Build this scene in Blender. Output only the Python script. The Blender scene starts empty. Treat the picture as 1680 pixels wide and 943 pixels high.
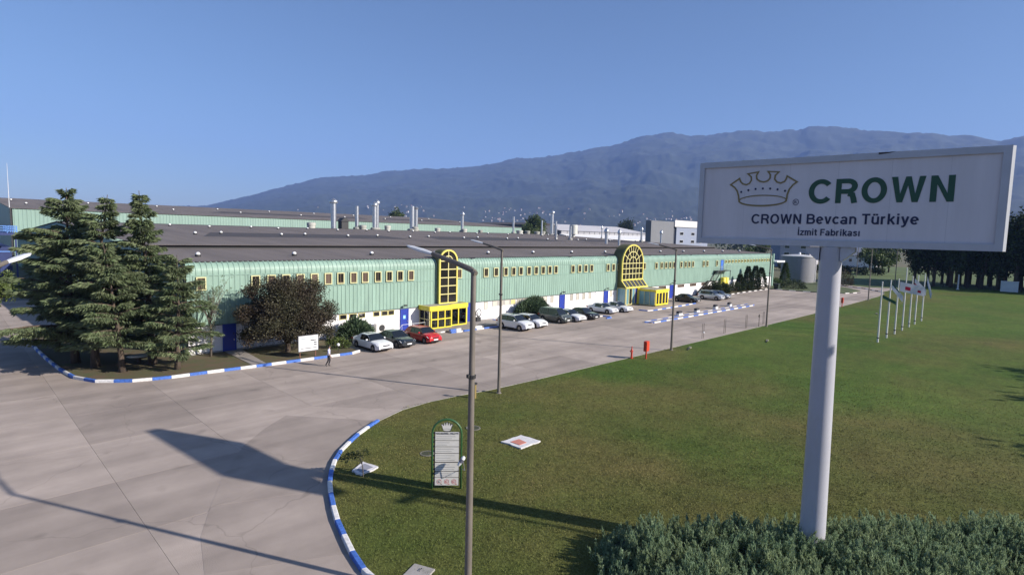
import bpy, math, random
import numpy as np
from mathutils import Vector, Matrix

sc = bpy.context.scene
COL = sc.collection
rad = math.radians
RNG = np.random.default_rng(7)
random.seed(7)

# ------------------------------------------------------------------ camera
CAM_H = 11.0
cam_d = bpy.data.cameras.new('camera')
cam_d.sensor_width = 36.0
cam_d.lens = 933.0 / 1680.0 * 36.0
cam_d.clip_start = 0.1
cam_d.clip_end = 60000.0
cam = bpy.data.objects.new('camera', cam_d)
COL.objects.link(cam)
Rv, Uv, Fv = Vector((0.7048, -0.7090, 0.0243)), Vector((0.0480, 0.0819, 0.9955)), Vector((0.7078, 0.7004, -0.0918))
cam.matrix_world = Matrix(((Rv.x, Uv.x, -Fv.x, 0.0), (Rv.y, Uv.y, -Fv.y, 0.0), (Rv.z, Uv.z, -Fv.z, CAM_H), (0, 0, 0, 1)))
sc.camera = cam

# ------------------------------------------------------------------ sky, sun, exposure
SUN_EL = rad(26.4)
SUN_AZ = math.atan2(-0.894, 0.447)            # where the sun stands, seen from the yard
sun_dir = Vector((math.cos(SUN_EL) * math.cos(SUN_AZ), math.cos(SUN_EL) * math.sin(SUN_AZ), math.sin(SUN_EL)))
world = bpy.data.worlds.new('World')
sc.world = world
world.use_nodes = True
wn = world.node_tree.nodes
sky = wn.new('ShaderNodeTexSky')
sky.sky_type = 'NISHITA'
sky.sun_disc = False
sky.sun_elevation = SUN_EL
sky.sun_rotation = math.pi / 2 - SUN_AZ
sky.altitude = 0.0
sky.air_density = 1.0
sky.dust_density = 0.9
sky.ozone_density = 4.8
world.node_tree.links.new(sky.outputs[0], wn['Background'].inputs[0])
wn['Background'].inputs[1].default_value = 0.066
sun_d = bpy.data.lights.new('sun', 'SUN')
sun_d.energy = 5.0
sun_d.angle = rad(0.6)
sun_d.color = (1.0, 0.93, 0.84)
sun = bpy.data.objects.new('sun', sun_d)
COL.objects.link(sun)
sun.rotation_euler = (-sun_dir).to_track_quat('-Z', 'Y').to_euler()
sc.view_settings.view_transform = 'Standard'
sc.view_settings.look = 'None'
sc.view_settings.exposure = 0.85
sc.view_settings.gamma = 1.0
sc.view_settings.use_curve_mapping = False
sc.render.engine = 'CYCLES'
sc.cycles.use_denoising = True
sc.cycles.max_bounces = 6
sc.cycles.volume_bounces = 1
sc.cycles.transparent_max_bounces = 8
sc.cycles.caustics_reflective = False
sc.cycles.caustics_refractive = False

# ------------------------------------------------------------------ materials
MATS = {}
WORLD_THINGS = set()
def nn(nt, t, **kw):
    n = nt.nodes.new(t)
    for k, v in kw.items():
        setattr(n, k, v)
    return n
def mat(name, col, rough=0.6, metal=0.0, var=0.0, scale=4.0, bump=0.0, bscale=30.0, spec=0.5, rnd=0.0, island=0.0,
        stretch=None, col2=None, coat=0.0, detail=4.0, trans=0.0):
    """principled surface: base colour varied by noise (dirt, grain), by object and by loose piece"""
    if name in MATS:
        return MATS[name]
    m = bpy.data.materials.new(name)
    m.use_nodes = True
    nt = m.node_tree
    L = nt.links.new
    b = nt.nodes['Principled BSDF']
    b.inputs['Roughness'].default_value = rough
    b.inputs['Metallic'].default_value = metal
    b.inputs['Specular IOR Level'].default_value = spec
    if coat:
        b.inputs['Coat Weight'].default_value = coat
        b.inputs['Coat Roughness'].default_value = 0.05
    c4 = (*col, 1.0)
    b.inputs['Base Color'].default_value = c4
    cur = None
    tc = None
    if var or bump or col2:
        tc = nn(nt, 'ShaderNodeNewGeometry').outputs['Position']
        if stretch:
            mp = nn(nt, 'ShaderNodeMapping')
            mp.inputs['Scale'].default_value = stretch
            L(tc, mp.inputs['Vector'])
            tc = mp.outputs[0]
    if var or col2:
        no = nn(nt, 'ShaderNodeTexNoise')
        no.inputs['Scale'].default_value = scale
        no.inputs['Detail'].default_value = detail
        no.inputs['Roughness'].default_value = 0.62
        L(tc, no.inputs['Vector'])
        mx = nn(nt, 'ShaderNodeMix', data_type='RGBA')
        rp = nn(nt, 'ShaderNodeMapRange')
        rp.inputs['From Min'].default_value = 0.32
        rp.inputs['From Max'].default_value = 0.68
        L(no.outputs[0], rp.inputs[0])
        L(rp.outputs[0], mx.inputs[0])
        if col2:
            mx.inputs[6].default_value = c4
            mx.inputs[7].default_value = (*col2, 1.0)
        else:
            mx.inputs[6].default_value = tuple(min(1, c * (1 - var)) for c in col) + (1,)
            mx.inputs[7].default_value = tuple(min(1, c * (1 + var)) for c in col) + (1,)
        cur = mx.outputs[2]
    for amt, src in ((rnd, 'obj'), (island, 'isl')):
        if not amt:
            continue
        if src == 'obj':
            r = nn(nt, 'ShaderNodeObjectInfo').outputs['Random']
        else:
            r = nn(nt, 'ShaderNodeNewGeometry').outputs['Random Per Island']
        mr = nn(nt, 'ShaderNodeMapRange')
        mr.inputs['To Min'].default_value = 1 - amt
        mr.inputs['To Max'].default_value = 1 + amt
        L(r, mr.inputs[0])
        mu = nn(nt, 'ShaderNodeVectorMath', operation='SCALE')
        if cur is None:
            mu.inputs[0].default_value = col
        else:
            L(cur, mu.inputs[0])
        L(mr.outputs[0], mu.inputs['Scale'])
        cur = mu.outputs[0]
    if cur is not None:
        L(cur, b.inputs['Base Color'])
    if bump:
        n2 = nn(nt, 'ShaderNodeTexNoise')
        n2.inputs['Scale'].default_value = bscale
        n2.inputs['Detail'].default_value = 3
        L(tc, n2.inputs['Vector'])
        bp = nn(nt, 'ShaderNodeBump')
        bp.inputs['Strength'].default_value = bump
        bp.inputs['Distance'].default_value = 0.03
        L(n2.outputs[0], bp.inputs['Height'])
        L(bp.outputs[0], b.inputs['Normal'])
    if trans:
        tr = nn(nt, 'ShaderNodeBsdfTranslucent')
        if cur is not None:
            L(cur, tr.inputs[0])
        else:
            tr.inputs[0].default_value = c4
        ms = nn(nt, 'ShaderNodeMixShader')
        ms.inputs[0].default_value = trans
        L(b.outputs[0], ms.inputs[1])
        L(tr.outputs[0], ms.inputs[2])
        L(ms.outputs[0], nt.nodes['Material Output'].inputs[0])
    MATS[name] = m
    return m

# ------------------------------------------------------------------ mesh helpers
class MB:
    def __init__(s):
        s.v, s.f, s.m = [], [], []
    def add(s, vs, fs, mi=0):
        o = len(s.v)
        s.v += [tuple(p) for p in vs]
        s.f += [tuple(o + i for i in f) for f in fs]
        s.m += [mi] * len(fs)
        return s
    def box(s, x0, x1, y0, y1, z0, z1, mi=0):
        return s.add([(x0, y0, z0), (x1, y0, z0), (x1, y1, z0), (x0, y1, z0), (x0, y0, z1), (x1, y0, z1), (x1, y1, z1), (x0, y1, z1)],
                     [(0, 3, 2, 1), (4, 5, 6, 7), (0, 1, 5, 4), (1, 2, 6, 5), (2, 3, 7, 6), (3, 0, 4, 7)], mi)
    def bbox(s, x0, x1, y0, y1, z0, z1, b=0.03, mi=0):
        """box with chamfered vertical edges and top rim"""
        ring = [(x0 + b, y0), (x1 - b, y0), (x1, y0 + b), (x1, y1 - b), (x1 - b, y1), (x0 + b, y1), (x0, y1 - b), (x0, y0 + b)]
        cx, cy = (x0 + x1) / 2, (y0 + y1) / 2
        def ins(p, k):
            return (p[0] + (k if p[0] < cx else -k), p[1] + (k if p[1] < cy else -k))
        vs = [(p[0], p[1], z0) for p in ring] + [(p[0], p[1], z1 - b) for p in ring] + [(*ins(p, b), z1) for p in ring]
        fs = [tuple(range(7, -1, -1)), tuple(range(16, 24))]
        for k in (0, 8):
            for i in range(8):
                j = (i + 1) % 8
                fs.append((k + i, k + j, k + 8 + j, k + 8 + i))
        return s.add(vs, fs, mi)
    def beam(s, a, b, w, h=None, up=(0, 0, 1), mi=0):
        a, b = Vector(a), Vector(b)
        h = h or w
        d = (b - a).normalized()
        u = Vector(up)
        if abs(d.dot(u)) > 0.98:
            u = Vector((1, 0, 0))
        r = d.cross(u).normalized()
        u = r.cross(d)
        vs = []
        for p in (a, b):
            for i, j in ((-1, -1), (1, -1), (1, 1), (-1, 1)):
                vs.append(p + r * (i * w / 2) + u * (j * h / 2))
        return s.add(vs, [(3, 2, 1, 0), (4, 5, 6, 7), (0, 1, 5, 4), (1, 2, 6, 5), (2, 3, 7, 6), (3, 0, 4, 7)], mi)
    def tube(s, pts, rs, n=8, cap=True, mi=0):
        pts = [Vector(p) for p in pts]
        if not isinstance(rs, (list, tuple)):
            rs = [rs] * len(pts)
        vs, fs = [], []
        ref = Vector((0.31, 0.17, 0.93))
        for i, p in enumerate(pts):
            d = (pts[min(i + 1, len(pts) - 1)] - pts[max(i - 1, 0)]).normalized()
            if abs(d.dot(ref)) > 0.97:
                ref = Vector((0.9, 0.3, 0.1))
            a = d.cross(ref).normalized()
            b = d.cross(a)
            for k in range(n):
                t = 2 * math.pi * k / n
                vs.append(p + (a * math.cos(t) + b * math.sin(t)) * rs[i])
        for i in range(len(pts) - 1):
            for k in range(n):
                l = (k + 1) % n
                fs.append((i * n + k, i * n + l, (i + 1) * n + l, (i + 1) * n + k))
        if cap:
            fs.append(tuple(range(n - 1, -1, -1)))
            o = (len(pts) - 1) * n
            fs.append(tuple(o + k for k in range(n)))
        return s.add(vs, fs, mi)
    def lathe(s, c, prof, n=16, mi=0):
        """profile of (radius, z) turned about the vertical through c"""
        vs, fs = [], []
        for r, z in prof:
            for k in range(n):
                t = 2 * math.pi * k / n
                vs.append((c[0] + r * math.cos(t), c[1] + r * math.sin(t), c[2] + z))
        for i in range(len(prof) - 1):
            for k in range(n):
                l = (k + 1) % n
                fs.append((i * n + k, i * n + l, (i + 1) * n + l, (i + 1) * n + k))
        fs.append(tuple(range(n - 1, -1, -1)))
        o = (len(prof) - 1) * n
        fs.append(tuple(o + k for k in range(n)))
        return s.add(vs, fs, mi)
    def prism(s, poly, fn, h, mi=0):
        """2D outline mapped by fn(u, v, depth), depth 0..h"""
        n = len(poly)
        vs = [fn(u, v, 0.0) for u, v in poly] + [fn(u, v, h) for u, v in poly]
        fs = [tuple(range(n - 1, -1, -1)), tuple(range(n, 2 * n))]
        for i in range(n):
            j = (i + 1) % n
            fs.append((i, j, n + j, n + i))
        return s.add(vs, fs, mi)
    def ribbon(s, outer, inner, fn, h, closed=False, mi=0):
        """band between two outlines of equal length, mapped by fn and given depth h"""
        n = len(outer)
        vs = []
        for dpt in (0.0, h):
            vs += [fn(u, v, dpt) for u, v in outer] + [fn(u, v, dpt) for u, v in inner]
        fs = []
        m = n if closed else n - 1
        for i in range(m):
            j = (i + 1) % n
            fs += [(i, j, n + j, n + i), (2 * n + i, 3 * n + i, 3 * n + j, 2 * n + j), (i, 2 * n + i, 2 * n + j, j), (n + i, n + j, 3 * n + j, 3 * n + i)]
        if not closed:
            fs += [(0, n, 3 * n, 2 * n), (n - 1, 3 * n - 1, 4 * n - 1, 2 * n - 1)]
        return s.add(vs, fs, mi)
    def mesh(s, name, mats, smooth=False):
        me = bpy.data.meshes.new(name)
        me.from_pydata(s.v, [], s.f)
        for m in (mats if isinstance(mats, (list, tuple)) else [mats]):
            me.materials.append(m)
        if any(s.m):
            me.polygons.foreach_set('material_index', s.m)
        if smooth:
            me.polygons.foreach_set('use_smooth', [True] * len(s.f))
            if smooth == 'auto':
                me.set_sharp_from_angle(angle=rad(38))
        me.update()
        return me
    def build(s, name, mats, parent=None, smooth=False):
        return link(name, s.mesh(name, mats, smooth), parent)

def link(name, me, parent=None, loc=(0, 0, 0), rz=0.0):
    o = bpy.data.objects.new(name, me)
    COL.objects.link(o)
    o.location = loc
    o.rotation_euler = (0, 0, rz)
    if parent is not None:
        o.parent = parent
        if parent.name in WORLD_THINGS:
            o.matrix_parent_inverse = Matrix.Translation(-parent.location)
    return o
def thing(name, label, cat, loc=(0, 0, 0), rz=0.0, group=None, world=False):
    """an Empty at the base of a thing; world=True: its parts are given in yard coordinates"""
    o = bpy.data.objects.new(name, None)
    COL.objects.link(o)
    o.empty_display_size = 0.3
    o.location = loc
    o.rotation_euler = (0, 0, rz)
    o['label'] = label
    o['category'] = cat
    if group:
        o['group'] = group
    if world:
        WORLD_THINGS.add(o.name)
    return o
def tag(o, label=None, cat=None, group=None, kind=None):
    for k, v in (('label', label), ('category', cat), ('group', group), ('kind', kind)):
        if v:
            o[k] = v
    return o
def copy_tree(o, parent=None):
    c = o.copy()
    COL.objects.link(c)
    if parent is not None:
        c.parent = parent
    for ch in list(o.children):
        copy_tree(ch, c)
    return c
def quads_mesh(name, V, m, smooth=False):
    """V: (n,4,3) array of loose quads"""
    n = len(V)
    me = bpy.data.meshes.new(name)
    me.vertices.add(n * 4)
    me.vertices.foreach_set('co', np.ascontiguousarray(V, dtype=np.float32).ravel())
    me.loops.add(n * 4)
    me.loops.foreach_set('vertex_index', np.arange(n * 4, dtype=np.int32))
    me.polygons.add(n)
    me.polygons.foreach_set('loop_start', np.arange(n, dtype=np.int32) * 4)
    me.materials.append(m)
    me.update(calc_edges=True)
    return me
def leaves(P, D, length, width, rng, roll=None):
    """rhombic leaves or sprays at P pointing along D -> (n,4,3)"""
    n = len(P)
    D = D / np.linalg.norm(D, axis=1, keepdims=True)
    A = rng.normal(size=(n, 3)) if roll is None else np.broadcast_to(roll, (n, 3)) + rng.normal(size=(n, 3)) * 0.35
    S = np.cross(D, A)
    S /= np.linalg.norm(S, axis=1, keepdims=True) + 1e-9
    length = np.broadcast_to(length, (n,))[:, None]
    width = np.broadcast_to(width, (n,))[:, None]
    return np.stack([P, P + D * length * 0.45 + S * width * 0.5, P + D * length, P + D * length * 0.45 - S * width * 0.5], axis=1)
def text_mesh(name, body, size, m, bold=0.0, sx=1.0, extrude=0.004, align='LEFT', spacing=1.0):
    c = bpy.data.curves.new(name, 'FONT')
    c.body = body
    c.size = size
    c.offset = bold
    c.extrude = extrude
    c.align_x = align
    c.space_character = spacing
    c.resolution_u = 4
    t = bpy.data.objects.new(name, c)
    COL.objects.link(t)
    dg = bpy.context.evaluated_depsgraph_get()
    me = bpy.data.meshes.new_from_object(t.evaluated_get(dg))
    bpy.data.objects.remove(t)
    bpy.data.curves.remove(c)
    me.name = name
    me.materials.clear()
    me.materials.append(m)
    if sx != 1.0:
        me.transform(Matrix.Diagonal((sx, 1, 1, 1)))
    return me
def vnoise(x, y, seed=0):
    """smooth value noise on arrays"""
    x = np.asarray(x, float); y = np.asarray(y, float)
    xi = np.floor(x).astype(np.int64); yi = np.floor(y).astype(np.int64)
    fx = x - xi; fy = y - yi
    fx = fx * fx * (3 - 2 * fx); fy = fy * fy * (3 - 2 * fy)
    def h(a, b):
        k = (a * 374761393 + b * 668265263 + seed * 982451653) & 0x7fffffff
        k = ((k ^ (k >> 13)) * 1274126177) & 0x7fffffff
        return ((k ^ (k >> 16)) & 0xffff) / 65535.0
    return (h(xi, yi) * (1 - fx) + h(xi + 1, yi) * fx) * (1 - fy) + (h(xi, yi + 1) * (1 - fx) + h(xi + 1, yi + 1) * fx) * fy
def fbm(x, y, seed=0, oct=4):
    s = 0; a = 0.5
    for k in range(oct):
        s = s + a * vnoise(np.asarray(x) * 2 ** k, np.asarray(y) * 2 ** k, seed + k)
        a *= 0.5
    return s
# ================================================================== SETTING
# ---- ground to the horizon
M_ground = mat('ground_field', (0.075, 0.085, 0.035), 0.95, var=0.45, scale=0.012, col2=(0.14, 0.12, 0.065))
g = MB()
g.add([(11000 * math.cos(2 * math.pi * k / 48), 11000 * math.sin(2 * math.pi * k / 48), -0.12) for k in range(48)], [tuple(range(48))])
tag(g.build('ground', M_ground), kind='structure')

# ---- mountains: a wooded range 3 to 9 km off
SKY_LINE = [(95, 0.004), (84, 0.02), (76.94, 0.0332), (72.85, 0.0376), (71.4, 0.0454), (69.91, 0.0542), (67.36, 0.0691), (65.26, 0.0799),
            (63.64, 0.0883), (61.44, 0.0944), (59.2, 0.0975), (56.9, 0.1075), (53.4, 0.1154), (49.82, 0.1188), (48.02, 0.124),
            (45.02, 0.1379), (42.61, 0.143), (40.21, 0.1437), (37.85, 0.1564), (35.5, 0.1626), (34.34, 0.1686), (32.64, 0.1794),
            (30.37, 0.1827), (28.13, 0.1768), (25.42, 0.1801), (23.32, 0.1815), (20.27, 0.1788), (17.39, 0.1831), (15.53, 0.1808),
            (13.27, 0.1717), (11.13, 0.1661), (9.11, 0.1648), (7.54, 0.1582), (6.03, 0.1534), (4.93, 0.1461), (3.57, 0.1509),
            (0, 0.145), (-6, 0.15), (-14, 0.13), (-25, 0.11)]
_sa = np.array([a for a, t in SKY_LINE][::-1]); _st = np.array([t for a, t in SKY_LINE][::-1])
R_BASE, R_TOP = 2700.0, 7400.0
def terrain(az, r):
    """height of the range; az in degrees, r in metres"""
    T = np.interp(az, _sa, _st) - 0.0014
    rt = R_TOP + 900 * (fbm(az * 0.12, az * 0 + 3.3, 5) - 0.5)
    s = np.clip((r - R_BASE) / (rt - R_BASE), 0, 1.25)
    xx, yy = r * np.cos(np.radians(az)) / 900.0, r * np.sin(np.radians(az)) / 900.0
    rid = 1 - np.abs(2 * fbm(xx, yy, 11, 5) - 1)                      # spurs and gullies
    rid2 = 1 - np.abs(2 * fbm(xx * 2.7, yy * 2.7, 31, 4) - 1)
    up = np.where(s <= 1, s ** 1.25, 1 - (s - 1) * 1.5)
    mod = 1 - (0.50 * (1 - rid) + 0.16 * (1 - rid2)) * np.clip(1.15 - s, 0, 1) * np.clip(s * 5, 0, 1)
    tree = 16 * (vnoise(xx * 26, yy * 26, 3) - 0.5) + 9 * (vnoise(xx * 55, yy * 55, 4) - 0.5)
    return T * rt * up * mod + tree * np.clip(s * 6, 0, 1)
na, nr = 620, 120
AZ = np.linspace(-25, 95, na)[None, :].repeat(nr, 0)
RR = (R_BASE + (8800 - R_BASE) * np.linspace(0, 1, nr) ** 0.95)[:, None].repeat(na, 1)
ZZ = np.maximum(terrain(AZ, RR), -3.0)
ZZ[-1] = -5
V = np.stack([RR * np.cos(np.radians(AZ)), RR * np.sin(np.radians(AZ)), ZZ], -1).reshape(-1, 3)
mb = MB()
mb.v = [tuple(map(float, p)) for p in V]
mb.f = [(i * na + j, i * na + j + 1, (i + 1) * na + j + 1, (i + 1) * na + j) for i in range(nr - 1) for j in range(na - 1)]
mb.m = [0] * len(mb.f)
M_mount = mat('mountain_wood', (0.015, 0.024, 0.012), 0.95, scale=0.004, col2=(0.028, 0.036, 0.018), detail=8)
tag(mb.build('mountains', M_mount, smooth=True), kind='structure')

# ---- concrete yard: a bed and its cast slabs
M_bed = mat('yard_bed', (0.17, 0.15, 0.135), 0.95, var=0.2, scale=0.8)
bed = MB()
bed.box(-40, 176, -30, 120, -0.3, -0.09)
yard = bed.build('yard', M_bed)
tag(yard, kind='structure')
M_slab = mat('yard_concrete', (0.402, 0.335, 0.288), 0.85, scale=0.55, col2=(0.336, 0.279, 0.241), rnd=0.16, bump=0.25, bscale=24, detail=9, spec=0.3)
def add_tracks(m):
    """tyre wear along the lanes, oil spots and hairline cracks"""
    nt = m.node_tree; L = nt.links.new
    b = nt.nodes['Principled BSDF']
    src = b.inputs['Base Color'].links[0].from_socket
    pos = nn(nt, 'ShaderNodeNewGeometry').outputs['Position']
    mp = nn(nt, 'ShaderNodeMapping'); mp.inputs['Scale'].default_value = (0.03, 0.55, 1)
    L(pos, mp.inputs[0])
    n1 = nn(nt, 'ShaderNodeTexNoise'); n1.inputs['Scale'].default_value = 1.0; n1.inputs['Detail'].default_value = 5
    L(mp.outputs[0], n1.inputs['Vector'])
    r1 = nn(nt, 'ShaderNodeMapRange'); r1.inputs[1].default_value = 0.35; r1.inputs[2].default_value = 0.7
    r1.inputs[3].default_value = 1.06; r1.inputs[4].default_value = 0.8
    L(n1.outputs[0], r1.inputs[0])
    n2 = nn(nt, 'ShaderNodeTexNoise'); n2.inputs['Scale'].default_value = 0.16; n2.inputs['Detail'].default_value = 6
    L(pos, n2.inputs['Vector'])
    r2 = nn(nt, 'ShaderNodeMapRange'); r2.inputs[1].default_value = 0.35; r2.inputs[2].default_value = 0.65
    r2.inputs[3].default_value = 0.86; r2.inputs[4].default_value = 1.08
    L(n2.outputs[0], r2.inputs[0])
    vo = nn(nt, 'ShaderNodeTexVoronoi', feature='DISTANCE_TO_EDGE'); vo.inputs['Scale'].default_value = 0.11
    nw = nn(nt, 'ShaderNodeTexNoise'); nw.inputs['Scale'].default_value = 0.7
    L(pos, nw.inputs['Vector'])
    va = nn(nt, 'ShaderNodeVectorMath', operation='MULTIPLY_ADD')
    L(nw.outputs['Color'], va.inputs[0]); va.inputs[1].default_value = (1.6, 1.6, 0); L(pos, va.inputs[2])
    L(va.outputs[0], vo.inputs['Vector'])
    r3 = nn(nt, 'ShaderNodeMapRange'); r3.inputs[1].default_value = 0.0; r3.inputs[2].default_value = 0.0035
    r3.inputs[3].default_value = 0.80; r3.inputs[4].default_value = 1.0
    L(vo.outputs['Distance'], r3.inputs[0])
    v2 = nn(nt, 'ShaderNodeTexVoronoi'); v2.inputs['Scale'].default_value = 0.42                 # oil drips
    L(va.outputs[0], v2.inputs['Vector'])
    r4 = nn(nt, 'ShaderNodeMapRange'); r4.inputs[1].default_value = 0.05; r4.inputs[2].default_value = 0.17
    r4.inputs[3].default_value = 0.80; r4.inputs[4].default_value = 1.0
    L(v2.outputs['Distance'], r4.inputs[0])
    m0 = nn(nt, 'ShaderNodeMath', operation='MULTIPLY'); L(r3.outputs[0], m0.inputs[0]); L(r4.outputs[0], m0.inputs[1])
    m1 = nn(nt, 'ShaderNodeMath', operation='MULTIPLY'); L(r1.outputs[0], m1.inputs[0]); L(r2.outputs[0], m1.inputs[1])
    m2 = nn(nt, 'ShaderNodeMath', operation='MULTIPLY'); L(m1.outputs[0], m2.inputs[0]); L(m0.outputs[0], m2.inputs[1])
    sc_ = nn(nt, 'ShaderNodeVectorMath', operation='SCALE'); L(src, sc_.inputs[0]); L(m2.outputs[0], sc_.inputs['Scale'])
    L(sc_.outputs[0], b.inputs['Base Color'])
add_tracks(M_slab)
GAP = 0.006
def slab(poly, z=0.0):
    """one cast slab, its rim chamfered"""
    n = len(poly)
    cx = sum(p[0] for p in poly) / n; cy = sum(p[1] for p in poly) / n
    def ins(p, k):
        d = math.hypot(p[0] - cx, p[1] - cy)
        return (p[0] + (cx - p[0]) / d * k, p[1] + (cy - p[1]) / d * k)
    m = MB()
    a = [(*ins(p, GAP), z - 0.09) for p in poly]; b = [(*ins(p, GAP), z - 0.003) for p in poly]; c = [(*ins(p, GAP + 0.003), z) for p in poly]
    fs = [tuple(range(2 * n, 3 * n))]
    for k in (0, n):
        for i in range(n):
            j = (i + 1) % n
            fs.append((k + i, k + j, k + n + j, k + n + i))
    m.add(a + b + c, fs)
    m.build('slab', M_slab, yard)
xs = [16.1 + 6.0 * k for k in range(-1, 25)]
ys = [27.0, 33.3, 37.3, 41.3, 45.3, 53.0]
for i in range(len(xs) - 1):
    for j in range(len(ys) - 1):
        if xs[i] < 16 and j < 1:
            continue
        slab([(xs[i], ys[j]), (xs[i + 1], ys[j]), (xs[i + 1], ys[j + 1]), (xs[i], ys[j + 1])])
for i in range(4):                                                  # round the far end
    slab([(160.1 + 0 * i, 27 + i * 6.5), (172, 27 + i * 6.5), (172, 33.5 + i * 6.5), (160.1, 33.5 + i * 6.5)])
arc_in = [(9.19, 15.40), (9.51, 16.93), (10.26, 19.40), (11.35, 21.99), (12.53, 23.96), (13.77, 25.38), (15.70, 26.94), (17.53, 28.04), (19.83, 28.94)]
arc_out = [(5.1, 16.0), (5.47, 18.87), (6.1, 21.4), (7.12, 23.60), (8.5, 26.3), (10.51, 29.37), (12.3, 31.2), (14.1, 32.6), (16.08, 33.28)]
lx = [-19.5, -13.2, -7.0, -1.2, 4.9, 10.1]
ly = [5.0, 10.8, 17.2, 23.2, 28.6, 34.4, 40.2, 46.2, 52.5, 59, 65.5, 72, 78.5, 85, 92, 99, 106]
for i in range(len(lx) - 1):
    for j in range(len(ly) - 1):
        x0, x1, y0, y1 = lx[i], lx[i + 1], ly[j], ly[j + 1]
        slab([(x0, y0), (x1, y0), (x1, y1), (x0, y1)])
for y0, y1 in ((28.6, 33.3), (23.2, 28.6), (17.2, 23.2), (10.8, 17.2)):
    slab([(10.1, y0), (16.1, y0), (16.1, y1), (10.1, y1)])
for k in (0, 1, 3, 5, 7):                                           # the ring of slabs that follows the lawn kerb
    e = min(k + (1 if k == 0 else 2), len(arc_in) - 1)
    slab(arc_out[k:e + 1] + [(p[0] + 0.6, p[1] - 0.4) for p in arc_in[k:e + 1][::-1]], 0.005)

# ---- lawn
M_lawn = mat('lawn_turf', (0.069, 0.091, 0.020), 0.95, scale=0.10, col2=(0.124, 0.106, 0.035), bump=1.0, bscale=13, detail=6, spec=0.15)
def lawn_mix(m):
    nt = m.node_tree; L = nt.links.new
    b = nt.nodes['Principled BSDF']
    src = b.inputs['Base Color'].links[0].from_socket
    pos = nn(nt, 'ShaderNodeNewGeometry').outputs['Position']
    cur = src
    for scl, lo, hi, c in ((7.0, 0.66, 1.34, None), (2.2, 0.80, 1.2, None), (0.5, 0.84, 1.18, None), (0.035, 0.85, 1.18, None)):
        n1 = nn(nt, 'ShaderNodeTexNoise'); n1.inputs['Scale'].default_value = scl; n1.inputs['Detail'].default_value = 6
        n1.inputs['Roughness'].default_value = 0.65
        L(pos, n1.inputs['Vector'])
        r1 = nn(nt, 'ShaderNodeMapRange'); r1.inputs[1].default_value = 0.3; r1.inputs[2].default_value = 0.7
        r1.inputs[3].default_value = lo; r1.inputs[4].default_value = hi
        L(n1.outputs[0], r1.inputs[0])
        s_ = nn(nt, 'ShaderNodeVectorMath', operation='SCALE'); L(cur, s_.inputs[0]); L(r1.outputs[0], s_.inputs['Scale'])
        cur = s_.outputs[0]
    # greener patches, watered more
    n2 = nn(nt, 'ShaderNodeTexNoise'); n2.inputs['Scale'].default_value = 0.06; n2.inputs['Detail'].default_value = 4
    off = nn(nt, 'ShaderNodeVectorMath', operation='ADD'); off.inputs[1].default_value = (41, 17, 0); L(pos, off.inputs[0])
    L(off.outputs[0], n2.inputs['Vector'])
    sx = nn(nt, 'ShaderNodeSeparateXYZ'); L(pos, sx.inputs[0])                # fresher turf away from the drive corner
    gx_ = nn(nt, 'ShaderNodeMapRange'); gx_.inputs[1].default_value = 22.0; gx_.inputs[2].default_value = 60.0
    gx_.inputs[3].default_value = -0.04; gx_.inputs[4].default_value = 0.16
    L(sx.outputs[0], gx_.inputs[0])
    ad = nn(nt, 'ShaderNodeMath', operation='ADD'); L(n2.outputs[0], ad.inputs[0]); L(gx_.outputs[0], ad.inputs[1])
    r2 = nn(nt, 'ShaderNodeMapRange'); r2.inputs[1].default_value = 0.47; r2.inputs[2].default_value = 0.68
    L(ad.outputs[0], r2.inputs[0])
    mx = nn(nt, 'ShaderNodeMix', data_type='RGBA'); L(r2.outputs[0], mx.inputs[0]); L(cur, mx.inputs[6])
    mg = nn(nt, 'ShaderNodeVectorMath', operation='MULTIPLY'); L(cur, mg.inputs[0]); mg.inputs[1].default_value = (0.74, 1.10, 0.70)
    L(mg.outputs[0], mx.inputs[7])
    L(mx.outputs[2], b.inputs['Base Color'])
lawn_mix(M_lawn)
lawn_edge = arc_in + [(21.89, 29.22), (24.13, 29.12), (27.0, 28.75), (31.2, 28.6), (41.4, 28.5), (51.5, 28.35), (62.6, 28.3), (76.2, 28.2), (97.0, 28.2),
                      (120.0, 28.5), (137.8, 28.9), (147, 29.6), (152.5, 31.0)]
lm = MB()
poly = [(11.0, 4.0), (9.6, 8.0), (9.1, 12.0)] + lawn_edge + [(170, 31), (186, 30), (190, 8), (215, -20), (150, -60), (40, -45), (14, -20)]
lm.add([(x, y, 0.045) for x, y in poly], [tuple(range(len(poly)))])
lawn = lm.build('lawn', M_lawn)
tag(lawn, kind='structure')
far_green = MB()
fp = [(186, 30.2), (170, 31.2), (165, 37), (171, 46), (190, 52), (230, 60), (330, 74), (330, 20), (240, 5), (190.2, 8)]
far_green.add([(x, y, 0.02) for x, y in fp], [tuple(range(len(fp)))])
tag(far_green.build('meadow', mat('meadow_grass', (0.075, 0.11, 0.025), 0.95, var=0.35, scale=0.2)), kind='structure')

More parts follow.
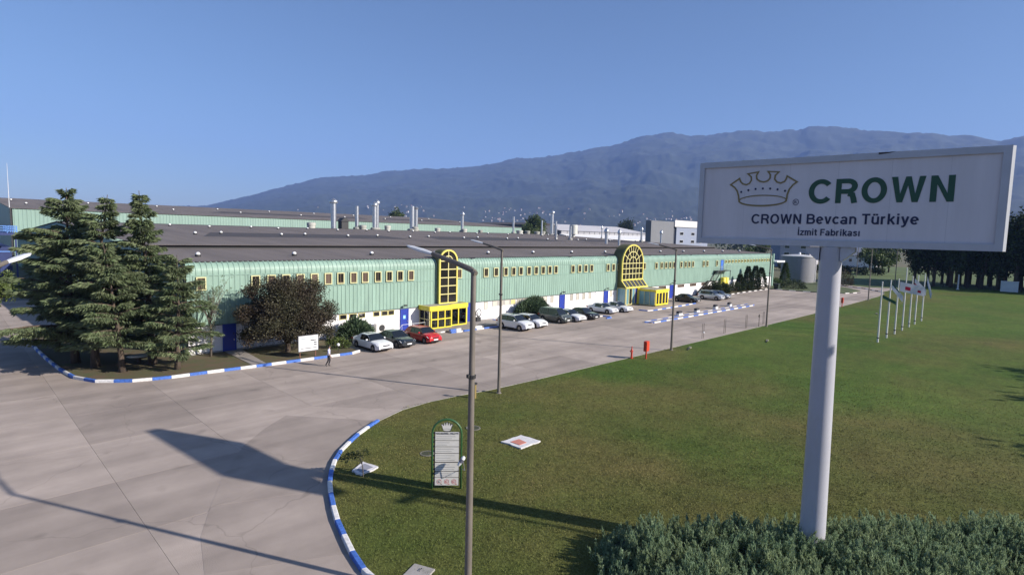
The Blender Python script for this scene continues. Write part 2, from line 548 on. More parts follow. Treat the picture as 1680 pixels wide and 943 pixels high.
# blades on the near lawn
rng = np.random.default_rng(21)
N = 1150000
gx = rng.uniform(9, 62, N); gy = rng.uniform(-6, 29.3, N)
dist = np.hypot(gx, gy)
keep = rng.random(N) < np.clip((17.0 / dist) ** 2, 0.0, 0.75) * np.clip((60.0 - dist) / 38.0, 0, 1)
gx, gy = gx[keep], gy[keep]
ex = np.array([p[0] for p in [(11.0, 4.0), (9.6, 8.0), (9.1, 12.0)] + lawn_edge]); ey = np.array([p[1] for p in [(11.0, 4.0), (9.6, 8.0), (9.1, 12.0)] + lawn_edge])
lim_x = np.interp(gy, ey[:12], ex[:12]); lim_y = np.where(gx < 21.5, 99.0, np.interp(gx, ex[12:], ey[12:]))
lim_y2 = np.interp(gx, ex[3:12], ey[3:12])
ok = (gx > lim_x + 0.12) & (gy < lim_y - 0.12) & ((gy < lim_y2 - 0.12) | (gx > 19.8) | (gy < 16))
gx, gy = gx[ok], gy[ok]
n = len(gx)
P = np.stack([gx, gy, np.full(n, 0.035)], 1)
D = np.stack([rng.normal(0, 0.8, n), rng.normal(0, 0.8, n), np.ones(n)], 1)
far_k = np.clip(np.hypot(gx, gy) / 24.0, 0.8, 2.0)
Q = leaves(P, D, rng.uniform(0.045, 0.11, n) * (0.6 + 0.8 * vnoise(gx * 3.1, gy * 3.1, 44)), 0.017 * far_k, rng)
M_blade = mat('grass_blade', (0.103, 0.132, 0.032), 0.8, scale=0.10, col2=(0.175, 0.150, 0.060), island=0.5, spec=0.2)
tag(link('grass', quads_mesh('grass', Q, M_blade)), 'short mown grass blades on the near lawn', 'grass', kind='stuff')

# ---- planted bed at the factory corner
bed_edge = [(5.64, 74.0), (5.62, 68.0), (5.6, 63.5), (5.8, 58.0), (6.05, 53.6), (6.45, 50.2), (7.35, 48.1), (9.05, 46.75), (11.1, 46.15),
            (14.4, 46.0), (16.5, 45.85), (18.4, 45.75), (21.4, 45.6), (26.2, 45.5), (26.75, 45.95)]
M_soil = mat('bed_soil', (0.115, 0.075, 0.045), 0.95, scale=0.8, col2=(0.075, 0.085, 0.03), bump=0.9, bscale=14, detail=8)
bm_ = MB()
bp = bed_edge + [(26.8, 53.0), (14.6, 53.0), (14.6, 74.0)]
bm_.add([(x, y, 0.10) for x, y in bp], [tuple(range(len(bp)))])
tag(bm_.build('planting_bed', M_soil), kind='structure')
pth = MB()
pth.prism([(17.3, 45.75), (18.35, 45.7), (18.9, 53.0), (17.45, 53.0)], lambda u, v, d: (u, v, 0.10 + d), 0.03)
tag(pth.build('garden_path', mat('path_concrete', (0.27, 0.24, 0.22), 0.9, var=0.12, scale=1.2, bump=0.2)), kind='structure')

# ---- kerbs of painted stones
M_kb = mat('kerb_blue', (0.060, 0.15, 0.48), 0.6, var=0.3, scale=7, rnd=0.1)
M_kw = mat('kerb_white', (0.68, 0.66, 0.64), 0.65, var=0.2, scale=8, rnd=0.05)
M_kg = mat('kerb_grey', (0.27, 0.25, 0.22), 0.85, var=0.15, scale=4, rnd=0.1)
M_kd = mat('kerb_black', (0.03, 0.03, 0.035), 0.7, var=0.2, scale=5)
def resample(pts, step):
    P = [np.array(p, float) for p in pts]
    L = [0.0]
    for a, b in zip(P, P[1:]):
        L.append(L[-1] + np.linalg.norm(b - a))
    n = max(1, round(L[-1] / step))
    t = np.linspace(0, L[-1], n + 1)
    return list(zip(np.interp(t, L, [p[0] for p in P]), np.interp(t, L, [p[1] for p in P])))
def kerb(label, pts, step, cols, w=0.2, h=0.15, z0=-0.08, start=0, parent=None, group='painted kerbs'):
    Q = resample(pts, step)
    t = parent or thing('kerb', label, 'kerb', (Q[0][0], Q[0][1], 0), group=group, world=True)
    for i in range(len(Q) - 1):
        (xa, ya), (xb, yb) = Q[i], Q[i + 1]
        def nrm(k):
            a = Q[max(k - 1, 0)]; b = Q[min(k + 1, len(Q) - 1)]
            d = math.hypot(b[0] - a[0], b[1] - a[1])
            return (-(b[1] - a[1]) / d, (b[0] - a[0]) / d)
        na_, nb_ = nrm(i), nrm(i + 1)
        d = math.hypot(xb - xa, yb - ya); ux, uy = (xb - xa) / d, (yb - ya) / d
        e = 0.008
        xa += ux * e; ya += uy * e; xb -= ux * e; yb -= uy * e
        c = 0.025
        jz = random.uniform(-0.006, 0.006)
        m = MB()
        vs = []
        for (x, y), (nx, ny) in (((xa, ya), na_), ((xb, yb), nb_)):
            for o_, z in ((-w / 2, z0), (w / 2, z0), (w / 2, h - c + jz), (w / 2 - c, h + jz), (-w / 2 + c, h + jz), (-w / 2, h - c + jz)):
                vs.append((x + nx * o_, y + ny * o_, z))
        fs = [(5, 4, 3, 2, 1, 0), (6, 7, 8, 9, 10, 11)] + [(k, (k + 1) % 6, 6 + (k + 1) % 6, 6 + k) for k in range(6)]
        m.add(vs, fs)
        m.build('kerb_stone', cols[(i + start) % len(cols)], t)
    return t
paint = [M_kb, M_kw]
kerb('blue and white kerb curving round the near lawn edge', [(9.5, 8.4), (9.12, 12.0)] + arc_in[:8], 1.2, paint, h=0.16)
kerb('plain pale kerb along the straight lawn edge beside the drive', lawn_edge[7:], 2.4, [M_kg], w=0.12, h=0.07)
kerb('blue and white kerb round the planted bed with the cedars', bed_edge[1:], 1.2, paint, h=0.2)
kerb('long blue and white kerb of the narrow parking island', [(64.75, 39.5), (64.95, 38.5), (98.4, 38.5), (98.8, 39.3), (98.2, 39.75), (64.75, 39.5)], 1.5, paint, h=0.16)
kerb('blue and white kerb in front of the large arched entrance', [(75.1, 46.9), (75.4, 45.3), (82.2, 45.5), (91.5, 46.0)], 1.4, [M_kb, M_kw])
kerb('black and white kerb before the trees at the far facade', [(110.5, 49.3), (119.7, 49.8), (135.2, 49.9)], 1.5, [M_kw, M_kd])
kerb('shaded black and white kerb in front of the round clipped bush', [(135.4, 50.0), (135.2, 44.5), (136.0, 39.0), (139, 35.5), (145, 33.8)], 1.5, [M_kd, M_kw])
kerb('shaded kerb of the far bend behind the sign post', [(171, 46.3), (164, 42.6), (159.0, 36.2), (154.4, 32.6), (152.6, 31.3)], 1.5, [M_kd, M_kw])
kerb('short blue and white kerb beside the black sedan', [(62.6, 46.6), (64.8, 46.4), (65.3, 44.7), (63.4, 44.6)], 1.2, [M_kb, M_kw])
kerb('blue and white kerb from the small porch to the white off-roader', [(44.6, 48.6), (49.6, 48.2), (50.0, 52.8)], 1.2, [M_kb, M_kb, M_kw])
kerb('blue and white kerb between the red hatchback and the porch steps', [(36.6, 49.7), (39.4, 49.45)], 0.95, [M_kb, M_kb, M_kw])
fi = MB()
fi.prism([(64.9, 39.45), (65.05, 38.6), (98.3, 38.6), (98.65, 39.3), (98.15, 39.65)], lambda u, v, d: (u, v, 0.0 + d), 0.11)
tag(fi.build('parking_island', M_slab), kind='structure')
M_far_bed = mat('far_bed', (0.07, 0.09, 0.03), 0.95, var=0.35, scale=0.7)
fb = MB()
fb.prism([(135.4, 50.0), (135.2, 44.5), (136.0, 39.0), (139, 35.5), (150, 35.0), (158, 40), (162, 46), (176, 50), (176, 75), (144.7, 75), (144.7, 53)], lambda u, v, d: (u, v, 0.0 + d), 0.10)
tag(fb.build('far_lawn', M_far_bed), kind='structure')
fb = MB()
fb.prism([(110.5, 49.4), (119.7, 49.9), (135.2, 50.0), (135.3, 53.0), (110.3, 53.0)], lambda u, v, d: (u, v, 0.0 + d), 0.09)
tag(fb.build('facade_bed', M_soil), kind='structure')
# ================================================================== FACTORY HALL
X0, X1, YF = 14.6, 144.6, 53.05
RIDGE_Y, RIDGE_Z, BACK_Y, BACK_Z, EAVE_Z = 125.0, 11.35, 196.0, 8.5, 8.05
M_clad = mat('mint_cladding', (0.236, 0.352, 0.286), 0.5, var=0.14, scale=1.3, stretch=(1.0, 1.0, 0.16), detail=6, spec=0.4)
M_trim = mat('mint_trim', (0.205, 0.315, 0.26), 0.5, var=0.1, scale=2)
M_white = mat('white_render', (0.86, 0.84, 0.84), 0.85, var=0.05, scale=0.8, detail=8, bump=0.1, bscale=8)
M_roof = mat('roof_sheet', (0.130, 0.114, 0.108), 0.9, scale=0.35, col2=(0.185, 0.160, 0.150), stretch=(1.0, 0.12, 1.0), detail=7, spec=0.25)
def roof_waves(m):
    nt = m.node_tree; L = nt.links.new
    pos = nn(nt, 'ShaderNodeNewGeometry').outputs['Position']
    w = nn(nt, 'ShaderNodeTexWave', bands_direction='X'); w.inputs['Scale'].default_value = 1.1
    L(pos, w.inputs['Vector'])
    bp = nn(nt, 'ShaderNodeBump'); bp.inputs['Strength'].default_value = 0.6; bp.inputs['Distance'].default_value = 0.06
    L(w.outputs[0], bp.inputs['Height']); L(bp.outputs[0], nt.nodes['Principled BSDF'].inputs['Normal'])
roof_waves(M_roof)
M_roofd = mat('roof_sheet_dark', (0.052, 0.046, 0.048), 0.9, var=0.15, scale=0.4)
M_yela = mat('yellow_arch', (0.64, 0.55, 0.12), 0.5, var=0.1, scale=3)
M_yel = mat('yellow_frame', (0.74, 0.61, 0.05), 0.45, var=0.06, scale=3)
M_yelp = mat('yellow_frame_pale', (0.62, 0.56, 0.24), 0.5, var=0.06, scale=3)
M_yelw = mat('cream_window_frame', (0.56, 0.53, 0.28), 0.5, var=0.06, scale=3)
M_glass = mat('dark_glass', (0.016, 0.015, 0.014), 0.08, spec=0.6, rnd=0.3)
M_glassb = mat('brown_glass', (0.10, 0.07, 0.055), 0.12, spec=0.6, rnd=0.45)
M_film = mat('blue_film_glass', (0.17, 0.33, 0.38), 0.12, spec=0.6, rnd=0.25)
M_blue = mat('blue_door', (0.012, 0.035, 0.30), 0.45, var=0.08, scale=2)
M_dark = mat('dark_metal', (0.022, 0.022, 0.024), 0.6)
M_gal = mat('galvanised', (0.55, 0.56, 0.57), 0.32, metal=0.85, var=0.12, scale=3)
M_cream = mat('cream_blind', (0.48, 0.45, 0.38), 0.7, rnd=0.3)

hall = thing('factory_hall', 'long mint green factory hall with white base and grey corrugated roof', 'factory', (X0, YF, 0), world=True)
def ribbed(name, x0, x1, prof, pitch=0.45, dep=0.042, m=M_clad, y_of=None):
    """trapezoid sheet: prof is a list of (y, z) up the wall, ribs stand out towards -y"""
    mb = MB()
    xs_ = []
    x = x0
    while x < x1 - 1e-6:
        for fx, o in ((0.0, 0.0), (0.55, 0.0), (0.65, 1.0), (0.90, 1.0)):
            if x + fx * pitch < x1:
                xs_.append((x + fx * pitch, o))
        x += pitch
    xs_.append((x1, 0.0))
    n = len(prof)
    vs = []
    for xx, o in xs_:
        for k, (y, z) in enumerate(prof):
            a = prof[max(k - 1, 0)]; b = prof[min(k + 1, n - 1)]
            ty, tz = b[0] - a[0], b[1] - a[1]
            l = math.hypot(ty, tz)
            vs.append((xx, y - o * dep * tz / l, z + o * dep * ty / l))
    fs = [(i * n + k, (i + 1) * n + k, (i + 1) * n + k + 1, i * n + k + 1) for i in range(len(xs_) - 1) for k in range(n - 1)]
    mb.add(vs, fs)
    return mb.build(name, m, hall)
ribbed('lower_cladding', X0, X1, [(YF, 2.56), (YF, 5.46)])
ribbed('window_band_cladding', X0, X1, [(YF + 0.012, 5.50), (YF + 0.012, 6.86)], dep=0.035)
R = 0.85
ribbed('eave_cladding', X0, X1, [(YF, 6.90), (YF, EAVE_Z - R - 0.05)] + [(YF + R - R * math.cos(a), EAVE_Z - R - 0.05 + R * math.sin(a)) for a in [rad(11.25 * k) for k in range(1, 9)]])
t_ = MB()
for z in (5.48, 6.88):
    t_.box(X0, X1, YF - 0.045, YF + 0.02, z - 0.03, z + 0.03)
t_.build('seam_trim', M_trim, hall)
t_ = MB()
t_.box(X0, X1, YF - 0.07, YF + 0.02, 2.48, 2.55)
t_.build('drip_trim', mat('drip_trim', (0.10, 0.13, 0.12), 0.6), hall)
w_ = MB()
w_.box(X0 + 0.05, X1, YF + 0.04, YF + 0.3, -0.1, 2.5)
w_.build('base_wall', M_white, hall)
w_ = MB()
w_.box(X0 + 0.02, X1, YF - 0.01, YF + 0.03, -0.1, 0.22)
w_.build('base_course', mat('base_course', (0.35, 0.34, 0.33), 0.9, var=0.15, scale=2), hall)
# left gable wall in ribbed sheet, and far gable
def gable(name, x, m, side):
    mb = MB()
    y = YF + 0.25
    prev = None
    pts = []
    while y < BACK_Y:
        for fx, o in ((0, 0), (0.55, 0), (0.65, 1), (0.9, 1)):
            yy = y + fx * 0.9
            if yy < BACK_Y:
                zt = EAVE_Z + (RIDGE_Z - EAVE_Z) * (yy - YF) / (RIDGE_Y - YF) if yy < RIDGE_Y else RIDGE_Z + (BACK_Z - RIDGE_Z) * (yy - RIDGE_Y) / (BACK_Y - RIDGE_Y)
                pts.append((x + side * o * 0.05, yy, zt - 0.12))
        y += 0.9
    vs = []
    for p in pts:
        vs += [(p[0], p[1], -0.1), p]
    mb.add(vs, [(2 * i, 2 * i + 2, 2 * i + 3, 2 * i + 1) for i in range(len(pts) - 1)])
    return mb.build(name, m, hall)
gable('gable_wall', X0, M_clad, -1)
gable('gable_wall', X1, M_clad, 1)
# white metal downpipe corner and dark barge under the rounded eave
e_ = MB()
e_.prism([(YF + 0.1, 6.2), (YF + 0.05, 7.2), (YF + 0.25, 7.75), (YF + 0.85, 8.02), (YF + 1.6, 8.08), (YF + 1.6, 7.8), (YF + 1.0, 6.8)], lambda u, v, d: (X0 - 0.10 - d, u, v), 0.03)
e_.build('barge_board', M_dark, hall)
e_ = MB()
e_.prism([(YF + 1.0, 7.75), (YF + 1.9, 7.85), (YF + 1.45, 7.05)], lambda u, v, d: (X0 - 0.14 - d, u, v), 0.04)
e_.build('corner_cap', mat('white_metal', (0.7, 0.7, 0.7), 0.5), hall)
# roof: a front apron, the main slope lapping over it, the back slope
def rz(y):
    return EAVE_Z + (RIDGE_Z - EAVE_Z) * (y - YF - 0.85) / (RIDGE_Y - YF - 0.85)
YS = 68.0
r_ = MB()
y0 = YF + 0.72
r_.prism([(y0, rz(y0) + 0.0), (YS + 0.3, rz(YS + 0.3)), (YS + 0.3, rz(YS + 0.3) - 0.06), (y0, rz(y0) - 0.06)], lambda u, v, d: (X0 - 0.1 + d, u, v), X1 - X0 + 0.2)
r_.build('roof_apron', M_roof, hall)
r_ = MB()
r_.prism([(YS - 0.3, rz(YS) + 0.40), (RIDGE_Y, RIDGE_Z + 0.1), (RIDGE_Y, RIDGE_Z + 0.02), (YS - 0.3, rz(YS) + 0.36)], lambda u, v, d: (X0 - 0.1 + d, u, v), X1 - X0 + 0.2)
main_roof = r_.build('roof_slope', M_roof, hall)
r_ = MB()
r_.prism([(RIDGE_Y, RIDGE_Z + 0.1), (BACK_Y, BACK_Z + 0.05), (BACK_Y, BACK_Z - 0.05), (RIDGE_Y, RIDGE_Z + 0.02)], lambda u, v, d: (X0 - 0.1 + d, u, v), X1 - X0 + 0.2)
r_.build('roof_slope', M_roof, hall)
r_ = MB()                                                     # the ridge cap, then a dark strip coloured as the shade in the open lap
r_.prism([(RIDGE_Y - 0.5, RIDGE_Z + 0.09), (RIDGE_Y, RIDGE_Z + 0.16), (RIDGE_Y + 0.5, RIDGE_Z + 0.08)], lambda u, v, d: (X0 - 0.1 + d, u, v), X1 - X0 + 0.2)
r_.build('ridge_cap', M_roofd, hall)
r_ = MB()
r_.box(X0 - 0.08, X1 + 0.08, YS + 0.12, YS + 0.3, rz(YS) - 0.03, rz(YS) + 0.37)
r_.build('lap_shade_strip', M_dark, hall)
x = X0
r_ = MB()
while x < X1 - 0.2:                                             # scalloped edge of the roof sheets over the mint cladding
    r_.box(x, x + 0.24, YF + 0.56, YF + 0.74, EAVE_Z - 0.045, EAVE_Z + 0.03)
    x += 0.45
r_.build('sheet_edge', M_dark, hall)['kind'] = 'stuff'
def rz2(y):
    return rz(YS) + 0.40 + (RIDGE_Z + 0.1 - rz(YS) - 0.40) * (y - YS + 0.3) / (RIDGE_Y - YS + 0.3)
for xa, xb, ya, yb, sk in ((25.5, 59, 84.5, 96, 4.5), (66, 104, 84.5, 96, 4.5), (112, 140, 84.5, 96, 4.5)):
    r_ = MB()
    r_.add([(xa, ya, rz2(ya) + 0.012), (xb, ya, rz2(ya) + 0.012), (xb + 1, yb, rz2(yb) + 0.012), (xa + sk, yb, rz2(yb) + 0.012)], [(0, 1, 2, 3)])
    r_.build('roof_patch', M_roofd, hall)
# light domes on the roof: each a small curb with a white cap
dome = MB()
dome.lathe((0, 0, 0), [(0.26, -0.15), (0.26, 0.16)], 10, 1)
dome.lathe((0, 0, 0.16), [(0.21, 0.0), (0.21, 0.08), (0.15, 0.18), (0.06, 0.22)], 10, 0)
dome_me = dome.mesh('roof_vent', [mat('dome_white', (0.78, 0.78, 0.77), 0.35), M_dark], 'auto')
for k in range(14):
    x = 17.1 + 9.25 * k
    if x < X1:
        link('roof_vent', dome_me, hall, (x, 58.4, rz(58.4) + 0.05))
for yy, st, sp in ((89.0, 24.9, 12.6), (91.5, 31.0, 12.6), (113.0, 22.0, 12.9), (116.5, 30.5, 12.9)):
    for k in range(12):
        x = st + sp * k + random.uniform(-1.0, 1.0)
        if x < X1 - 1:
            link('roof_vent', dome_me, hall, (x, yy + random.uniform(-.4, .4), rz2(yy) + 0.05))
# small cowls in the eave
cw = MB()
cw.add([(-0.30, 0.30, -0.05), (0.26, 0.30, -0.05), (0.36, 0.62, 0.10), (-0.22, 0.62, 0.10), (-0.26, 0.10, -0.36), (0.22, 0.10, -0.36)], [(0, 1, 2, 3), (4, 5, 1, 0), (5, 2, 1), (4, 0, 3)])
cw_me = cw.mesh('eave_cowl', [M_clad, M_dark])
for x in (37.4, 47.0, 66.2, 75.4, 88.6, 93.6, 99.0, 103.6, 115.0):
    o = link('eave_cowl', cw_me, hall, (x, YF + 0.02, EAVE_Z - 0.12))
    d_ = MB()
    d_.add([(-0.32, 0.34, 0.0), (0.24, 0.34, 0.0), (0.50, 0.66, 0.16), (-0.62, 0.66, 0.16)], [(0, 1, 2, 3)])
    d_.build('cowl_slot', M_dark, o)

# ---- windows of the upper band: yellow frame, brown blind behind glass
def frame_mesh(name, w, h, t, dpt, m):
    mb = MB()
    fn = lambda u, v, d: (u, -d, v)
    o = [(0, 0), (w, 0), (w, h), (0, h)]
    i = [(t, t), (w - t, t), (w - t, h - t), (t, h - t)]
    mb.ribbon(o, i, fn, dpt, closed=True)
    return mb.mesh(name, m)
def pane_mesh(name, w, h, m, off=0.02):
    mb = MB()
    mb.box(0, w, -off, 0, 0, h)
    return mb.mesh(name, m)
win_f = frame_mesh('window', 0.80, 1.16, 0.10, 0.13, M_yelw)
pane_b = pane_mesh('pane', 0.56, 0.92, M_glassb)
pane_d = pane_mesh('pane', 0.56, 0.92, M_glass)
back_me = pane_mesh('panel', 1.30, 1.30, M_trim, 0.015)
sash = MB(); sash.box(0.26, 0.30, -0.045, -0.021, 0, 0.92); sash.box(0, 0.56, -0.045, -0.021, 0.05, 0.09)
sash_me = sash.mesh('sash', mat('sash_brown', (0.16, 0.11, 0.07), 0.5))
WX = [15.3, 19.85, 21.3, 22.68, 24.08, 25.5, 26.95, 28.3, 29.75, 31.1, 32.65, 34.05, 35.45, 36.9]
WX += [43.95, 48.35, 50.1, 51.85, 53.3, 54.7, 56.3, 57.75, 59.2, 60.6, 61.95, 65.85, 67.45, 68.95, 70.4, 74.75, 76.25, 77.75]
WX2 = [85.5, 89.45, 91.25, 92.75, 94.2, 95.6, 98.4, 100.05, 101.5, 103.0, 107.5, 109.1, 113.4]
for i, x in enumerate(WX + WX2):
    p = link('window_panel', back_me, hall, (x - 0.22, YF - 0.025, 5.53))
    w = link('window', win_f, hall, (x, YF - 0.045, 5.62))
    pn = link('pane', pane_b if random.random() < 0.55 and x < 46 else pane_d, w, (0.12, -0.03, 0.12))
    link('sash', sash_me, pn)
small_f = frame_mesh('window', 0.86, 0.56, 0.10, 0.12, M_yelp)
small_p = pane_mesh('pane', 0.66, 0.36, M_glass)
for k in range(16):
    x = 117.7 + 1.63 * k
    w = link('window', small_f, hall, (x, YF - 0.045, 6.22))
    link('pane', small_p, w, (0.10, -0.03, 0.10))
# ---- low windows in the white base
M_lwf = mat('grey_window_frame', (0.45, 0.42, 0.36), 0.6)
def low_window(x, w, z, h, panes=1, m=M_glassb, fm=M_lwf):
    f = link('low_window', frame_mesh('low_window', w, h, 0.06, 0.06, fm), hall, (x, YF + 0.035, z))
    pw = (w - 0.12) / panes
    for k in range(panes):
        link('pane', pane_mesh('pane', pw - 0.05, h - 0.12, m), f, (0.06 + k * pw + 0.025, -0.006, 0.06))
for x in (28.6, 29.7, 30.75):
    low_window(x, 0.85, 1.90, 0.56, 1, M_glass, M_yelp)
for x in (32.55, 33.55, 34.4):
    low_window(x, 0.8, 1.90, 0.56, 1, M_glass, M_yelp)
low_window(48.65, 0.6, 1.48, 0.95, 1, M_cream)
for x in (50.1, 51.2, 52.3, 53.4, 54.6, 55.7, 58.75, 59.85):
    low_window(x, 0.95, 1.78, 0.68, 1, M_cream if x != 53.4 else M_yelp)
for x in (61.55, 66.0, 67.45, 68.95, 70.5, 76.1):
    low_window(x, 0.62, 1.46, 0.98, 1, M_cream)
for x in (91.2, 98.0, 102.8, 107.6, 125.0):
    low_window(x, 2.6, 1.85, 0.6, 3, M_glassb)
# ---- doors
def door(x, w, h, m=M_blue, plate=False, lamp=True, z=0.0):
    mb = MB()
    mb.box(x, x + w, YF - 0.035, YF + 0.045, z + 0.02, z + h)
    d = mb.build('door', m, hall)
    f = MB()
    fn = lambda u, v, dd: (u, YF - 0.02 - dd, v)
    f.ribbon([(x - 0.07, z), (x - 0.07, z + h + 0.07), (x + w + 0.07, z + h + 0.07), (x + w + 0.07, z)], [(x, z), (x, z + h), (x + w, z + h), (x + w, z)], fn, 0.07)
    f.build('door_frame', mat('blue_door_frame', (0.02, 0.05, 0.34), 0.5), d)
    hd = MB()
    hd.box(x + w - 0.14, x + w - 0.10, YF - 0.10, YF - 0.034, z + 1.0, z + 1.16)
    hd.build('handle', M_gal, d)
    if plate:
        pl = MB()
        pl.box(x + 0.30, x + 0.62, YF - 0.045, YF - 0.036, z + 1.35, z + 1.75)
        pl.build('notice', mat('notice_cyan', (0.20, 0.55, 0.75), 0.5), d)
        pl = MB()
        pl.box(x + 0.38, x + 0.54, YF - 0.052, YF - 0.046, z + 1.48, z + 1.62)
        pl.build('notice_mark', M_white, d)
    if lamp:
        lp = MB()
        lp.beam((x + w * 0.35, YF - 0.02, 2.86), (x + w * 0.35, YF - 0.42, 2.92), 0.06)
        lp.box(x + w * 0.2, x + w * 0.55, YF - 0.56, YF - 0.36, 2.82, 2.98)
        lp.build('door_lamp', M_dark, d)
door(17.42, 1.0, 2.45, lamp=False)
door(36.05, 0.95, 2.40, plate=True)
door(45.5, 0.95, 2.40, lamp=False)
door(63.55, 1.05, 2.40)
door(74.5, 1.0, 2.40)
door(95.15, 1.1, 2.40)
door(132.2, 1.2, 2.1, lamp=False)
door(115.8, 1.15, 2.05, mat('light_blue_door', (0.05, 0.16, 0.55), 0.5), lamp=False, z=4.72)
dp = MB()
dp.tube([(72.2, YF - 0.02, 0), (72.2, YF - 0.02, 2.5)], 0.045, 6)
dp.build('downpipe', mat('white_metal', (0.7, 0.7, 0.7), 0.5), hall)

# ---- slim arched window over the small porch
def arch_outline(w, hs, n=14):
    """half-width w, springing at hs: (u, v) from bottom left round the arch"""
    return [(-w, 0)] + [(-w * math.cos(math.pi * k / n), hs + w * math.sin(math.pi * k / n) * 1.0) for k in range(n + 1)] + [(w, 0)]
def arched(xc, y, z0, w, hs, ry, depth, cols, rows, spokes, ring, fr, bar, label):
    part = MB()
    n = 24
    def outl(k):
        return [(-w + k, 0 + k)] + [(-(w - k) * math.cos(math.pi * i / n), hs + (ry - k) * math.sin(math.pi * i / n)) for i in range(n + 1)] + [(w - k, 0 + k)]
    fn = lambda u, v, d: (xc + u, y - d, z0 + v)
    part.ribbon(outl(0), outl(fr), lambda u, v, d: (xc + u, y + 0.10 - d, z0 + v), 0.22, closed=True)
    p = part.build('arched_window', M_yela, hall)
    p['label'] = label
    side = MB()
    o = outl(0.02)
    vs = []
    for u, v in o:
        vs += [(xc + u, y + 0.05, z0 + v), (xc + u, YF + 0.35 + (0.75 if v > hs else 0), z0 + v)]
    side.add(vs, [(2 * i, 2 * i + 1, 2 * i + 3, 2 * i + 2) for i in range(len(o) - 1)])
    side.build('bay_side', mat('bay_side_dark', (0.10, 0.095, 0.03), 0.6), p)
    gl = MB()
    gl.add([fn(u, v, 0.0) for u, v in outl(fr * 0.5)], [tuple(range(n + 3))])
    gl.build('glass_back', M_dark, p)
    W = w - fr
    # rectangular panes below the springing
    pm = 0.5 * bar
    rh = (hs - fr) / rows
    cw_ = 2 * W / cols
    for r in range(rows):
        for c in range(cols):
            g_ = MB()
            u0, v0 = -W + c * cw_, fr + r * rh
            g_.box(xc + u0 + pm, xc + u0 + cw_ - pm, y - 0.03, y - 0.01, z0 + v0 + pm, z0 + v0 + rh - pm)
            g_.build('pane', M_glass, p)
    brs = MB()
    for c in range(1, cols):
        u0 = -W + c * cw_
        brs.box(xc + u0 - pm, xc + u0 + pm, y - 0.07, y - 0.005, z0 + fr, z0 + hs - 0.001)
    for r in range(1, rows + 1):
        v0 = fr + r * rh
        brs.box(xc - W, xc + W, y - 0.074, y - 0.005, z0 + v0 - pm, z0 + v0 + pm)
    H_ = ry - fr
    for rr in ring:
        a = [(-W * (rr + bar / 2 / W) * math.cos(math.pi * i / n), hs + H_ * (rr + bar / 2 / W) * math.sin(math.pi * i / n)) for i in range(n + 1)]
        b = [(-W * (rr - bar / 2 / W) * math.cos(math.pi * i / n), hs + H_ * (rr - bar / 2 / W) * math.sin(math.pi * i / n)) for i in range(n + 1)]
        brs.ribbon(a, b, lambda u, v, d: (xc + u, y - 0.005 - d, z0 + v), 0.068)
    for ang, r0 in spokes:
        ca, sa = math.cos(rad(ang)), math.sin(rad(ang))
        brs.beam((xc + W * r0 * ca, y - 0.038, z0 + hs + H_ * r0 * sa), (xc + W * ca, y - 0.038, z0 + hs + H_ * sa), bar * 0.9, 0.066, up=(0, 1, 0))
    brs.build('glazing_bars', M_yelp, p)
    # fan panes between rings and spokes
    rings = [0.0] + list(ring) + [1.0]
    angs = sorted(set([0, 180] + [a for a, r0 in spokes]))
    for ri in range(len(rings) - 1):
        use = [a for a in angs if a in (0, 180) or any(a == s and r0 <= rings[ri] + 1e-3 for s, r0 in spokes)]
        for a0, a1 in zip(use, use[1:]):
            g_ = MB()
            k0, k1 = rings[ri] + 0.03, rings[ri + 1] - 0.03
            m_ = max(2, int((a1 - a0) / 10))
            aa = [rad(a0 + 2 + (a1 - a0 - 4) * i / m_) for i in range(m_ + 1)]
            pts = [(W * k1 * math.cos(t), hs + 0.03 + H_ * k1 * math.sin(t)) for t in aa] + [(W * max(k0, 0.02) * math.cos(t), hs + 0.03 + H_ * max(k0, 0.02) * math.sin(t)) for t in reversed(aa)]
            g_.add([fn(u, v, 0.02) for u, v in pts], [tuple(range(len(pts)))])
            g_.build('pane', M_glass, p)
    return p
arched(42.37, 52.62, 2.68, 1.39, 5.08, 1.36, 0.8, 2, 5, [(90, 0.0)], [0.52], 0.20, 0.11, 'slim arched window in a yellow frame')
big = arched(81.15, 52.25, 4.02, 3.18, 2.80, 3.12, 1.4, 6, 3, [(30, 0.36), (60, 0.36), (90, 0.0), (120, 0.36), (150, 0.36), (75, 0.64), (105, 0.64)], [0.36, 0.66], 0.22, 0.12,
             'broad arched window in a yellow frame with fan panes')
# the sloping skirt of glass below the broad arch
sk = MB()
pl = [(77.99, 52.27, 4.06), (84.31, 52.27, 4.06), (84.3, 51.25, 2.92), (78.0, 51.25, 2.92)]
sk.add(pl, [(0, 1, 2, 3)])
sk.build('skirt_glass', mat('skirt_glass', (0.06, 0.06, 0.06), 0.2), big)
br = MB()
for k in range(7):
    t = k / 6
    a = Vector(pl[0]).lerp(Vector(pl[1]), t); b = Vector(pl[3]).lerp(Vector(pl[2]), t)
    br.beam(a + Vector((0, -0.03, 0.03)), b + Vector((0, -0.03, 0.03)), 0.22 if k in (0, 6) else 0.11, 0.08)
br.beam(Vector(pl[3]) + Vector((-0.1, 0, 0)), Vector(pl[2]) + Vector((0.1, 0, 0)), 0.22, 0.26)
br.beam(Vector(pl[0]) + Vector((0, -0.03, 0)), Vector(pl[1]) + Vector((0, -0.03, 0)), 0.12, 0.16)
br.build('skirt_bars', M_yela, big)
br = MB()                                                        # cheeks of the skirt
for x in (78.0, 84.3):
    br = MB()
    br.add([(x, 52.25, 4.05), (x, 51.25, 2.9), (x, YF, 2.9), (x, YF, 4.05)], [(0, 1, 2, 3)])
    br.build('skirt_cheek', mat('bay_side_dark', (0.10, 0.095, 0.03), 0.6), big)

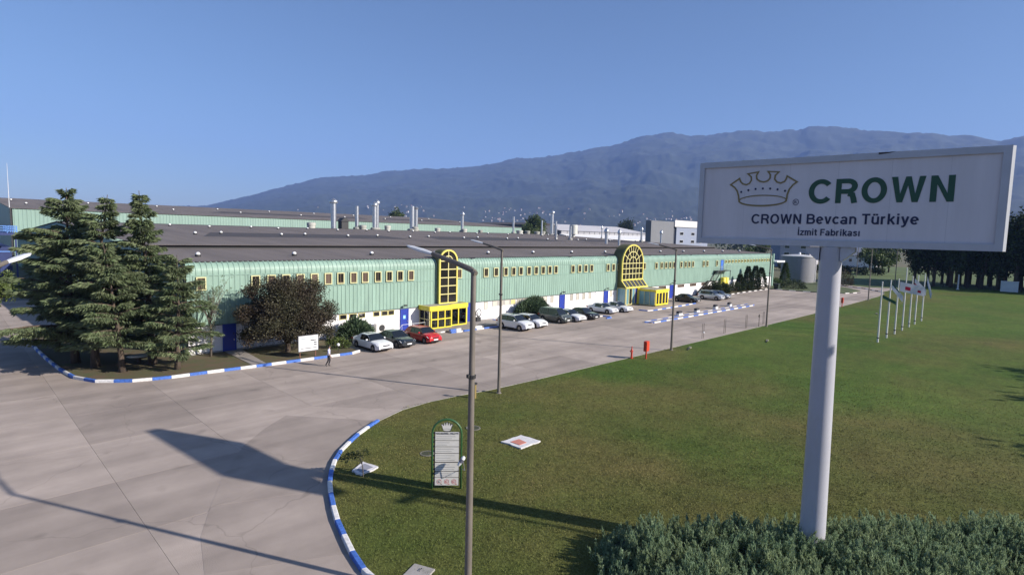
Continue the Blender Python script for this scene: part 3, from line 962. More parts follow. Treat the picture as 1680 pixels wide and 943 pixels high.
# ---- glazed porches
def glazed(part, a, b, z0, z1, cols, rows, bar=0.1, fm=None, gm=None, colw=None):
    """glazed screen between ground points a and b: bars as one frame, panes one by one"""
    fm = fm or M_yel
    a, b = Vector((*a, 0)), Vector((*b, 0))
    d = (b - a); Ln = d.length; d.normalize()
    nv = Vector((d.y, -d.x, 0))
    fn = lambda u, v, dd: tuple(a + d * u + nv * dd + Vector((0, 0, v)))
    fr = MB()
    edges = [Ln * k / cols for k in range(cols + 1)] if colw is None else [Ln * c for c in colw]
    lev = [z0 + (z1 - z0) * k / rows for k in range(rows + 1)]
    for e in edges:
        e0 = min(max(e, bar / 2), Ln - bar / 2)
        fr.prism([(e0 - bar / 2, z0), (e0 + bar / 2, z0), (e0 + bar / 2, z1), (e0 - bar / 2, z1)], lambda u, v, dd: fn(u, v, dd - 0.045), 0.09)
    for v in lev:
        v0 = min(max(v, z0 + bar / 2), z1 - bar / 2)
        fr.prism([(0, v0 - bar / 2), (Ln, v0 - bar / 2), (Ln, v0 + bar / 2), (0, v0 + bar / 2)], lambda u, v, dd: fn(u, v, dd - 0.042), 0.084)
    f = fr.build('screen_frame', fm, part)
    for i in range(len(edges) - 1):
        for j in range(rows):
            g_ = MB()
            g_.prism([(edges[i] + bar / 2, lev[j] + bar / 2), (edges[i + 1] - bar / 2, lev[j] + bar / 2), (edges[i + 1] - bar / 2, lev[j + 1] - bar / 2), (edges[i] + bar / 2, lev[j + 1] - bar / 2)],
                     lambda u, v, dd: fn(u, v, dd - 0.01), 0.02)
            m_ = gm[(i * rows + j) % len(gm)] if isinstance(gm, list) else (gm or M_pglass)
            g_.build('pane', m_, part)
    return f
def clear_glass():
    m = bpy.data.materials.new('porch_glass'); m.use_nodes = True
    nt = m.node_tree; L = nt.links.new
    tr = nn(nt, 'ShaderNodeBsdfTransparent'); tr.inputs[0].default_value = (0.55, 0.58, 0.55, 1)
    gl = nn(nt, 'ShaderNodeBsdfGlossy'); gl.inputs['Roughness'].default_value = 0.03
    fr = nn(nt, 'ShaderNodeFresnel'); fr.inputs[0].default_value = 1.5
    mx = nn(nt, 'ShaderNodeMixShader'); L(fr.outputs[0], mx.inputs[0]); L(tr.outputs[0], mx.inputs[1]); L(gl.outputs[0], mx.inputs[2])
    L(mx.outputs[0], nt.nodes['Material Output'].inputs[0])
    return m
M_pglass = clear_glass()
def porch(name, label, outline, z1, fas, roofm):
    mb = MB()
    mb.prism(outline, lambda u, v, d: (u, v, z1 + d), 0.12)
    p = mb.build(name, roofm, hall)
    p['label'] = label
    f = MB()
    n = len(outline)
    for i in range(n - 1):
        a, b = outline[i], outline[i + 1]
        f.beam((a[0], a[1], z1 - fas / 2 + 0.16), (b[0], b[1], z1 - fas / 2 + 0.16), 0.14, fas)
    f.build('fascia', M_yel, p)
    return p
M_proof = mat('porch_roof', (0.30, 0.285, 0.24), 0.8, var=0.2, scale=1.5)
p1 = porch('porch', 'yellow framed glass porch with flat roof', [(38.5, YF), (38.5, 51.0), (41.75, 51.0), (41.75, 51.45), (44.5, 51.45), (44.5, YF)], 2.62, 0.5, M_proof)
glazed(p1, (38.7, 51.05), (41.75, 51.05), 0.2, 2.32, 3, 2, 0.13, colw=[0, 0.33, 0.66, 1.0])
glazed(p1, (41.8, 51.5), (44.4, 51.5), 0.2, 2.32, 2, 1, 0.14)
glazed(p1, (38.6, YF - 0.05), (38.6, 51.1), 0.2, 2.32, 2, 2, 0.09, fm=M_yelp)
glazed(p1, (44.45, 51.5), (44.45, YF - 0.05), 0.2, 2.32, 1, 1, 0.1)
inn = MB()
inn.box(39.6, 43.6, YF - 0.03, YF + 0.0, 0.2, 2.3)
inn.build('inner_screen', mat('inner_shade', (0.07, 0.065, 0.055), 0.8), p1)
p2 = porch('entrance_tunnel', 'yellow framed glass tunnel reaching out from the arched window', [(81.5, 51.1), (81.5, 47.9), (85.7, 47.9), (85.7, YF)], 2.55, 0.32, M_proof)
glazed(p2, (81.6, 47.95), (85.6, 47.95), 0.12, 2.4, 4, 1, 0.26, gm=M_glass)
glazed(p2, (81.55, 51.0), (81.55, 48.0), 0.12, 2.4, 3, 1, 0.07, fm=M_yelp, gm=[M_film, M_film, M_film])
glazed(p2, (85.65, 48.0), (85.65, YF - 0.05), 0.12, 2.4, 3, 1, 0.09)
glazed(p2, (78.1, 51.3), (81.5, 51.3), 0.12, 2.85, 4, 1, 0.12, fm=M_yelp, gm=[M_film, M_glass, M_film, M_blue, M_glass])
glazed(p2, (78.05, YF - 0.05), (78.05, 51.3), 0.12, 2.85, 1, 1, 0.12, fm=M_yelp, gm=M_film)
lb = MB()
lb.prism([(78.0, YF), (78.0, 51.2), (84.3, 51.2), (84.3, YF)], lambda u, v, d: (u, v, 2.86 + d), 0.08)
lb.build('lobby_roof', M_proof, p2)
po = MB()
po.box(81.25, 81.5, 51.0, 51.25, 0.1, 2.85)
po.build('post', M_yel, p2)

# ---- outside stair to the upper blue door
st = MB()
st.box(112.6, 118.2, YF - 1.3, YF - 0.05, 4.58, 4.70)
stair = st.build('stair', M_dark, hall)
stair['label'] = 'dark steel outside stair up to the high blue door'
tr_me = MB(); tr_me.box(0, 0.30, -1.0, 0, 0, 0.045); tr_me = tr_me.mesh('tread', mat('tread_yellowish', (0.20, 0.16, 0.03), 0.7, rnd=0.4))
for k in range(9):
    link('tread', tr_me, stair, (105.4 + 0.5 * k, YF - 0.2, 0.30 + 0.27 * k))
for k in range(7):
    link('tread', tr_me, stair, (111.2 + 0.32 * k, YF - 0.2, 2.75 + 0.27 * k))
ln = MB()
ln.box(109.7, 111.3, YF - 1.25, YF - 0.1, 2.62, 2.72)
ln.build('landing', M_dark, stair)
for yy in (YF - 1.25, YF - 0.15):
    sg = MB()
    sg.beam((105.2, yy, 0.1), (109.8, yy, 2.66), 0.06, 0.22)
    sg.beam((111.1, yy, 2.66), (113.4, yy, 4.62), 0.06, 0.22)
    sg.build('stringer', M_dark, stair)
M_rail = mat('rail_grey', (0.25, 0.26, 0.25), 0.5)
rl = MB()
yy = YF - 1.27
rl.tube([(105.2, yy, 1.1), (109.8, yy, 3.7), (111.1, yy, 3.7), (113.4, yy, 5.65), (118.2, yy, 5.65), (118.2, YF - 0.1, 5.65)], 0.025, 6)
rl.tube([(113.4, yy, 5.2), (118.2, yy, 5.2), (118.2, YF - 0.1, 5.2)], 0.02, 6)
for x, za, zb in ((105.2, 0.1, 1.1), (107.5, 1.4, 2.4), (109.8, 2.66, 3.7), (111.1, 2.66, 3.7), (113.4, 4.6, 5.65), (115.8, 4.6, 5.65), (118.2, 4.6, 5.65)):
    rl.tube([(x, yy, za), (x, yy, zb)], 0.02, 6)
rl.build('handrail', M_rail, stair)
for x in (110.0, 111.0, 113.5, 118.0):
    pp = MB()
    pp.box(x - 0.05, x + 0.05, YF - 1.25, YF - 1.15, 0, 4.58 if x > 112 else 2.62)
    pp.build('stair_post', M_dark, stair)
# ---- exhaust stacks
def stack(x, y, z0, h, r, cap='cone', base=True, m=M_gal, lean=0.0):
    mb = MB()
    mb.tube([(x, y, z0), (x + lean * 0.5, y, z0 + h * 0.5), (x + lean, y, z0 + h)], r, 12)
    for k in range(1, int(h / 1.4)):
        mb.tube([(x, y, z0 + 1.4 * k - 0.04), (x, y, z0 + 1.4 * k + 0.04)], r * 1.06, 12)
    s = mb.build('exhaust_stack', m, hall, smooth='auto')
    if cap == 'cone':
        c = MB()
        c.lathe((x + lean, y, z0 + h), [(r * 1.5, -0.35), (r * 1.65, 0.05), (r * 1.5, 0.25), (r * 0.7, 0.65), (r * 0.15, 0.8)], 12)
        c.build('cowl', m, s, smooth='auto')
    elif cap == 'cut':
        c = MB()
        c.lathe((x + lean, y, z0 + h), [(r * 1.02, -0.1), (r * 1.15, 0.0), (r * 1.3, 0.35), (r * 0.3, 0.75)], 12)
        c.build('cowl', m, s, smooth='auto')
    if base:
        b = MB()
        b.lathe((x, y, z0 - 0.4), [(r * 2.0, 0), (r * 2.0, 0.8), (r * 1.7, 1.0)], 12)
        b.build('curb', mat('curb_grey', (0.30, 0.30, 0.28), 0.8), s)
    return s
zr = RIDGE_Z + 0.05
stack(66.3, 125.6, zr - 1.0, 7.4, 0.62)
stack(72.8, 126.2, zr, 5.7, 0.45, cap=None)
stack(77.6, 126.0, zr, 6.3, 0.5, cap='cone')
stack(78.6, 126.4, zr, 6.9, 0.45)
stack(89.0, 126.0, zr, 6.5, 0.62, cap=None)
stack(90.6, 126.4, zr, 5.8, 0.45, cap='cut')
stack(106.4, 126.0, zr, 5.2, 0.42)
stack(127.3, 126.0, zr, 5.3, 0.32, cap=None)
stack(143.9, 124.5, zr - 0.3, 7.6, 0.55)
for x, y, h, r, c in ((111.6, 95.0, 3.3, 0.22, None), (113.6, 92.0, 3.6, 0.30, None), (108.6, 77.3, 3.0, 0.36, 'cone'), (106.0, 72.0, 2.9, 0.26, 'cone'), (139.5, 101.0, 3.3, 0.16, 'cone'),
                      (140.5, 88.0, 3.6, 0.28, 'cone'), (141.8, 82.5, 3.0, 0.28, 'cone')):
    stack(x, y, rz2(y) - 0.1, h, r, c, base=(h > 3.2))
for x, y, h, r in ((129.5, 116.0, 4.6, 0.28), (136.0, 116.0, 4.6, 0.34)):
    stack(x, y, rz2(y) - 0.1, h, r, None)
for x, r, h in ((60.6, 1.0, 1.5), (73.9, 0.9, 1.3), (81.0, 0.8, 1.4), (89.5, 0.9, 1.3), (97.0, 0.8, 1.2), (106.5, 0.9, 1.2), (112.8, 0.7, 1.0), (129.4, 1.1, 1.3), (133.0, 0.9, 1.2), (137.5, 1.0, 1.1), (140.5, 0.8, 1.2)):
    c = MB()
    c.lathe((x, 125.3, RIDGE_Z - 0.2), [(r * 0.9, 0), (r * 0.9, h * 0.6), (r, h * 0.62), (r, h), (r * 0.6, h + 0.1)], 12)
    c.build('ridge_ventilator', mat('curb_grey2', (0.38, 0.38, 0.34), 0.8, rnd=0.3), hall, smooth='auto')
c = MB()
c.lathe((139.8, 112.0, rz2(112) - 0.1), [(0.5, 0), (0.5, 0.8), (1.25, 0.9), (1.25, 3.6), (1.1, 3.75)], 14)
c.build('roof_tank', mat('tank_cream', (0.55, 0.55, 0.50), 0.5, var=0.1, scale=2), hall, smooth='auto')
c = MB()                                                         # square louvre box beside the first stack
c.box(68.2, 70.0, 125.2, 127.0, RIDGE_Z, RIDGE_Z + 1.9)
c.prism([(67.9, RIDGE_Z + 1.9), (70.3, RIDGE_Z + 1.9), (69.4, RIDGE_Z + 2.7), (68.8, RIDGE_Z + 2.7)], lambda u, v, d: (u, 125.0 + d, v), 2.2)
c.build('louvre_box', M_dark, hall)
# end canopy slab at the far corner
c = MB()
c.box(X1 + 0.1, 149.8, 52.0, 55.5, 5.9, 6.25)
c.build('end_canopy', M_white, hall)
c = MB()
c.box(X1 - 0.35, X1 + 0.3, YF - 0.25, YF + 0.3, 0, 8.0)
c.build('corner_column', M_trim, hall)

# ================================================================== BACK HALL
bh = thing('back_factory_hall', 'taller pale green factory hall rising behind the grey roof', 'factory', (14.6, 208, 0), world=True)
BY, BEZ, BRY, BRZ, BX1 = 208.0, 15.05, 290.0, 20.3, 216.0
M_clad2 = mat('pale_green_cladding', (0.21, 0.315, 0.265), 0.5, var=0.06, scale=0.6, stretch=(1, 1, 0.2))
mb = MB()
x = 14.6
pts = []
while x < BX1:
    for fx, o in ((0, 0), (0.5, 0), (0.6, 1), (0.9, 1)):
        pts.append((x + fx * 0.9, BY - o * 0.06))
    x += 0.9
vs = []
for px, py in pts:
    vs += [(px, py, 0), (px, py, BEZ)]
mb.add(vs, [(2 * i, 2 * i + 2, 2 * i + 3, 2 * i + 1) for i in range(len(pts) - 1)])
mb.build('front_wall', M_clad2, bh)
for xx in (14.6, BX1):
    mb = MB()
    mb.prism([(BY, 0), (BY, BEZ - 0.1), (BRY, BRZ - 0.1), (BRY + 82, BEZ - 0.1), (BRY + 82, 0)], lambda u, v, d: (xx + d, u, v), 0.2)
    mb.build('gable_wall', M_clad2, bh)
mb = MB()
mb.prism([(BY - 0.4, BEZ - 0.02), (BRY, BRZ), (BRY, BRZ - 0.1), (BY - 0.4, BEZ - 0.12)], lambda u, v, d: (14.3 + d, u, v), BX1 - 14.0)
mb.build('roof_slope', M_roof, bh)
mb = MB()
mb.prism([(BRY, BRZ), (BRY + 82.4, BEZ - 0.02), (BRY + 82.4, BEZ - 0.12), (BRY, BRZ - 0.1)], lambda u, v, d: (14.3 + d, u, v), BX1 - 14.0)
mb.build('roof_slope', M_roof, bh)
for k in range(9):
    for yy in (236, 262):
        xx = 20 + 22 * k + random.uniform(-3, 3)
        zz = BEZ + (BRZ - BEZ) * (yy - BY) / (BRY - BY)
        o = link('roof_vent', dome_me, bh, (xx, yy, zz + 0.05))
        o.scale = (1.6, 1.6, 1.6)
mb = MB()
mb.box(14.25, 14.6, BY - 0.35, BY + 0.05, 0, BEZ + 0.1)
mb.build('corner_trim', M_dark, bh)
mb = MB()
mb.tube([(14.2, BY - 0.2, BEZ), (14.2, BY - 0.2, BEZ + 12)], [0.09, 0.03], 6)
mb.build('aerial', mat('white_metal', (0.7, 0.7, 0.7), 0.5), bh)
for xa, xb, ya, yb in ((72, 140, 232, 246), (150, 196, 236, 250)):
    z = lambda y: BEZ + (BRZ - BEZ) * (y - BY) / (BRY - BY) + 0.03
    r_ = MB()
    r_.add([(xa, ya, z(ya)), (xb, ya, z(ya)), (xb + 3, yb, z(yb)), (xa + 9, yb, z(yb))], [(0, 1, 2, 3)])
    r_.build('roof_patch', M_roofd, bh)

# ================================================================== BLUE LOADING TOWER at the left edge
bt = thing('loading_tower', 'dark blue steel tower with light blue railings at the left edge', 'tower', (7, 128, 0), world=True)
M_navy = mat('navy_steel', (0.015, 0.03, 0.12), 0.5, var=0.15, scale=0.6)
M_lrail = mat('light_blue_rail', (0.12, 0.28, 0.65), 0.5)
mb = MB(); mb.box(-4, 8.6, 126, 150, 0, 7.0); mb.box(-1.0, 6.2, 127, 149, 7.0, 9.0); mb.build('tower_body', M_navy, bt)
mb = MB(); mb.box(-4, 9.2, 121.5, 150, 9.0, 9.35); mb.build('platform', M_navy, bt)
mb = MB()
for z in (9.75, 10.1, 10.45):
    mb.beam((-4, 121.7, z), (9.1, 121.7, z), 0.09); mb.beam((9.1, 121.7, z), (9.1, 150, z), 0.09)
for k in range(12):
    mb.beam((-4 + 1.19 * k, 121.7, 9.3), (-4 + 1.19 * k, 121.7, 10.48), 0.09)
for k in range(8):
    mb.beam((9.1, 123 + 3.5 * k, 9.3), (9.1, 123 + 3.5 * k, 10.48), 0.09)
mb.build('railing', M_lrail, bt)
for x in (0.5, 4.8, 8.9):
    mb = MB(); mb.box(x - 0.12, x + 0.12, 121.8, 122.04, 0, 9.0); mb.build('tower_post', M_navy, bt)
mb = MB()
mb.beam((2.0, 121.6, 6.4), (6.6, 121.6, 8.9), 0.14); mb.beam((2.0, 121.6, 6.4), (8.8, 121.6, 6.4), 0.12)
mb.build('brace', M_lrail, bt)
mb = MB(); mb.beam((6.2, 121.3, 7.2), (5.2, 121.3, 10.3), 0.35, 0.2); mb.build('chute', mat('chute_pale', (0.6, 0.58, 0.5), 0.6), bt)
# ================================================================== VEGETATION
M_bark = mat('bark', (0.085, 0.062, 0.045), 0.95, var=0.35, scale=6, bump=0.8, bscale=18, stretch=(1, 1, 0.3))
M_cedar = mat('cedar_needles', (0.132, 0.180, 0.084), 0.7, scale=0.9, col2=(0.180, 0.206, 0.112), island=0.45, spec=0.25, trans=0.38)
M_plum = mat('plum_leaves', (0.052, 0.036, 0.026), 0.6, scale=0.5, col2=(0.066, 0.066, 0.036), island=0.5, spec=0.3, trans=0.15)
M_jun = mat('juniper_sprays', (0.070, 0.112, 0.060), 0.7, scale=1.4, col2=(0.085, 0.12, 0.062), island=0.4, spec=0.25, trans=0.08)
M_hedge = mat('hedge_sprays', (0.215, 0.305, 0.180), 0.7, scale=0.9, col2=(0.270, 0.330, 0.180), island=0.4, spec=0.25, trans=0.45)
M_green = mat('broad_leaves', (0.050, 0.085, 0.022), 0.6, scale=0.6, col2=(0.085, 0.115, 0.03), island=0.45, spec=0.3, trans=0.18)
M_darkg = mat('dark_leaves', (0.030, 0.046, 0.020), 0.7, scale=0.12, col2=(0.056, 0.074, 0.030), island=0.4, spec=0.2, trans=0.08)
M_yelg = mat('yellow_green_leaves', (0.10, 0.13, 0.03), 0.6, scale=1.0, col2=(0.07, 0.10, 0.025), island=0.4, trans=0.15)

def cedar_parts(h, rmax, z0, seed, dens=1.0, lean=(0, 0), power=0.8, thin_top=0.0):
    rg = np.random.default_rng(seed)
    rnd_ = random.Random(seed)
    mb = MB()
    npt = 9
    tp = []
    for k in range(npt + 1):
        t = k / npt
        tp.append((lean[0] * t * t + 0.12 * math.sin(3 * t + seed), lean[1] * t * t + 0.10 * math.cos(2.3 * t + seed), h * t))
    r0 = 0.018 * h + 0.05
    mb.tube([(p[0], p[1], p[2] - 0.15 if k == 0 else p[2]) for k, p in enumerate(tp)], [r0 * (1 - 0.93 * k / npt) * (1.25 if k == 0 else 1) for k in range(npt + 1)], 9)
    def axis(z):
        t = max(0, min(1, z / h)); i = min(int(t * npt), npt - 1); f = t * npt - i
        a, b = tp[i], tp[i + 1]
        return np.array([a[0] + (b[0] - a[0]) * f, a[1] + (b[1] - a[1]) * f, z])
    QS = []
    z = z0
    az = rnd_.uniform(0, 6.28)
    while z < h - 0.25:
        t = (z - z0) / (h - z0)
        env = rmax * ((1 - t) ** power) * (0.62 + 0.38 * min(1, t * 5 + 0.25)) + 0.25
        nb = 3 if t > 0.8 else 4
        for b in range(nb):
            az += 2 * math.pi / nb + rnd_.uniform(-0.35, 0.35)
            if rnd_.random() < 0.14:
                continue
            L = env * rnd_.uniform(0.5, 1.15)
            el0 = rad(rnd_.uniform(6, 24) + 22 * t - 4 * (1 - t))
            o = axis(z + rnd_.uniform(-0.12, 0.12))
            d = np.array([math.cos(az), math.sin(az), 0.0]); sd = np.array([-math.sin(az), math.cos(az), 0.0])
            droop = 0.10 + 0.10 * rnd_.random() + 0.12 * t
            cur = lambda s: o + d * (L * s * math.cos(el0))[:, None] + np.array([0, 0, 1.0]) * (L * s * math.sin(el0) - droop * L * s ** 2.2)[:, None]
            ss = np.linspace(0.02, 1, 6)
            pts = cur(ss)
            if L > 0.7:
                mb.tube([tuple(p) for p in pts[:-1]], [0.022 * L * (1 - 0.8 * s) + 0.006 for s in ss[:-1]], 4, cap=False)
            n = int((40 + 125 * L) * dens)
            s = rg.random(n) ** 0.75 * 0.86 + 0.14
            wid = (0.42 * L * (1 - s) ** 0.7 + 0.10) * (0.6 + 0.5 * np.sin(s * 17 + az * 5) ** 2)
            u = rg.uniform(-1, 1, n)
            P = cur(s) + sd * (u * wid)[:, None]
            P[:, 2] += -0.18 * np.abs(u) * wid - rg.random(n) ** 2 * 0.22 + 0.05
            D = d * (0.75 + 0.3 * s)[:, None] + sd * (u * 0.9)[:, None] + rg.normal(0, 0.25, (n, 3))
            D[:, 2] -= 0.30 + 0.45 * rg.random(n)
            QS.append(leaves(P, D, rg.uniform(0.24, 0.5, n) * (0.85 + 0.03 * L), rg.uniform(0.06, 0.115, n), rg))
        z += rnd_.uniform(0.34, 0.56) * (0.8 + 0.5 * (1 - t))
    return mb.mesh('trunk', M_bark, True), quads_mesh('crown', np.concatenate(QS), M_cedar)
def cedar(label, loc, h, rmax, z0, seed, **kw):
    t = thing('cedar_tree', label, 'tree', (loc[0], loc[1], 0.08), group='cedars in the planted bed')
    a, b = cedar_parts(h, rmax, z0, seed, **kw)
    link('trunk', a, t); link('crown', b, t)
    return t
cedar('tall broad cedar, leftmost of the two with the highest tops', (7.2, 55.6), 13.7, 6.0, 1.8, 3, dens=1.15)
cedar('tall cedar with hooked top just right of the leftmost one', (8.2, 52.9), 13.2, 4.2, 1.8, 5, lean=(0.9, -0.5), dens=1.0)
cedar('tall slim topped cedar nearest the corner of the green hall', (11.4, 51.2), 13.6, 3.8, 1.8, 8, lean=(-0.25, 0.2), power=0.95)
cedar('short cedar in front, close to the kerb and blue door', (12.6, 48.3), 8.8, 3.5, 1.4, 12, power=0.7)
cedar('slender cedar on a slanting bare trunk by the white slab', (9.2, 50.1), 9.6, 3.7, 2.3, 15, lean=(-0.6, 0.5), power=0.75)
cedar('lower cedar behind the others at the far left kerb', (6.9, 61.5), 9.5, 4.6, 2.0, 19)

def cloud(blobs, n, size, rg, m, name='crown', up=0.25, shell=0.45, asp=0.55):
    """leaves spread through uneven blobs (x, y, z, rx, ry, rz)"""
    vol = np.array([b[3] * b[4] * b[5] for b in blobs]); vol = vol ** 0.75; vol /= vol.sum()
    QS = []
    for b, w in zip(blobs, vol):
        k = max(8, int(n * w))
        d = rg.normal(size=(k, 3)); d /= np.linalg.norm(d, axis=1, keepdims=True)
        r = rg.random(k) ** shell
        bump = 0.78 + 0.44 * np.sin(d[:, 0] * 5 + b[0] * 3) * np.sin(d[:, 1] * 5 + b[1] * 2) * np.sin(d[:, 2] * 6 + b[2])
        P = np.array(b[:3]) + d * (r * bump)[:, None] * np.array(b[3:6])
        D = d * 0.6 + rg.normal(0, 0.7, (k, 3)); D[:, 2] += up
        QS.append(leaves(P, D, rg.uniform(0.7, 1.3, k) * size, rg.uniform(0.7, 1.3, k) * size * asp, rg))
    return quads_mesh(name, np.concatenate(QS), m)
def limbs(mb, base, tips, r0, rg):
    for tp in tips:
        a = Vector(base); b = Vector(tp)
        mid = a.lerp(b, 0.5) + Vector((rg.uniform(-.3, .3), rg.uniform(-.3, .3), rg.uniform(0, .4)))
        mb.tube([a, a.lerp(mid, 0.5) + Vector((0, 0, 0.1)), mid, mid.lerp(b, 0.6), b], [r0, r0 * 0.8, r0 * 0.6, r0 * 0.4, r0 * 0.15], 6)

# ---- purple leaved plum in front of the facade
rg = np.random.default_rng(31)
pt = thing('plum_tree', 'round dark purple leaved tree with many stems beside the white notice board', 'tree', (21.7, 49.6, 0.08))
mb = MB()
mb.tube([(0, 0, -0.2), (0.03, 0, 0.5), (0, 0.03, 0.8)], [0.28, 0.22, 0.24], 10)
bl = []
tips = []
for k in range(84):
    a = rg.uniform(0, 6.28); q = rg.random() ** 0.6
    zz = rg.uniform(1.5, 6.1)
    R_ = 4.15 * math.sqrt(max(0.04, 1 - ((zz - 3.3) / 3.4) ** 2)) * q
    bl.append((R_ * math.cos(a), R_ * math.sin(a) * 0.62, zz, rg.uniform(0.8, 1.35), rg.uniform(0.8, 1.3), rg.uniform(0.6, 1.0)))
for k in range(16):
    a = k * 0.393 + rg.uniform(-.2, .2)
    bl.append((4.0 * math.cos(a), 2.5 * math.sin(a), rg.uniform(1.3, 3.6), rg.uniform(0.6, 1.0), rg.uniform(0.6, 1.0), rg.uniform(0.5, 0.8)))
for k in range(6):
    bl.append((rg.uniform(-.9, .9), rg.uniform(-.8, .8), 3.55 + rg.uniform(-.4, .5), rg.uniform(3.5, 4.3), rg.uniform(2.2, 2.7), rg.uniform(2.3, 2.9)))
for k in range(11):
    a = k * 0.571
    tips.append((2.3 * math.cos(a), 2.1 * math.sin(a), 3.2 + 1.2 * (k % 3) / 2))
limbs(mb, (0, 0, 0.65), tips, 0.14, random.Random(3))
link('trunk', mb.mesh('trunk', M_bark, True), pt)
link('crown', cloud(bl, 90000, 0.165, rg, M_plum, shell=0.45), pt)
rg = np.random.default_rng(33)
sh = thing('shrub', 'yellow green shrub under the purple tree beside the white sedan', 'shrub', (26.0, 48.3, 0.08))
link('foliage', cloud([(0, 0, 0.55, 0.9, 0.7, 0.6), (0.5, -0.5, 0.4, 0.5, 0.5, 0.45), (-0.7, 0.2, 0.7, 0.6, 0.6, 0.7)], 1500, 0.16, rg, M_yelg, 'foliage'), sh)
mb = MB(); limbs(mb, (0, 0, -0.1), [(0.3, 0.2, 0.8), (-0.5, 0.1, 0.9), (0.2, -0.4, 0.6)], 0.03, random.Random(4)); link('stem', mb.mesh('stem', M_bark), sh)

# ---- thin, nearly bare tree at the corner window
rg = np.random.default_rng(41)
bt_ = thing('bare_tree', 'thin nearly bare young tree in front of the leftmost upper window', 'tree', (15.9, 51.6, 0.08))
mb = MB()
mb.tube([(0, 0, -0.1), (0.1, 0, 1.6), (0.05, 0.1, 3.2)], [0.11, 0.08, 0.06], 7)
rr = random.Random(5)
tipsl = []
for k in range(16):
    z = rr.uniform(2.0, 3.4); a = rr.uniform(0, 6.28); L = rr.uniform(1.2, 3.4)
    b = (0.05 + 0.5 * L * math.cos(a), 0.1 + 0.5 * L * math.sin(a), z + L * 0.95)
    mb.tube([(0.07, 0.05, z), (0.07 + 0.2 * L * math.cos(a), 0.05 + 0.2 * L * math.sin(a), z + 0.45 * L), b], [0.04, 0.026, 0.008], 5)
    for q in range(7):
        f = rr.uniform(0.45, 1.0)
        p = (0.07 + (b[0] - 0.07) * f, 0.05 + (b[1] - 0.05) * f, z + (b[2] - z) * f)
        e = (p[0] + rr.uniform(-.5, .5), p[1] + rr.uniform(-.5, .5), p[2] + rr.uniform(.1, .6))
        mb.tube([p, e], [0.012, 0.004], 4)
        tipsl.append(e)
link('trunk', mb.mesh('trunk', mat('pale_bark', (0.13, 0.11, 0.09), 0.9, var=0.3, scale=5), True), bt_)
link('crown', cloud([(e[0], e[1], e[2], 0.18, 0.18, 0.18) for e in tipsl] + [(0.1, 0, 2.6, 0.7, 0.6, 1.0), (0, 0, 1.6, 0.5, 0.5, 0.7)], 1700, 0.11, rg, M_cedar), bt_)

# ---- spreading junipers
def juniper(label, loc, rx, ry, h, n, seed, m=M_jun, spray=0.55, name='juniper_bush', lift=0.6, group=None):
    rg = np.random.default_rng(seed)
    t = thing(name, label, 'bush', (loc[0], loc[1], 0.05), group=group)
    d = rg.normal(size=(n, 3)); d[:, 2] = np.abs(d[:, 2]) * 0.9 + 0.02
    d /= np.linalg.norm(d, axis=1, keepdims=True)
    lump = 0.80 + 0.28 * vnoise(d[:, 0] * 3 + 7, d[:, 1] * 3 + d[:, 2] * 2 + seed, seed)
    r = (0.45 + 0.55 * rg.random(n) ** 0.5) * lump
    P = d * r[:, None] * np.array([rx, ry, h])
    D = d * np.array([1, 1, 0.5]) + rg.normal(0, 0.3, (n, 3)); D[:, 2] += lift
    link('foliage', quads_mesh('foliage', leaves(P, D, rg.uniform(0.6, 1.2, n) * spray, rg.uniform(0.10, 0.2, n) * spray * 1.3, rg), m), t)
    mb = MB()
    rr = random.Random(seed)
    limbs(mb, (0, 0, -0.1), [(rx * 0.6 * math.cos(a), ry * 0.6 * math.sin(a), h * 0.55) for a in (0.3, 1.5, 2.8, 4.0, 5.2)], 0.05, rr)
    link('stem', mb.mesh('stem', M_bark), t)
    return t
juniper('feathery green juniper bush behind the white sedan', (29.2, 51.0), 1.9, 1.3, 2.2, 3800, 51)
juniper('wide feathery juniper bush against the wall behind the white cars', (56.2, 51.6), 3.5, 1.35, 2.5, 7500, 52)
juniper('small reddish bush at the foot of the outside stair', (106.2, 51.2), 1.3, 1.0, 1.9, 1500, 53, m=M_plum)
juniper('green bush beneath the outside stair behind the silver car', (110.5, 51.3), 2.3, 1.0, 2.5, 2200, 54, m=M_darkg)
juniper('dark bush in front of the yellow tanks', (113.9, 51.2), 1.5, 1.0, 2.2, 1500, 55, m=M_darkg)
juniper('clipped low bush, leftmost of the far facade trees', (120.2, 51.4), 2.2, 1.3, 2.2, 1600, 56, m=M_darkg, name='clipped_bush', spray=0.35)
juniper('clipped bush right of the small far conifer', (125.5, 51.3), 2.6, 1.4, 2.4, 1800, 57, m=M_darkg, name='clipped_bush', spray=0.35)
juniper('clipped bush under the dark far conifers', (129.3, 51.3), 2.3, 1.3, 2.2, 1600, 58, m=M_darkg, name='clipped_bush', spray=0.35)
juniper('broad round clipped bush in front of the grey tank', (141.5, 47.0), 2.8, 3.4, 2.3, 3000, 59, m=M_darkg, name='clipped_bush', spray=0.35)
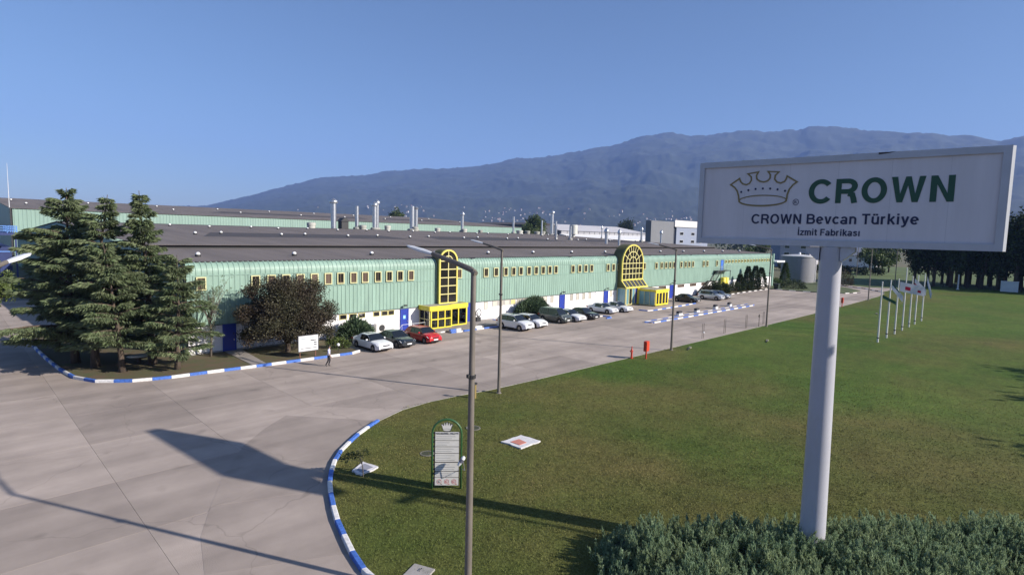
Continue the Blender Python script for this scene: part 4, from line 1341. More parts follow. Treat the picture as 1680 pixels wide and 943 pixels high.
def conifer(label, loc, h, r, seed, m=M_darkg, group='small conifers at the far facade'):
    rg = np.random.default_rng(seed)
    t = thing('conifer', label, 'tree', (loc[0], loc[1], 0.05), group=group)
    n = int(420 * h)
    z = rg.random(n) ** 0.9
    a = rg.uniform(0, 6.283, n)
    rr_ = r * (1 - z) ** 0.8 * (0.45 + 0.55 * rg.random(n) ** 0.5) * (0.75 + 0.35 * np.sin(z * 26 + a) ** 2) + 0.05
    P = np.stack([rr_ * np.cos(a), rr_ * np.sin(a), 0.35 + z * (h - 0.4)], 1)
    D = np.stack([np.cos(a), np.sin(a), -0.25 + 0.9 * z], 1) + rg.normal(0, 0.25, (n, 3))
    link('crown', quads_mesh('crown', leaves(P, D, rg.uniform(0.3, 0.55, n), rg.uniform(0.1, 0.2, n), rg), m), t)
    mb = MB(); mb.tube([(0, 0, -0.1), (0, 0, h * 0.9)], [0.03 * h * 0.6, 0.02], 6); link('trunk', mb.mesh('trunk', M_bark), t)
conifer('small pointed conifer between the far clipped bushes', (122.6, 51.6), 3.6, 1.0, 61)
conifer('tall thin conifer before the far mint facade', (126.6, 51.6), 5.2, 1.2, 62)
conifer('tallest dark conifer before the far mint facade', (130.2, 51.4), 5.2, 1.5, 63)
conifer('dark wide conifer nearest the far corner column', (133.6, 51.4), 4.8, 1.6, 64)
conifer('slim conifer in front of the grey tank', (150.5, 52.0), 5.6, 1.3, 65, M_green)
juniper('low pale shrub left of the slim conifer by the tank', (147.5, 53.5), 2.4, 2.0, 1.8, 900, 66, m=M_green, name='shrub')
juniper('purple leaved bush behind the big sign post', (165.2, 42.6), 2.6, 2.6, 4.2, 1500, 67, m=M_plum, name='shrub')
# ---- broadleaf crown at the left edge behind the lamp head
def broadleaf(label, loc, h, r, n, seed, m=M_green, size=0.3, name='broadleaf_tree', group=None, trunk=0.3):
    rg = np.random.default_rng(seed)
    t = thing(name, label, 'tree', (loc[0], loc[1], -0.05), group=group)
    a, b = broadleaf_meshes(h, r, n, seed, m, size, trunk)
    link('trunk', a, t); link('crown', b, t)
    return t
def broadleaf_meshes(h, r, n, seed, m, size, trunk=0.3, nb=18):
    rg = np.random.default_rng(seed)
    bl = []
    zc = h * (trunk + 1) / 2 + 0.05 * h
    hz = h * (1 - trunk) / 2
    for k in range(nb):
        d = rg.normal(size=3); d /= np.linalg.norm(d)
        q = 0.72 * rg.random() ** 0.4
        s = rg.uniform(0.28, 0.48)
        bl.append((d[0] * q * r, d[1] * q * r, zc + d[2] * q * hz, r * s, r * s, hz * s * 1.05))
    mb = MB()
    mb.tube([(0, 0, -0.2), (0.05 * r, 0, h * 0.3), (0, 0.05 * r, h * 0.62)], [0.022 * h + 0.05, 0.016 * h + 0.03, 0.01 * h], 8)
    limbs(mb, (0, 0, h * trunk), [(b[0] * 0.9, b[1] * 0.9, b[2]) for b in bl[:7]], 0.008 * h + 0.02, random.Random(seed))
    return mb.mesh('trunk', M_bark, True), cloud(bl, n, size, rg, m, shell=0.5)
broadleaf('light green leafy tree behind the cedars at the left edge', (3.3, 72.5), 7.9, 2.6, 5000, 71, M_yelg, 0.26)
broadleaf('leafy tree top over the pale green back hall roof', (214, 318), 26.0, 8.0, 3500, 72, M_green, 1.1)
broadleaf('big dense tree behind the factory roof between the stacks', (236, 219), 23.5, 8.6, 7000, 73, M_green, 0.9, trunk=0.2)
broadleaf('brownish green tree beside the big tree behind the roof', (228, 206), 16.0, 6.0, 3500, 75, M_yelg, 0.8, trunk=0.2)
broadleaf('small round tree top over the far light grey hall', (446, 296), 27.0, 9.0, 3000, 74, M_darkg, 1.1)
for i, (x, y, h, r, lb) in enumerate(((300, 96, 10.5, 7.0, 'pale leafy tree between the lilac house and the sign post'), (292, 88, 9.5, 6.0, 'pale leafy tree behind the round grey tank'), (268, 60, 11, 6.5, 'pale tree right of the white gabled house'),
                                    (236, 50, 9.0, 5.5, 'broad light green tree above the meadow'), (262, 52, 12.5, 6, 'tall light green tree behind the flagpoles'), (258, 103, 10, 6, 'dark green tree between factory corner and lilac house'), (330, 128, 14, 8, 'leafy tree beyond the far factory corner'))):
    broadleaf(lb, (x, y), h, r, 2600, 80 + i, M_green, 0.75, trunk=0.15)
# low dark hedge line on the meadow
rg = np.random.default_rng(90)
hd = thing('hedge', 'long dark hedge below the white gabled house', 'hedge', (232, 62, 0))
bl = [(rg.uniform(-5, 5), -14 + 1.4 * k, rg.uniform(1.0, 1.8), 2.0, 1.5, rg.uniform(1.2, 2.0)) for k in range(26)]
link('foliage', cloud(bl, 7000, 0.55, rg, M_darkg, 'foliage'), hd)
# ---- belt of tall trees beyond the lawn: four builds, each placed many times
kinds = [broadleaf_meshes(h, r, 5200, 100 + k, M_darkg, 0.75, trunk=0.10, nb=30) for k, (h, r) in enumerate(((19, 4.2), (17, 3.8), (20, 4.6), (16, 4.4)))]
rr = random.Random(8)
spots = []
for row, (xa, xb) in enumerate(((187, 191), (193, 197), (199, 203), (206, 212))):
    y = 31 - 2.0 * row
    while y > -34:
        spots.append((rr.uniform(xa, xb) + (0.15 * (31 - y) if row else 0.1 * (31 - y)), y))
        y -= rr.uniform(2.6, 4.2)
for i, (x, y) in enumerate(spots):
    t = thing('belt_tree', 'tall dark tree in the belt beyond the far lawn', 'tree', (x, y, -0.05), rr.uniform(0, 6.28), 'tree belt at the end of the lawn')
    k = i % 4
    s = rr.uniform(0.85, 1.08)
    t.scale = (s, s, s)
    link('trunk', kinds[k][0], t); link('crown', kinds[k][1], t)
# trees beside the lawn, out of frame on the right: their shade reaches the lawn
for i, (x, y) in enumerate(((51.2, -16.6), (54.0, -18.4), (62.5, -17.0), (65.0, -16.3), (67.5, -17.0), (70.0, -16.4), (72.5, -17.0), (75.0, -16.4), (78.0, -17.0), (81.0, -16.5), (84.5, -17.0), (88, -16.8), (92, -17.2), (96, -17.6))):
    t = thing('belt_tree', 'tree beside the right edge of the lawn, shading it', 'tree', (x + 1.0, y - 2.0, -0.05), rr.uniform(0, 6.28), 'trees right of the lawn')
    s = 0.53 + 0.03 * (i % 3)
    t.scale = (s * 1.9, s * 1.9, s * 1.06)
    link('trunk', kinds[i % 4][0], t); link('crown', kinds[i % 4][1], t)

# ---- juniper hedge in the foreground
rg = np.random.default_rng(120)
HO = np.array([15.85, 11.05]); HD = np.array([0.735, -0.678]); HW = np.array([-0.78, -0.626])
hedge = thing('juniper_hedge', 'dense blue green juniper hedge along the bottom edge', 'hedge', (HO[0], HO[1], 0))
NC, NS = 2700, 46                                                # plumes, and sprays in each
cu = rg.uniform(-0.05, 19.5, NC); cw2 = rg.uniform(-0.05, 3.8, NC)
ramp = np.clip(0.26 + 0.42 * cu, 0, 1)
hump = vnoise(cu * 0.75, cw2 * 0.75, 5)
gap = np.clip(vnoise(cu * 1.3 + 9, cw2 * 1.3, 9) - 0.62, 0, 1)
ctop = (0.72 + 0.36 * hump - 1.1 * gap) * ramp - 0.12 * np.clip(0.35 - cw2, 0, 1)
ctop += rg.normal(0, 0.05, NC)
sidec = rg.random(NC) < 0.12                                     # plumes on the lawn side and the left end
cw2 = np.where(sidec, rg.uniform(-0.15, 0.1, NC), cw2); ctop = np.where(sidec, ctop * rg.uniform(0.2, 0.9, NC), ctop)
tilt = rg.normal(0, 0.28, (NC, 2)) + np.where(sidec[:, None], -HW[None] * 0.5, 0)
idx = np.repeat(np.arange(NC), NS)
n = len(idx)
az = rg.uniform(0, 6.283, n); hh = rg.random(n); psz = rg.uniform(0.8, 1.6, NC)[idx]
off = np.stack([np.cos(az), np.sin(az)], 1) * (0.10 * (1 - hh) ** 0.8 * psz)[:, None]
base2 = HD[None] * cu[idx][:, None] + HW[None] * cw2[idx][:, None] + off
hgt = hh * 0.46 * psz
D = np.concatenate([tilt[idx] + off * 3.2 + rg.normal(0, 0.10, (n, 2)), np.ones((n, 1))], 1)
P = np.concatenate([base2 + tilt[idx] * hgt[:, None], (ctop[idx] + hgt - 0.27)[:, None]], 1)
ln_ = rg.uniform(0.10, 0.20, n)
Qs = [leaves(P, D, ln_, rg.uniform(0.02, 0.04, n), rg)]
Dn = D / np.linalg.norm(D, axis=1, keepdims=True)
for k in range(2):
    f = rg.uniform(0.15, 0.7, n)
    Qs.append(leaves(P + Dn * (ln_ * f)[:, None], Dn + rg.normal(0, 0.4, (n, 3)), ln_ * 0.5, rg.uniform(0.016, 0.03, n), rg))
link('foliage', quads_mesh('foliage', np.concatenate(Qs), M_hedge), hedge)
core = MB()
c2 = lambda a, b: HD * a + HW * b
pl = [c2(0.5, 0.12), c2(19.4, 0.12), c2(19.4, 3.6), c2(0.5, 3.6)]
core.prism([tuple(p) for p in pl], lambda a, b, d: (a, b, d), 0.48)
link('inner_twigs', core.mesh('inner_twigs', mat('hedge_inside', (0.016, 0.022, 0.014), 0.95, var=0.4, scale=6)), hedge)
rg = np.random.default_rng(121)
bx = thing('box_bush', 'small yellow green bush poking out of the juniper hedge', 'bush', (float(HO[0] + HD[0] * 3.6 + HW[0] * 0.5), float(HO[1] + HD[1] * 3.6 + HW[1] * 0.5), 0))
link('foliage', cloud([(0, 0, 0.85, 0.42, 0.42, 0.36), (0.2, -0.2, 0.7, 0.42, 0.4, 0.36), (-0.35, -0.4, 0.6, 0.4, 0.4, 0.4)], 3800, 0.06, rg, mat('box_leaves', (0.075, 0.095, 0.03), 0.6, island=0.4, trans=0.1), 'foliage'), bx)
# sapling and weeds by the kerb near the white framed slab
rg = np.random.default_rng(122)
sp = thing('sapling', 'spindly sapling beside the white framed slab at the kerb', 'sapling', (12.95, 21.9, 0.04))
mb = MB(); mb.tube([(0, 0, -0.05), (-0.03, 0.02, 0.5), (-0.12, 0.1, 1.0)], [0.03, 0.022, 0.012], 6); limbs(mb, (-0.05, 0.03, 0.6), [(-0.6, 0.5, 1.15), (0.2, 0.1, 1.2), (-0.3, -0.1, 1.25), (-0.8, 0.3, 0.9)], 0.012, random.Random(2))
link('trunk', mb.mesh('trunk', mat('pale_bark', (0.13, 0.11, 0.09), 0.9)), sp)
link('crown', cloud([(-0.3, 0.25, 1.0, 0.5, 0.4, 0.22), (-0.65, 0.45, 0.95, 0.35, 0.3, 0.2), (0.05, 0.0, 1.12, 0.3, 0.25, 0.18)], 260, 0.10, rg, M_darkg), sp)
# ================================================================== CARS
M_tyre = mat('tyre', (0.018, 0.018, 0.018), 0.85)
M_rim = mat('rim', (0.42, 0.42, 0.43), 0.35, metal=0.8)
M_cglass = mat('car_glass', (0.012, 0.015, 0.018), 0.04, spec=0.8)
M_cblack = mat('car_black_trim', (0.012, 0.012, 0.013), 0.5)
M_lens = mat('headlight_lens', (0.75, 0.77, 0.80), 0.12, spec=0.8)
M_red = mat('tail_lens', (0.35, 0.01, 0.01), 0.2)
M_plate = mat('plate_white', (0.78, 0.78, 0.78), 0.4)
def paintm(name, c, metal=0.0):
    return mat(name, c, 0.28, metal=metal, coat=0.7, var=0.03, scale=2)
PAINT = {'white': paintm('paint_white', (0.74, 0.74, 0.76)), 'silver': paintm('paint_silver', (0.50, 0.52, 0.55), 0.35), 'black': paintm('paint_black', (0.012, 0.013, 0.016)),
         'dark': paintm('paint_dark_blue', (0.016, 0.022, 0.028)), 'red': paintm('paint_red', (0.48, 0.012, 0.016)), 'green': paintm('paint_grey_green', (0.070, 0.082, 0.075), 0.2),
         'grey': paintm('paint_grey', (0.22, 0.24, 0.28), 0.3), 'brown': paintm('paint_dark_grey', (0.040, 0.040, 0.040), 0.2)}
SPEC = {  # length, width, height, wheelbase, belt, hood front, cowl, deck, (ws base, ws top, roof end, rear base), wheel radius, ground clearance
    'sedan': (4.64, 1.82, 1.44, 2.80, 0.93, 0.76, 0.95, 1.02, (0.98, 0.22, -0.95, -1.62), 0.325, 0.21),
    'hatch': (4.26, 1.80, 1.47, 2.63, 0.95, 0.79, 0.99, 1.02, (1.02, 0.30, -1.50, -2.02), 0.32, 0.21),
    'suv': (4.62, 1.83, 1.70, 2.70, 1.10, 0.94, 1.14, 1.12, (1.08, 0.38, -1.75, -2.20), 0.36, 0.27),
    'van': (4.42, 1.80, 1.82, 2.72, 1.08, 0.86, 1.14, 1.12, (1.32, 0.62, -1.95, -2.16), 0.32, 0.23)}
def smooth_interp(x, xs_, ys_):
    return float(np.interp(x, xs_, ys_))
def car(kind, paint, loc, rz, label, group='cars parked along the facade'):
    L, W, Hc, wb, belt, hf, cowl, deck, (wbx, wtx, rex, rbx), wr, gc = SPEC[kind]
    pm = PAINT[paint]
    t = thing('parked_car', label, 'car', (loc[0], loc[1], 0.0), rz, group)
    h2 = L / 2
    tx = [-h2, -h2 + 0.06, -h2 + 0.22, rbx - 0.06, rbx + 0.25, wbx - 0.25, wbx + 0.02, wbx + 0.5, h2 - 0.45, h2 - 0.16, h2 - 0.04, h2]
    tz = [0.72, deck - 0.16, deck - 0.01, deck, belt + 0.03, belt + 0.02, cowl, cowl - 0.035, hf + 0.10, hf + 0.035, hf - 0.05, 0.64]
    st_ = sorted(set([round(-h2 + L * k / 40, 4) for k in range(41)] + [round(s * wb / 2 + d, 4) for s in (-1, 1) for d in (-0.40, -0.36, -0.25, 0.25, 0.36, 0.40)] + [-h2 + 0.05, h2 - 0.05, h2 - 0.12]))
    mb = MB()
    rings = []
    ra = wr + 0.065
    for x in st_:
        zt = smooth_interp(x, tx, tz)
        zb = gc + 0.10 * max(0, (abs(x) - (h2 - 0.35)) / 0.35)
        for s in (-1, 1):
            d = abs(x - s * wb / 2)
            if d < ra:
                zb = max(zb, wr + math.sqrt(ra * ra - d * d) * 0.98)
        e = max(0.0, (abs(x) - (h2 - 0.75)) / 0.75)
        w = W / 2 * (1 - 0.17 * e ** 2.4)
        zs = zt - 0.07
        zb = min(zb, zs - 0.05)
        side = []
        for f, k in ((0, 0.955), (0.18, 0.985), (0.45, 1.0), (0.72, 0.985), (0.9, 0.965), (1.0, 0.93)):
            side.append((w * k, zb + (zs - zb) * f))
        topp = [(w * 0.83, zt - 0.015), (w * 0.5, zt + 0.012), (0.0, zt + 0.02)]
        half = side + topp
        rings.append([(x, -y, z) for y, z in half] + [(x, y, z) for y, z in half[-2::-1]])
    n = len(rings[0])
    vs = [p for r in rings for p in r]
    fs = [(i * n + k, i * n + k + 1, (i + 1) * n + k + 1, (i + 1) * n + k) for i in range(len(rings) - 1) for k in range(n - 1)]
    fs += [(i * n + n - 1, i * n, (i + 1) * n, (i + 1) * n + n - 1) for i in range(len(rings) - 1)]
    fs += [tuple(range(n)), tuple((len(rings) - 1) * n + k for k in range(n - 1, -1, -1))]
    mb.add(vs, fs)
    body = mb.build('body', pm, t, smooth='auto')
    # cabin
    b1 = (wtx + rex) / 2 + 0.12
    c1 = rex + (0.42 if kind in ('suv', 'van', 'hatch') else 0.16)
    sx_ = [wbx, (wbx + wtx) / 2, wtx, wtx - 0.25, b1 + 0.05, b1 - 0.05, c1, rex, (rex + rbx) / 2, rbx]
    hfr = [0.0, 0.56, 0.965, 1.0, 1.0, 0.995, 0.975, 0.94, 0.53, 0.0]
    wbelt, wroof = W / 2 * 0.925, W / 2 * 0.70
    ring = []
    for x, f in zip(sx_, hfr):
        z = belt + (Hc - belt) * f
        wv = wbelt + (wroof - wbelt) * f
        wl = wbelt + (wroof - wbelt) * f * 0.86
        ring.append([(x, wbelt, belt - 0.03), (x, wl, belt + (z - belt) * 0.86), (x, wv, z - 0.01 * f), (x, wv * 0.55, z + 0.022 * f), (x, 0, z + 0.03 * f)])
    def cf(i, k, side):
        a = [ring[i][k], ring[i + 1][k], ring[i + 1][k + 1], ring[i][k + 1]]
        return [(x, y * side, z) for x, y, z in a]
    roof, wsg, rwg = MB(), MB(), MB()
    sides = {}
    for i in range(len(sx_) - 1):
        for s in (-1, 1):
            order = (0, 1, 2, 3) if s > 0 else (3, 2, 1, 0)
            for k in range(4):
                q = cf(i, k, s)
                if k == 0:
                    if i in (0, 1, 2, 3):
                        sides.setdefault(('f', s), MB()).add(q, [order])
                    elif i == 5:
                        sides.setdefault(('r', s), MB()).add(q, [order])
                    elif i == 4:
                        sides.setdefault(('p', s), MB()).add(q, [order])
                    elif i == 6 and kind in ('suv', 'van'):
                        sides.setdefault(('r2', s), MB()).add(q, [order])
                    else:
                        roof.add(q, [order])
                elif i in (0, 1):
                    (wsg if k >= 2 else roof).add(q, [order])
                elif i in (7, 8):
                    (rwg if k >= 2 else roof).add(q, [order])
                else:
                    roof.add(q, [order])
    roof.build('roof', pm, t, smooth='auto')
    wsg.build('windshield', M_cglass, t, smooth=True)
    rwg.build('rear_window', M_cglass, t, smooth=True)
    for (k, s), m_ in sides.items():
        if k == 'p':
            m_.build('pillar', M_cblack, t)
        else:
            m_.build('side_window', M_cglass, t)
    if kind in ('sedan',) and paint == 'white' or kind == 'suv':
        sr = MB(); sr.box(-0.55, -0.02, -0.42, 0.42, Hc + 0.012, Hc + 0.03); sr.build('sunroof', M_cglass, t)
    if kind == 'suv':
        for s in (-1, 1):
            r_ = MB(); r_.tube([(0.3, s * wroof * 0.97, Hc + 0.05), (-1.5, s * wroof * 0.97, Hc + 0.03)], 0.022, 6); r_.build('roof_rail', M_rim, t)
    # wheels
    for sx__ in (1, -1):
        for s in (1, -1):
            y = s * (W / 2 - 0.125)
            cx = sx__ * wb / 2
            w_ = MB()
            prof = [(0.55, -0.105), (0.93, -0.11), (1.0, -0.08), (1.0, 0.08), (0.93, 0.11), (0.55, 0.105)]
            nseg = 20
            vs = []
            for r, yy in prof:
                for k in range(nseg):
                    a = 2 * math.pi * k / nseg
                    vs.append((cx + r * wr * math.cos(a), y + yy, wr + r * wr * math.sin(a)))
            fs = [(i * nseg + k, i * nseg + (k + 1) % nseg, (i + 1) * nseg + (k + 1) % nseg, (i + 1) * nseg + k) for i in range(5) for k in range(nseg)]
            w_.add(vs, fs)
            wh = w_.build('wheel', M_tyre, t, smooth='auto')
            rm = MB()
            yo = y + s * 0.085
            rm.tube([(cx, yo - s * 0.10, wr), (cx, yo - s * 0.09, wr)], wr * 0.62, 16)
            for k in range(5):
                a = 2 * math.pi * k / 5 + 0.3
                rm.beam((cx, yo, wr), (cx + wr * 0.6 * math.cos(a), yo, wr + wr * 0.6 * math.sin(a)), 0.075, 0.03, up=(0, 1, 0))
            n2 = 16
            o = [(wr * 0.66 * math.cos(2 * math.pi * k / n2), wr * 0.66 * math.sin(2 * math.pi * k / n2)) for k in range(n2)]
            i_ = [(wr * 0.56 * math.cos(2 * math.pi * k / n2), wr * 0.56 * math.sin(2 * math.pi * k / n2)) for k in range(n2)]
            rm.ribbon(o, i_, lambda u, v, d: (cx + u, yo + s * (d - 0.02), wr + v), 0.04, closed=True)
            rm.build('rim', M_rim, wh)
            ar = MB(); ar.tube([(cx, y - s * 0.35, wr + 0.02), (cx, y - s * 0.115, wr + 0.02)], ra * 0.97, 16); ar.build('wheel_well', M_cblack, t)
    # lamps, grille, plates, mirrors, sills
    for s in (1, -1):
        hl = MB()
        yA, yB = s * W * 0.27, s * W * 0.478
        z = hf - 0.06
        hl.add([(h2 + 0.012, yA, z - 0.085), (h2 - 0.17, yB * 0.985, z - 0.065), (h2 - 0.42, yB, z + 0.07), (h2 - 0.05, yA, z + 0.055),
                (h2 - 0.20, yA, z - 0.08), (h2 - 0.5, yB * 0.94, z - 0.05), (h2 - 0.6, yB * 0.94, z + 0.05), (h2 - 0.3, yA, z + 0.03)],
               [(0, 1, 2, 3), (4, 7, 6, 5), (0, 4, 5, 1), (1, 5, 6, 2), (2, 6, 7, 3), (3, 7, 4, 0)])
        hl.build('headlight', M_lens, t)
        tl = MB()
        tl.box(-h2 - 0.012, -h2 + 0.28, min(s * W * 0.30, s * W * 0.468), max(s * W * 0.30, s * W * 0.468), deck - 0.28, deck - 0.14)
        tl.build('tail_light', M_red, t)
        mr = MB()
        mr.bbox(wbx - 0.50, wbx - 0.36, min(s * (W / 2 - 0.06), s * (W / 2 + 0.15)), max(s * (W / 2 - 0.06), s * (W / 2 + 0.15)), belt + 0.03, belt + 0.16, 0.035)
        mr.build('mirror', pm if paint != 'black' else M_cblack, t)
        si = MB(); si.box(-wb / 2 + ra + 0.02, wb / 2 - ra - 0.02, min(s * (W / 2 - 0.12), s * (W / 2 - 0.02)), max(s * (W / 2 - 0.12), s * (W / 2 - 0.02)), gc - 0.06, gc + 0.06); si.build('sill', M_cblack, t)
    gr = MB(); gr.box(h2 - 0.12, h2 + 0.004, -W * 0.20, W * 0.20, hf - 0.20, hf - 0.085); gr.build('grille', M_cblack, t)
    gr = MB(); gr.box(h2 - 0.14, h2 + 0.006, -W * 0.34, W * 0.34, gc + 0.05, gc + 0.17); gr.build('bumper_intake', M_cblack, t)
    gr = MB(); gr.box(h2 - 0.02, h2 + 0.02, -0.26, 0.26, 0.40, 0.51); gr.build('number_plate', M_plate, t)
    gr = MB(); gr.box(-h2 - 0.014, -h2 + 0.03, -0.26, 0.26, 0.62, 0.73); gr.build('number_plate', M_plate, t)
    return t
S = -math.pi / 2
car('sedan', 'white', (28.5, 46.6), S + 0.02, 'white sedan nearest the planted bed, left of the dark sedan')
car('sedan', 'dark', (31.15, 46.75), S + 0.03, 'dark blue black sedan between the white sedan and the red car')
car('hatch', 'red', (34.5, 46.75), S, 'red hatchback parked before the small yellow porch')
car('suv', 'white', (47.35, 46.2), S + 0.06, 'white off-roader with black roof window beside a lamp post')
car('hatch', 'white', (50.35, 46.5), S + 0.03, 'white hatchback between the white off-roader and the green van')
car('van', 'green', (55.6, 47.1), S + 0.03, 'dark grey green family van')
car('sedan', 'white', (58.2, 46.9), S, 'white sedan squeezed between the green van and the black sedan')
car('sedan', 'black', (61.2, 46.95), S, 'black sedan parked right of the green van')
car('sedan', 'white', (68.1, 48.7), S + 0.02, 'white sedan right of the black sedan behind a short kerb')
car('sedan', 'white', (71.5, 48.4), S, 'white sedan closest to the large arched entrance')
car('sedan', 'brown', (92.6, 48.3), S + 0.03, 'dark grey sedan right of the large arched entrance')
car('suv', 'silver', (100.3, 47.4), S, 'silver off-roader before the outside stair')
car('hatch', 'grey', (104.0, 47.7), S, 'blue grey hatchback, rightmost of the parked cars')

# ================================================================== LAMP POSTS
M_post = mat('post_grey', (0.145, 0.125, 0.105), 0.6, var=0.18, scale=3, stretch=(1, 1, 0.3))
M_head = mat('lamp_head', (0.62, 0.63, 0.64), 0.4)
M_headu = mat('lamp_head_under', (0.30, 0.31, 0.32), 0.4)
def lamp_meshes():
    p = MB(); p.tube([(0, 0, -0.1), (0, 0, 0.5), (0, 0, 5), (0, 0, 9.98)], [0.125, 0.115, 0.098, 0.078], 10)
    bs = MB(); bs.lathe((0, 0, -0.05), [(0.2, 0), (0.2, 0.08), (0.14, 0.14)], 12)
    c = MB(); c.lathe((0, 0, 6.9), [(0.12, -0.05), (0.125, 0.05)], 10); c.box(-0.17, -0.1, -0.04, 0.04, 6.88, 6.98)
    a = MB(); a.tube([(0, -0.1, 9.86), (0, 0.12, 9.97), (0, 0.7, 10.10), (0, 1.9, 10.34)], [0.075, 0.085, 0.078, 0.065], 8)
    h = MB()
    sec = [(1.85, 0.05, 0.05), (2.05, 0.085, 0.075), (2.45, 0.12, 0.085), (3.0, 0.11, 0.06), (3.2, 0.05, 0.03)]
    vs = []
    for y, w, hh in sec:
        z = 10.34 + (y - 1.9) * 0.16
        vs += [(-w, y, z - hh * 0.5), (w, y, z - hh * 0.5), (w, y, z + hh * 0.2), (w * 0.5, y, z + hh * 0.6), (-w * 0.5, y, z + hh * 0.6), (-w, y, z + hh * 0.2)]
    n = 6
    fs = [(i * n + k, i * n + (k + 1) % n, (i + 1) * n + (k + 1) % n, (i + 1) * n + k) for i in range(4) for k in range(n)] + [(5, 4, 3, 2, 1, 0), tuple(24 + k for k in range(6))]
    h.add(vs, fs)
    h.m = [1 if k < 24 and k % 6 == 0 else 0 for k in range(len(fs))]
    return [('post', p.mesh('post', M_post, 'auto')), ('base_flange', bs.mesh('base_flange', M_post)), ('collar', c.mesh('collar', M_dark)), ('arm', a.mesh('arm', M_post, 'auto')), ('lamp_head', h.mesh('lamp_head', [M_head, M_headu], False))]
LM = lamp_meshes()
def lamp(label, loc, rz=0.0, s=1.0):
    t = thing('lamp_post', label, 'lamp post', (loc[0], loc[1], 0.03), rz, 'lamp posts along the drive')
    for n_, me in LM:
        link(n_, me, t)
    t.scale = (s, s, s)
    return t
lamp('nearest tall lamp post, crossing the whole picture right of the directory board', (10.62, 12.05))
lamp('second lamp post from the camera, at the lawn edge by the white off-roader', (26.98, 27.75))
lamp('lamp post right of the red hose box at the lawn edge', (50.65, 27.75))
lamp('lamp post at the lawn edge before the far factory corner', (74.9, 27.75))
lamp('distant lamp post standing right of the big sign post', (127.2, 28.2))
lamp('lamp post at the left edge, only its white head in view', (0.45, 19.95), -0.515, 0.953)
lamp('far lamp post on the meadow left of the flags, thin and dark', (213.0, 51.2))
lamp('far lamp post at the meadow behind the first flagpole', (176.0, 33.3))
lamp('farthest lamp post on the meadow, beside a light green tree', (248.0, 53.6))
mast = thing('lamp_mast', 'tall thin mast out of frame, its shadow crossing the near lawn', 'mast', (24.9, -4.6, 0))
m_ = MB(); m_.tube([(0, 0, -0.1), (0, 0, 13)], [0.14, 0.07], 8); link('post', m_.mesh('post', M_post), mast)
m_ = MB(); m_.box(-0.5, 0.5, -0.12, 0.12, 12.9, 13.15); link('head', m_.mesh('head', M_head), mast)

# ================================================================== BIG SIGN
SB = Vector((20.595, 5.648, 0)); SR = Vector((0.11435, -0.99344, 0)); SN = Vector((-0.99344, -0.11435, 0))
def sfn(u, v, d):
    return tuple(SB + SR * u + SN * d + Vector((0, 0, v)))
sign = thing('sign_board', 'large white company sign on a round grey post', 'sign', tuple(SB), world=True)
M_sign = mat('sign_white', (0.61, 0.59, 0.61), 0.5, var=0.07, scale=1.6, stretch=(1, 1, 0.12), detail=7)
M_sframe = mat('sign_frame', (0.44, 0.45, 0.48), 0.45, metal=0.3, var=0.06, scale=2)
M_spole = mat('sign_pole', (0.41, 0.41, 0.45), 0.4, var=0.03, scale=1.0)
UL, UR, VB, VT = -4.47, 4.16, 10.87, 13.78
b_ = MB()
b_.prism([(UL + 0.02, VB + 0.02), (UR - 0.02, VB + 0.02), (UR - 0.02, VT - 0.02), (UL + 0.02, VT - 0.02)], lambda u, v, d: sfn(u, v, d - 0.28), 0.50)
b_.build('board', M_sign, sign)
f_ = MB()
f_.ribbon([(UL, VB), (UR, VB), (UR, VT), (UL, VT)], [(UL + 0.17, VB + 0.2), (UR - 0.19, VB + 0.2), (UR - 0.19, VT - 0.2), (UL + 0.17, VT - 0.2)], lambda u, v, d: sfn(u, v, d + 0.16), 0.12, closed=True)
f_.ribbon([(UL, VB), (UR, VB), (UR, VT), (UL, VT)], [(UL + 0.16, VB + 0.19), (UR - 0.18, VB + 0.19), (UR - 0.18, VT - 0.19), (UL + 0.16, VT - 0.19)], lambda u, v, d: sfn(u, v, d - 0.34), 0.12, closed=True)
f_.build('frame', M_sframe, sign)
e_ = MB()
e_.prism([(-0.22, VB), (0.16, VB), (0.16, VT), (-0.22, VT)], lambda u, v, d: sfn(UL - d + 0.01, v, u), 0.02)
e_.build('edge_panel', mat('white_metal', (0.7, 0.7, 0.7), 0.5), sign)
e_ = MB()
e_.prism([(UR - 0.005, 0.16), (UR + 0.075, 0.10), (UR + 0.075, -0.30), (UR - 0.005, -0.30)], lambda u, v, d: sfn(u, VB + d, v), VT - VB)
e_.build('edge_panel', mat('white_metal', (0.7, 0.7, 0.7), 0.5), sign)
for su in (-2.86, -1.43, 0.0, 1.43, 2.86):
    e_ = MB(); e_.prism([(su - 0.006, VB + 0.2), (su + 0.006, VB + 0.2), (su + 0.006, VT - 0.2), (su - 0.006, VT - 0.2)], lambda u, v, d: sfn(u, v, d + 0.2195), 0.0012); e_.build('sheet_seam', mat('seam_grey', (0.50, 0.49, 0.51), 0.6), sign)
e_ = MB()
e_.prism([(2.05, VT - 0.06), (2.35, VT - 0.03), (2.5, VT + 0.004), (2.05, VT + 0.004)], lambda u, v, d: sfn(u - 1.0, v, d + 0.17), 0.116)
e_.build('torn_trim', M_dark, sign)
p_ = MB()
p_.tube([tuple(SB + Vector((0, 0, z)) + SR * (-0.08 * z / 10.8)) for z in (-0.3, 0.3, 3, 6, 9, 10.86)], [0.42, 0.41, 0.385, 0.36, 0.335, 0.325], 36)
p_.build('post', M_spole, sign, smooth='auto')
p_ = MB()
p_.tube([tuple(SB + Vector((0, 0, 0.05))), tuple(SB + Vector((0, 0, 0.2)))], 0.65, 24)
p_.build('footing', mat('footing_concrete', (0.32, 0.30, 0.28), 0.9, var=0.15, scale=3), sign)
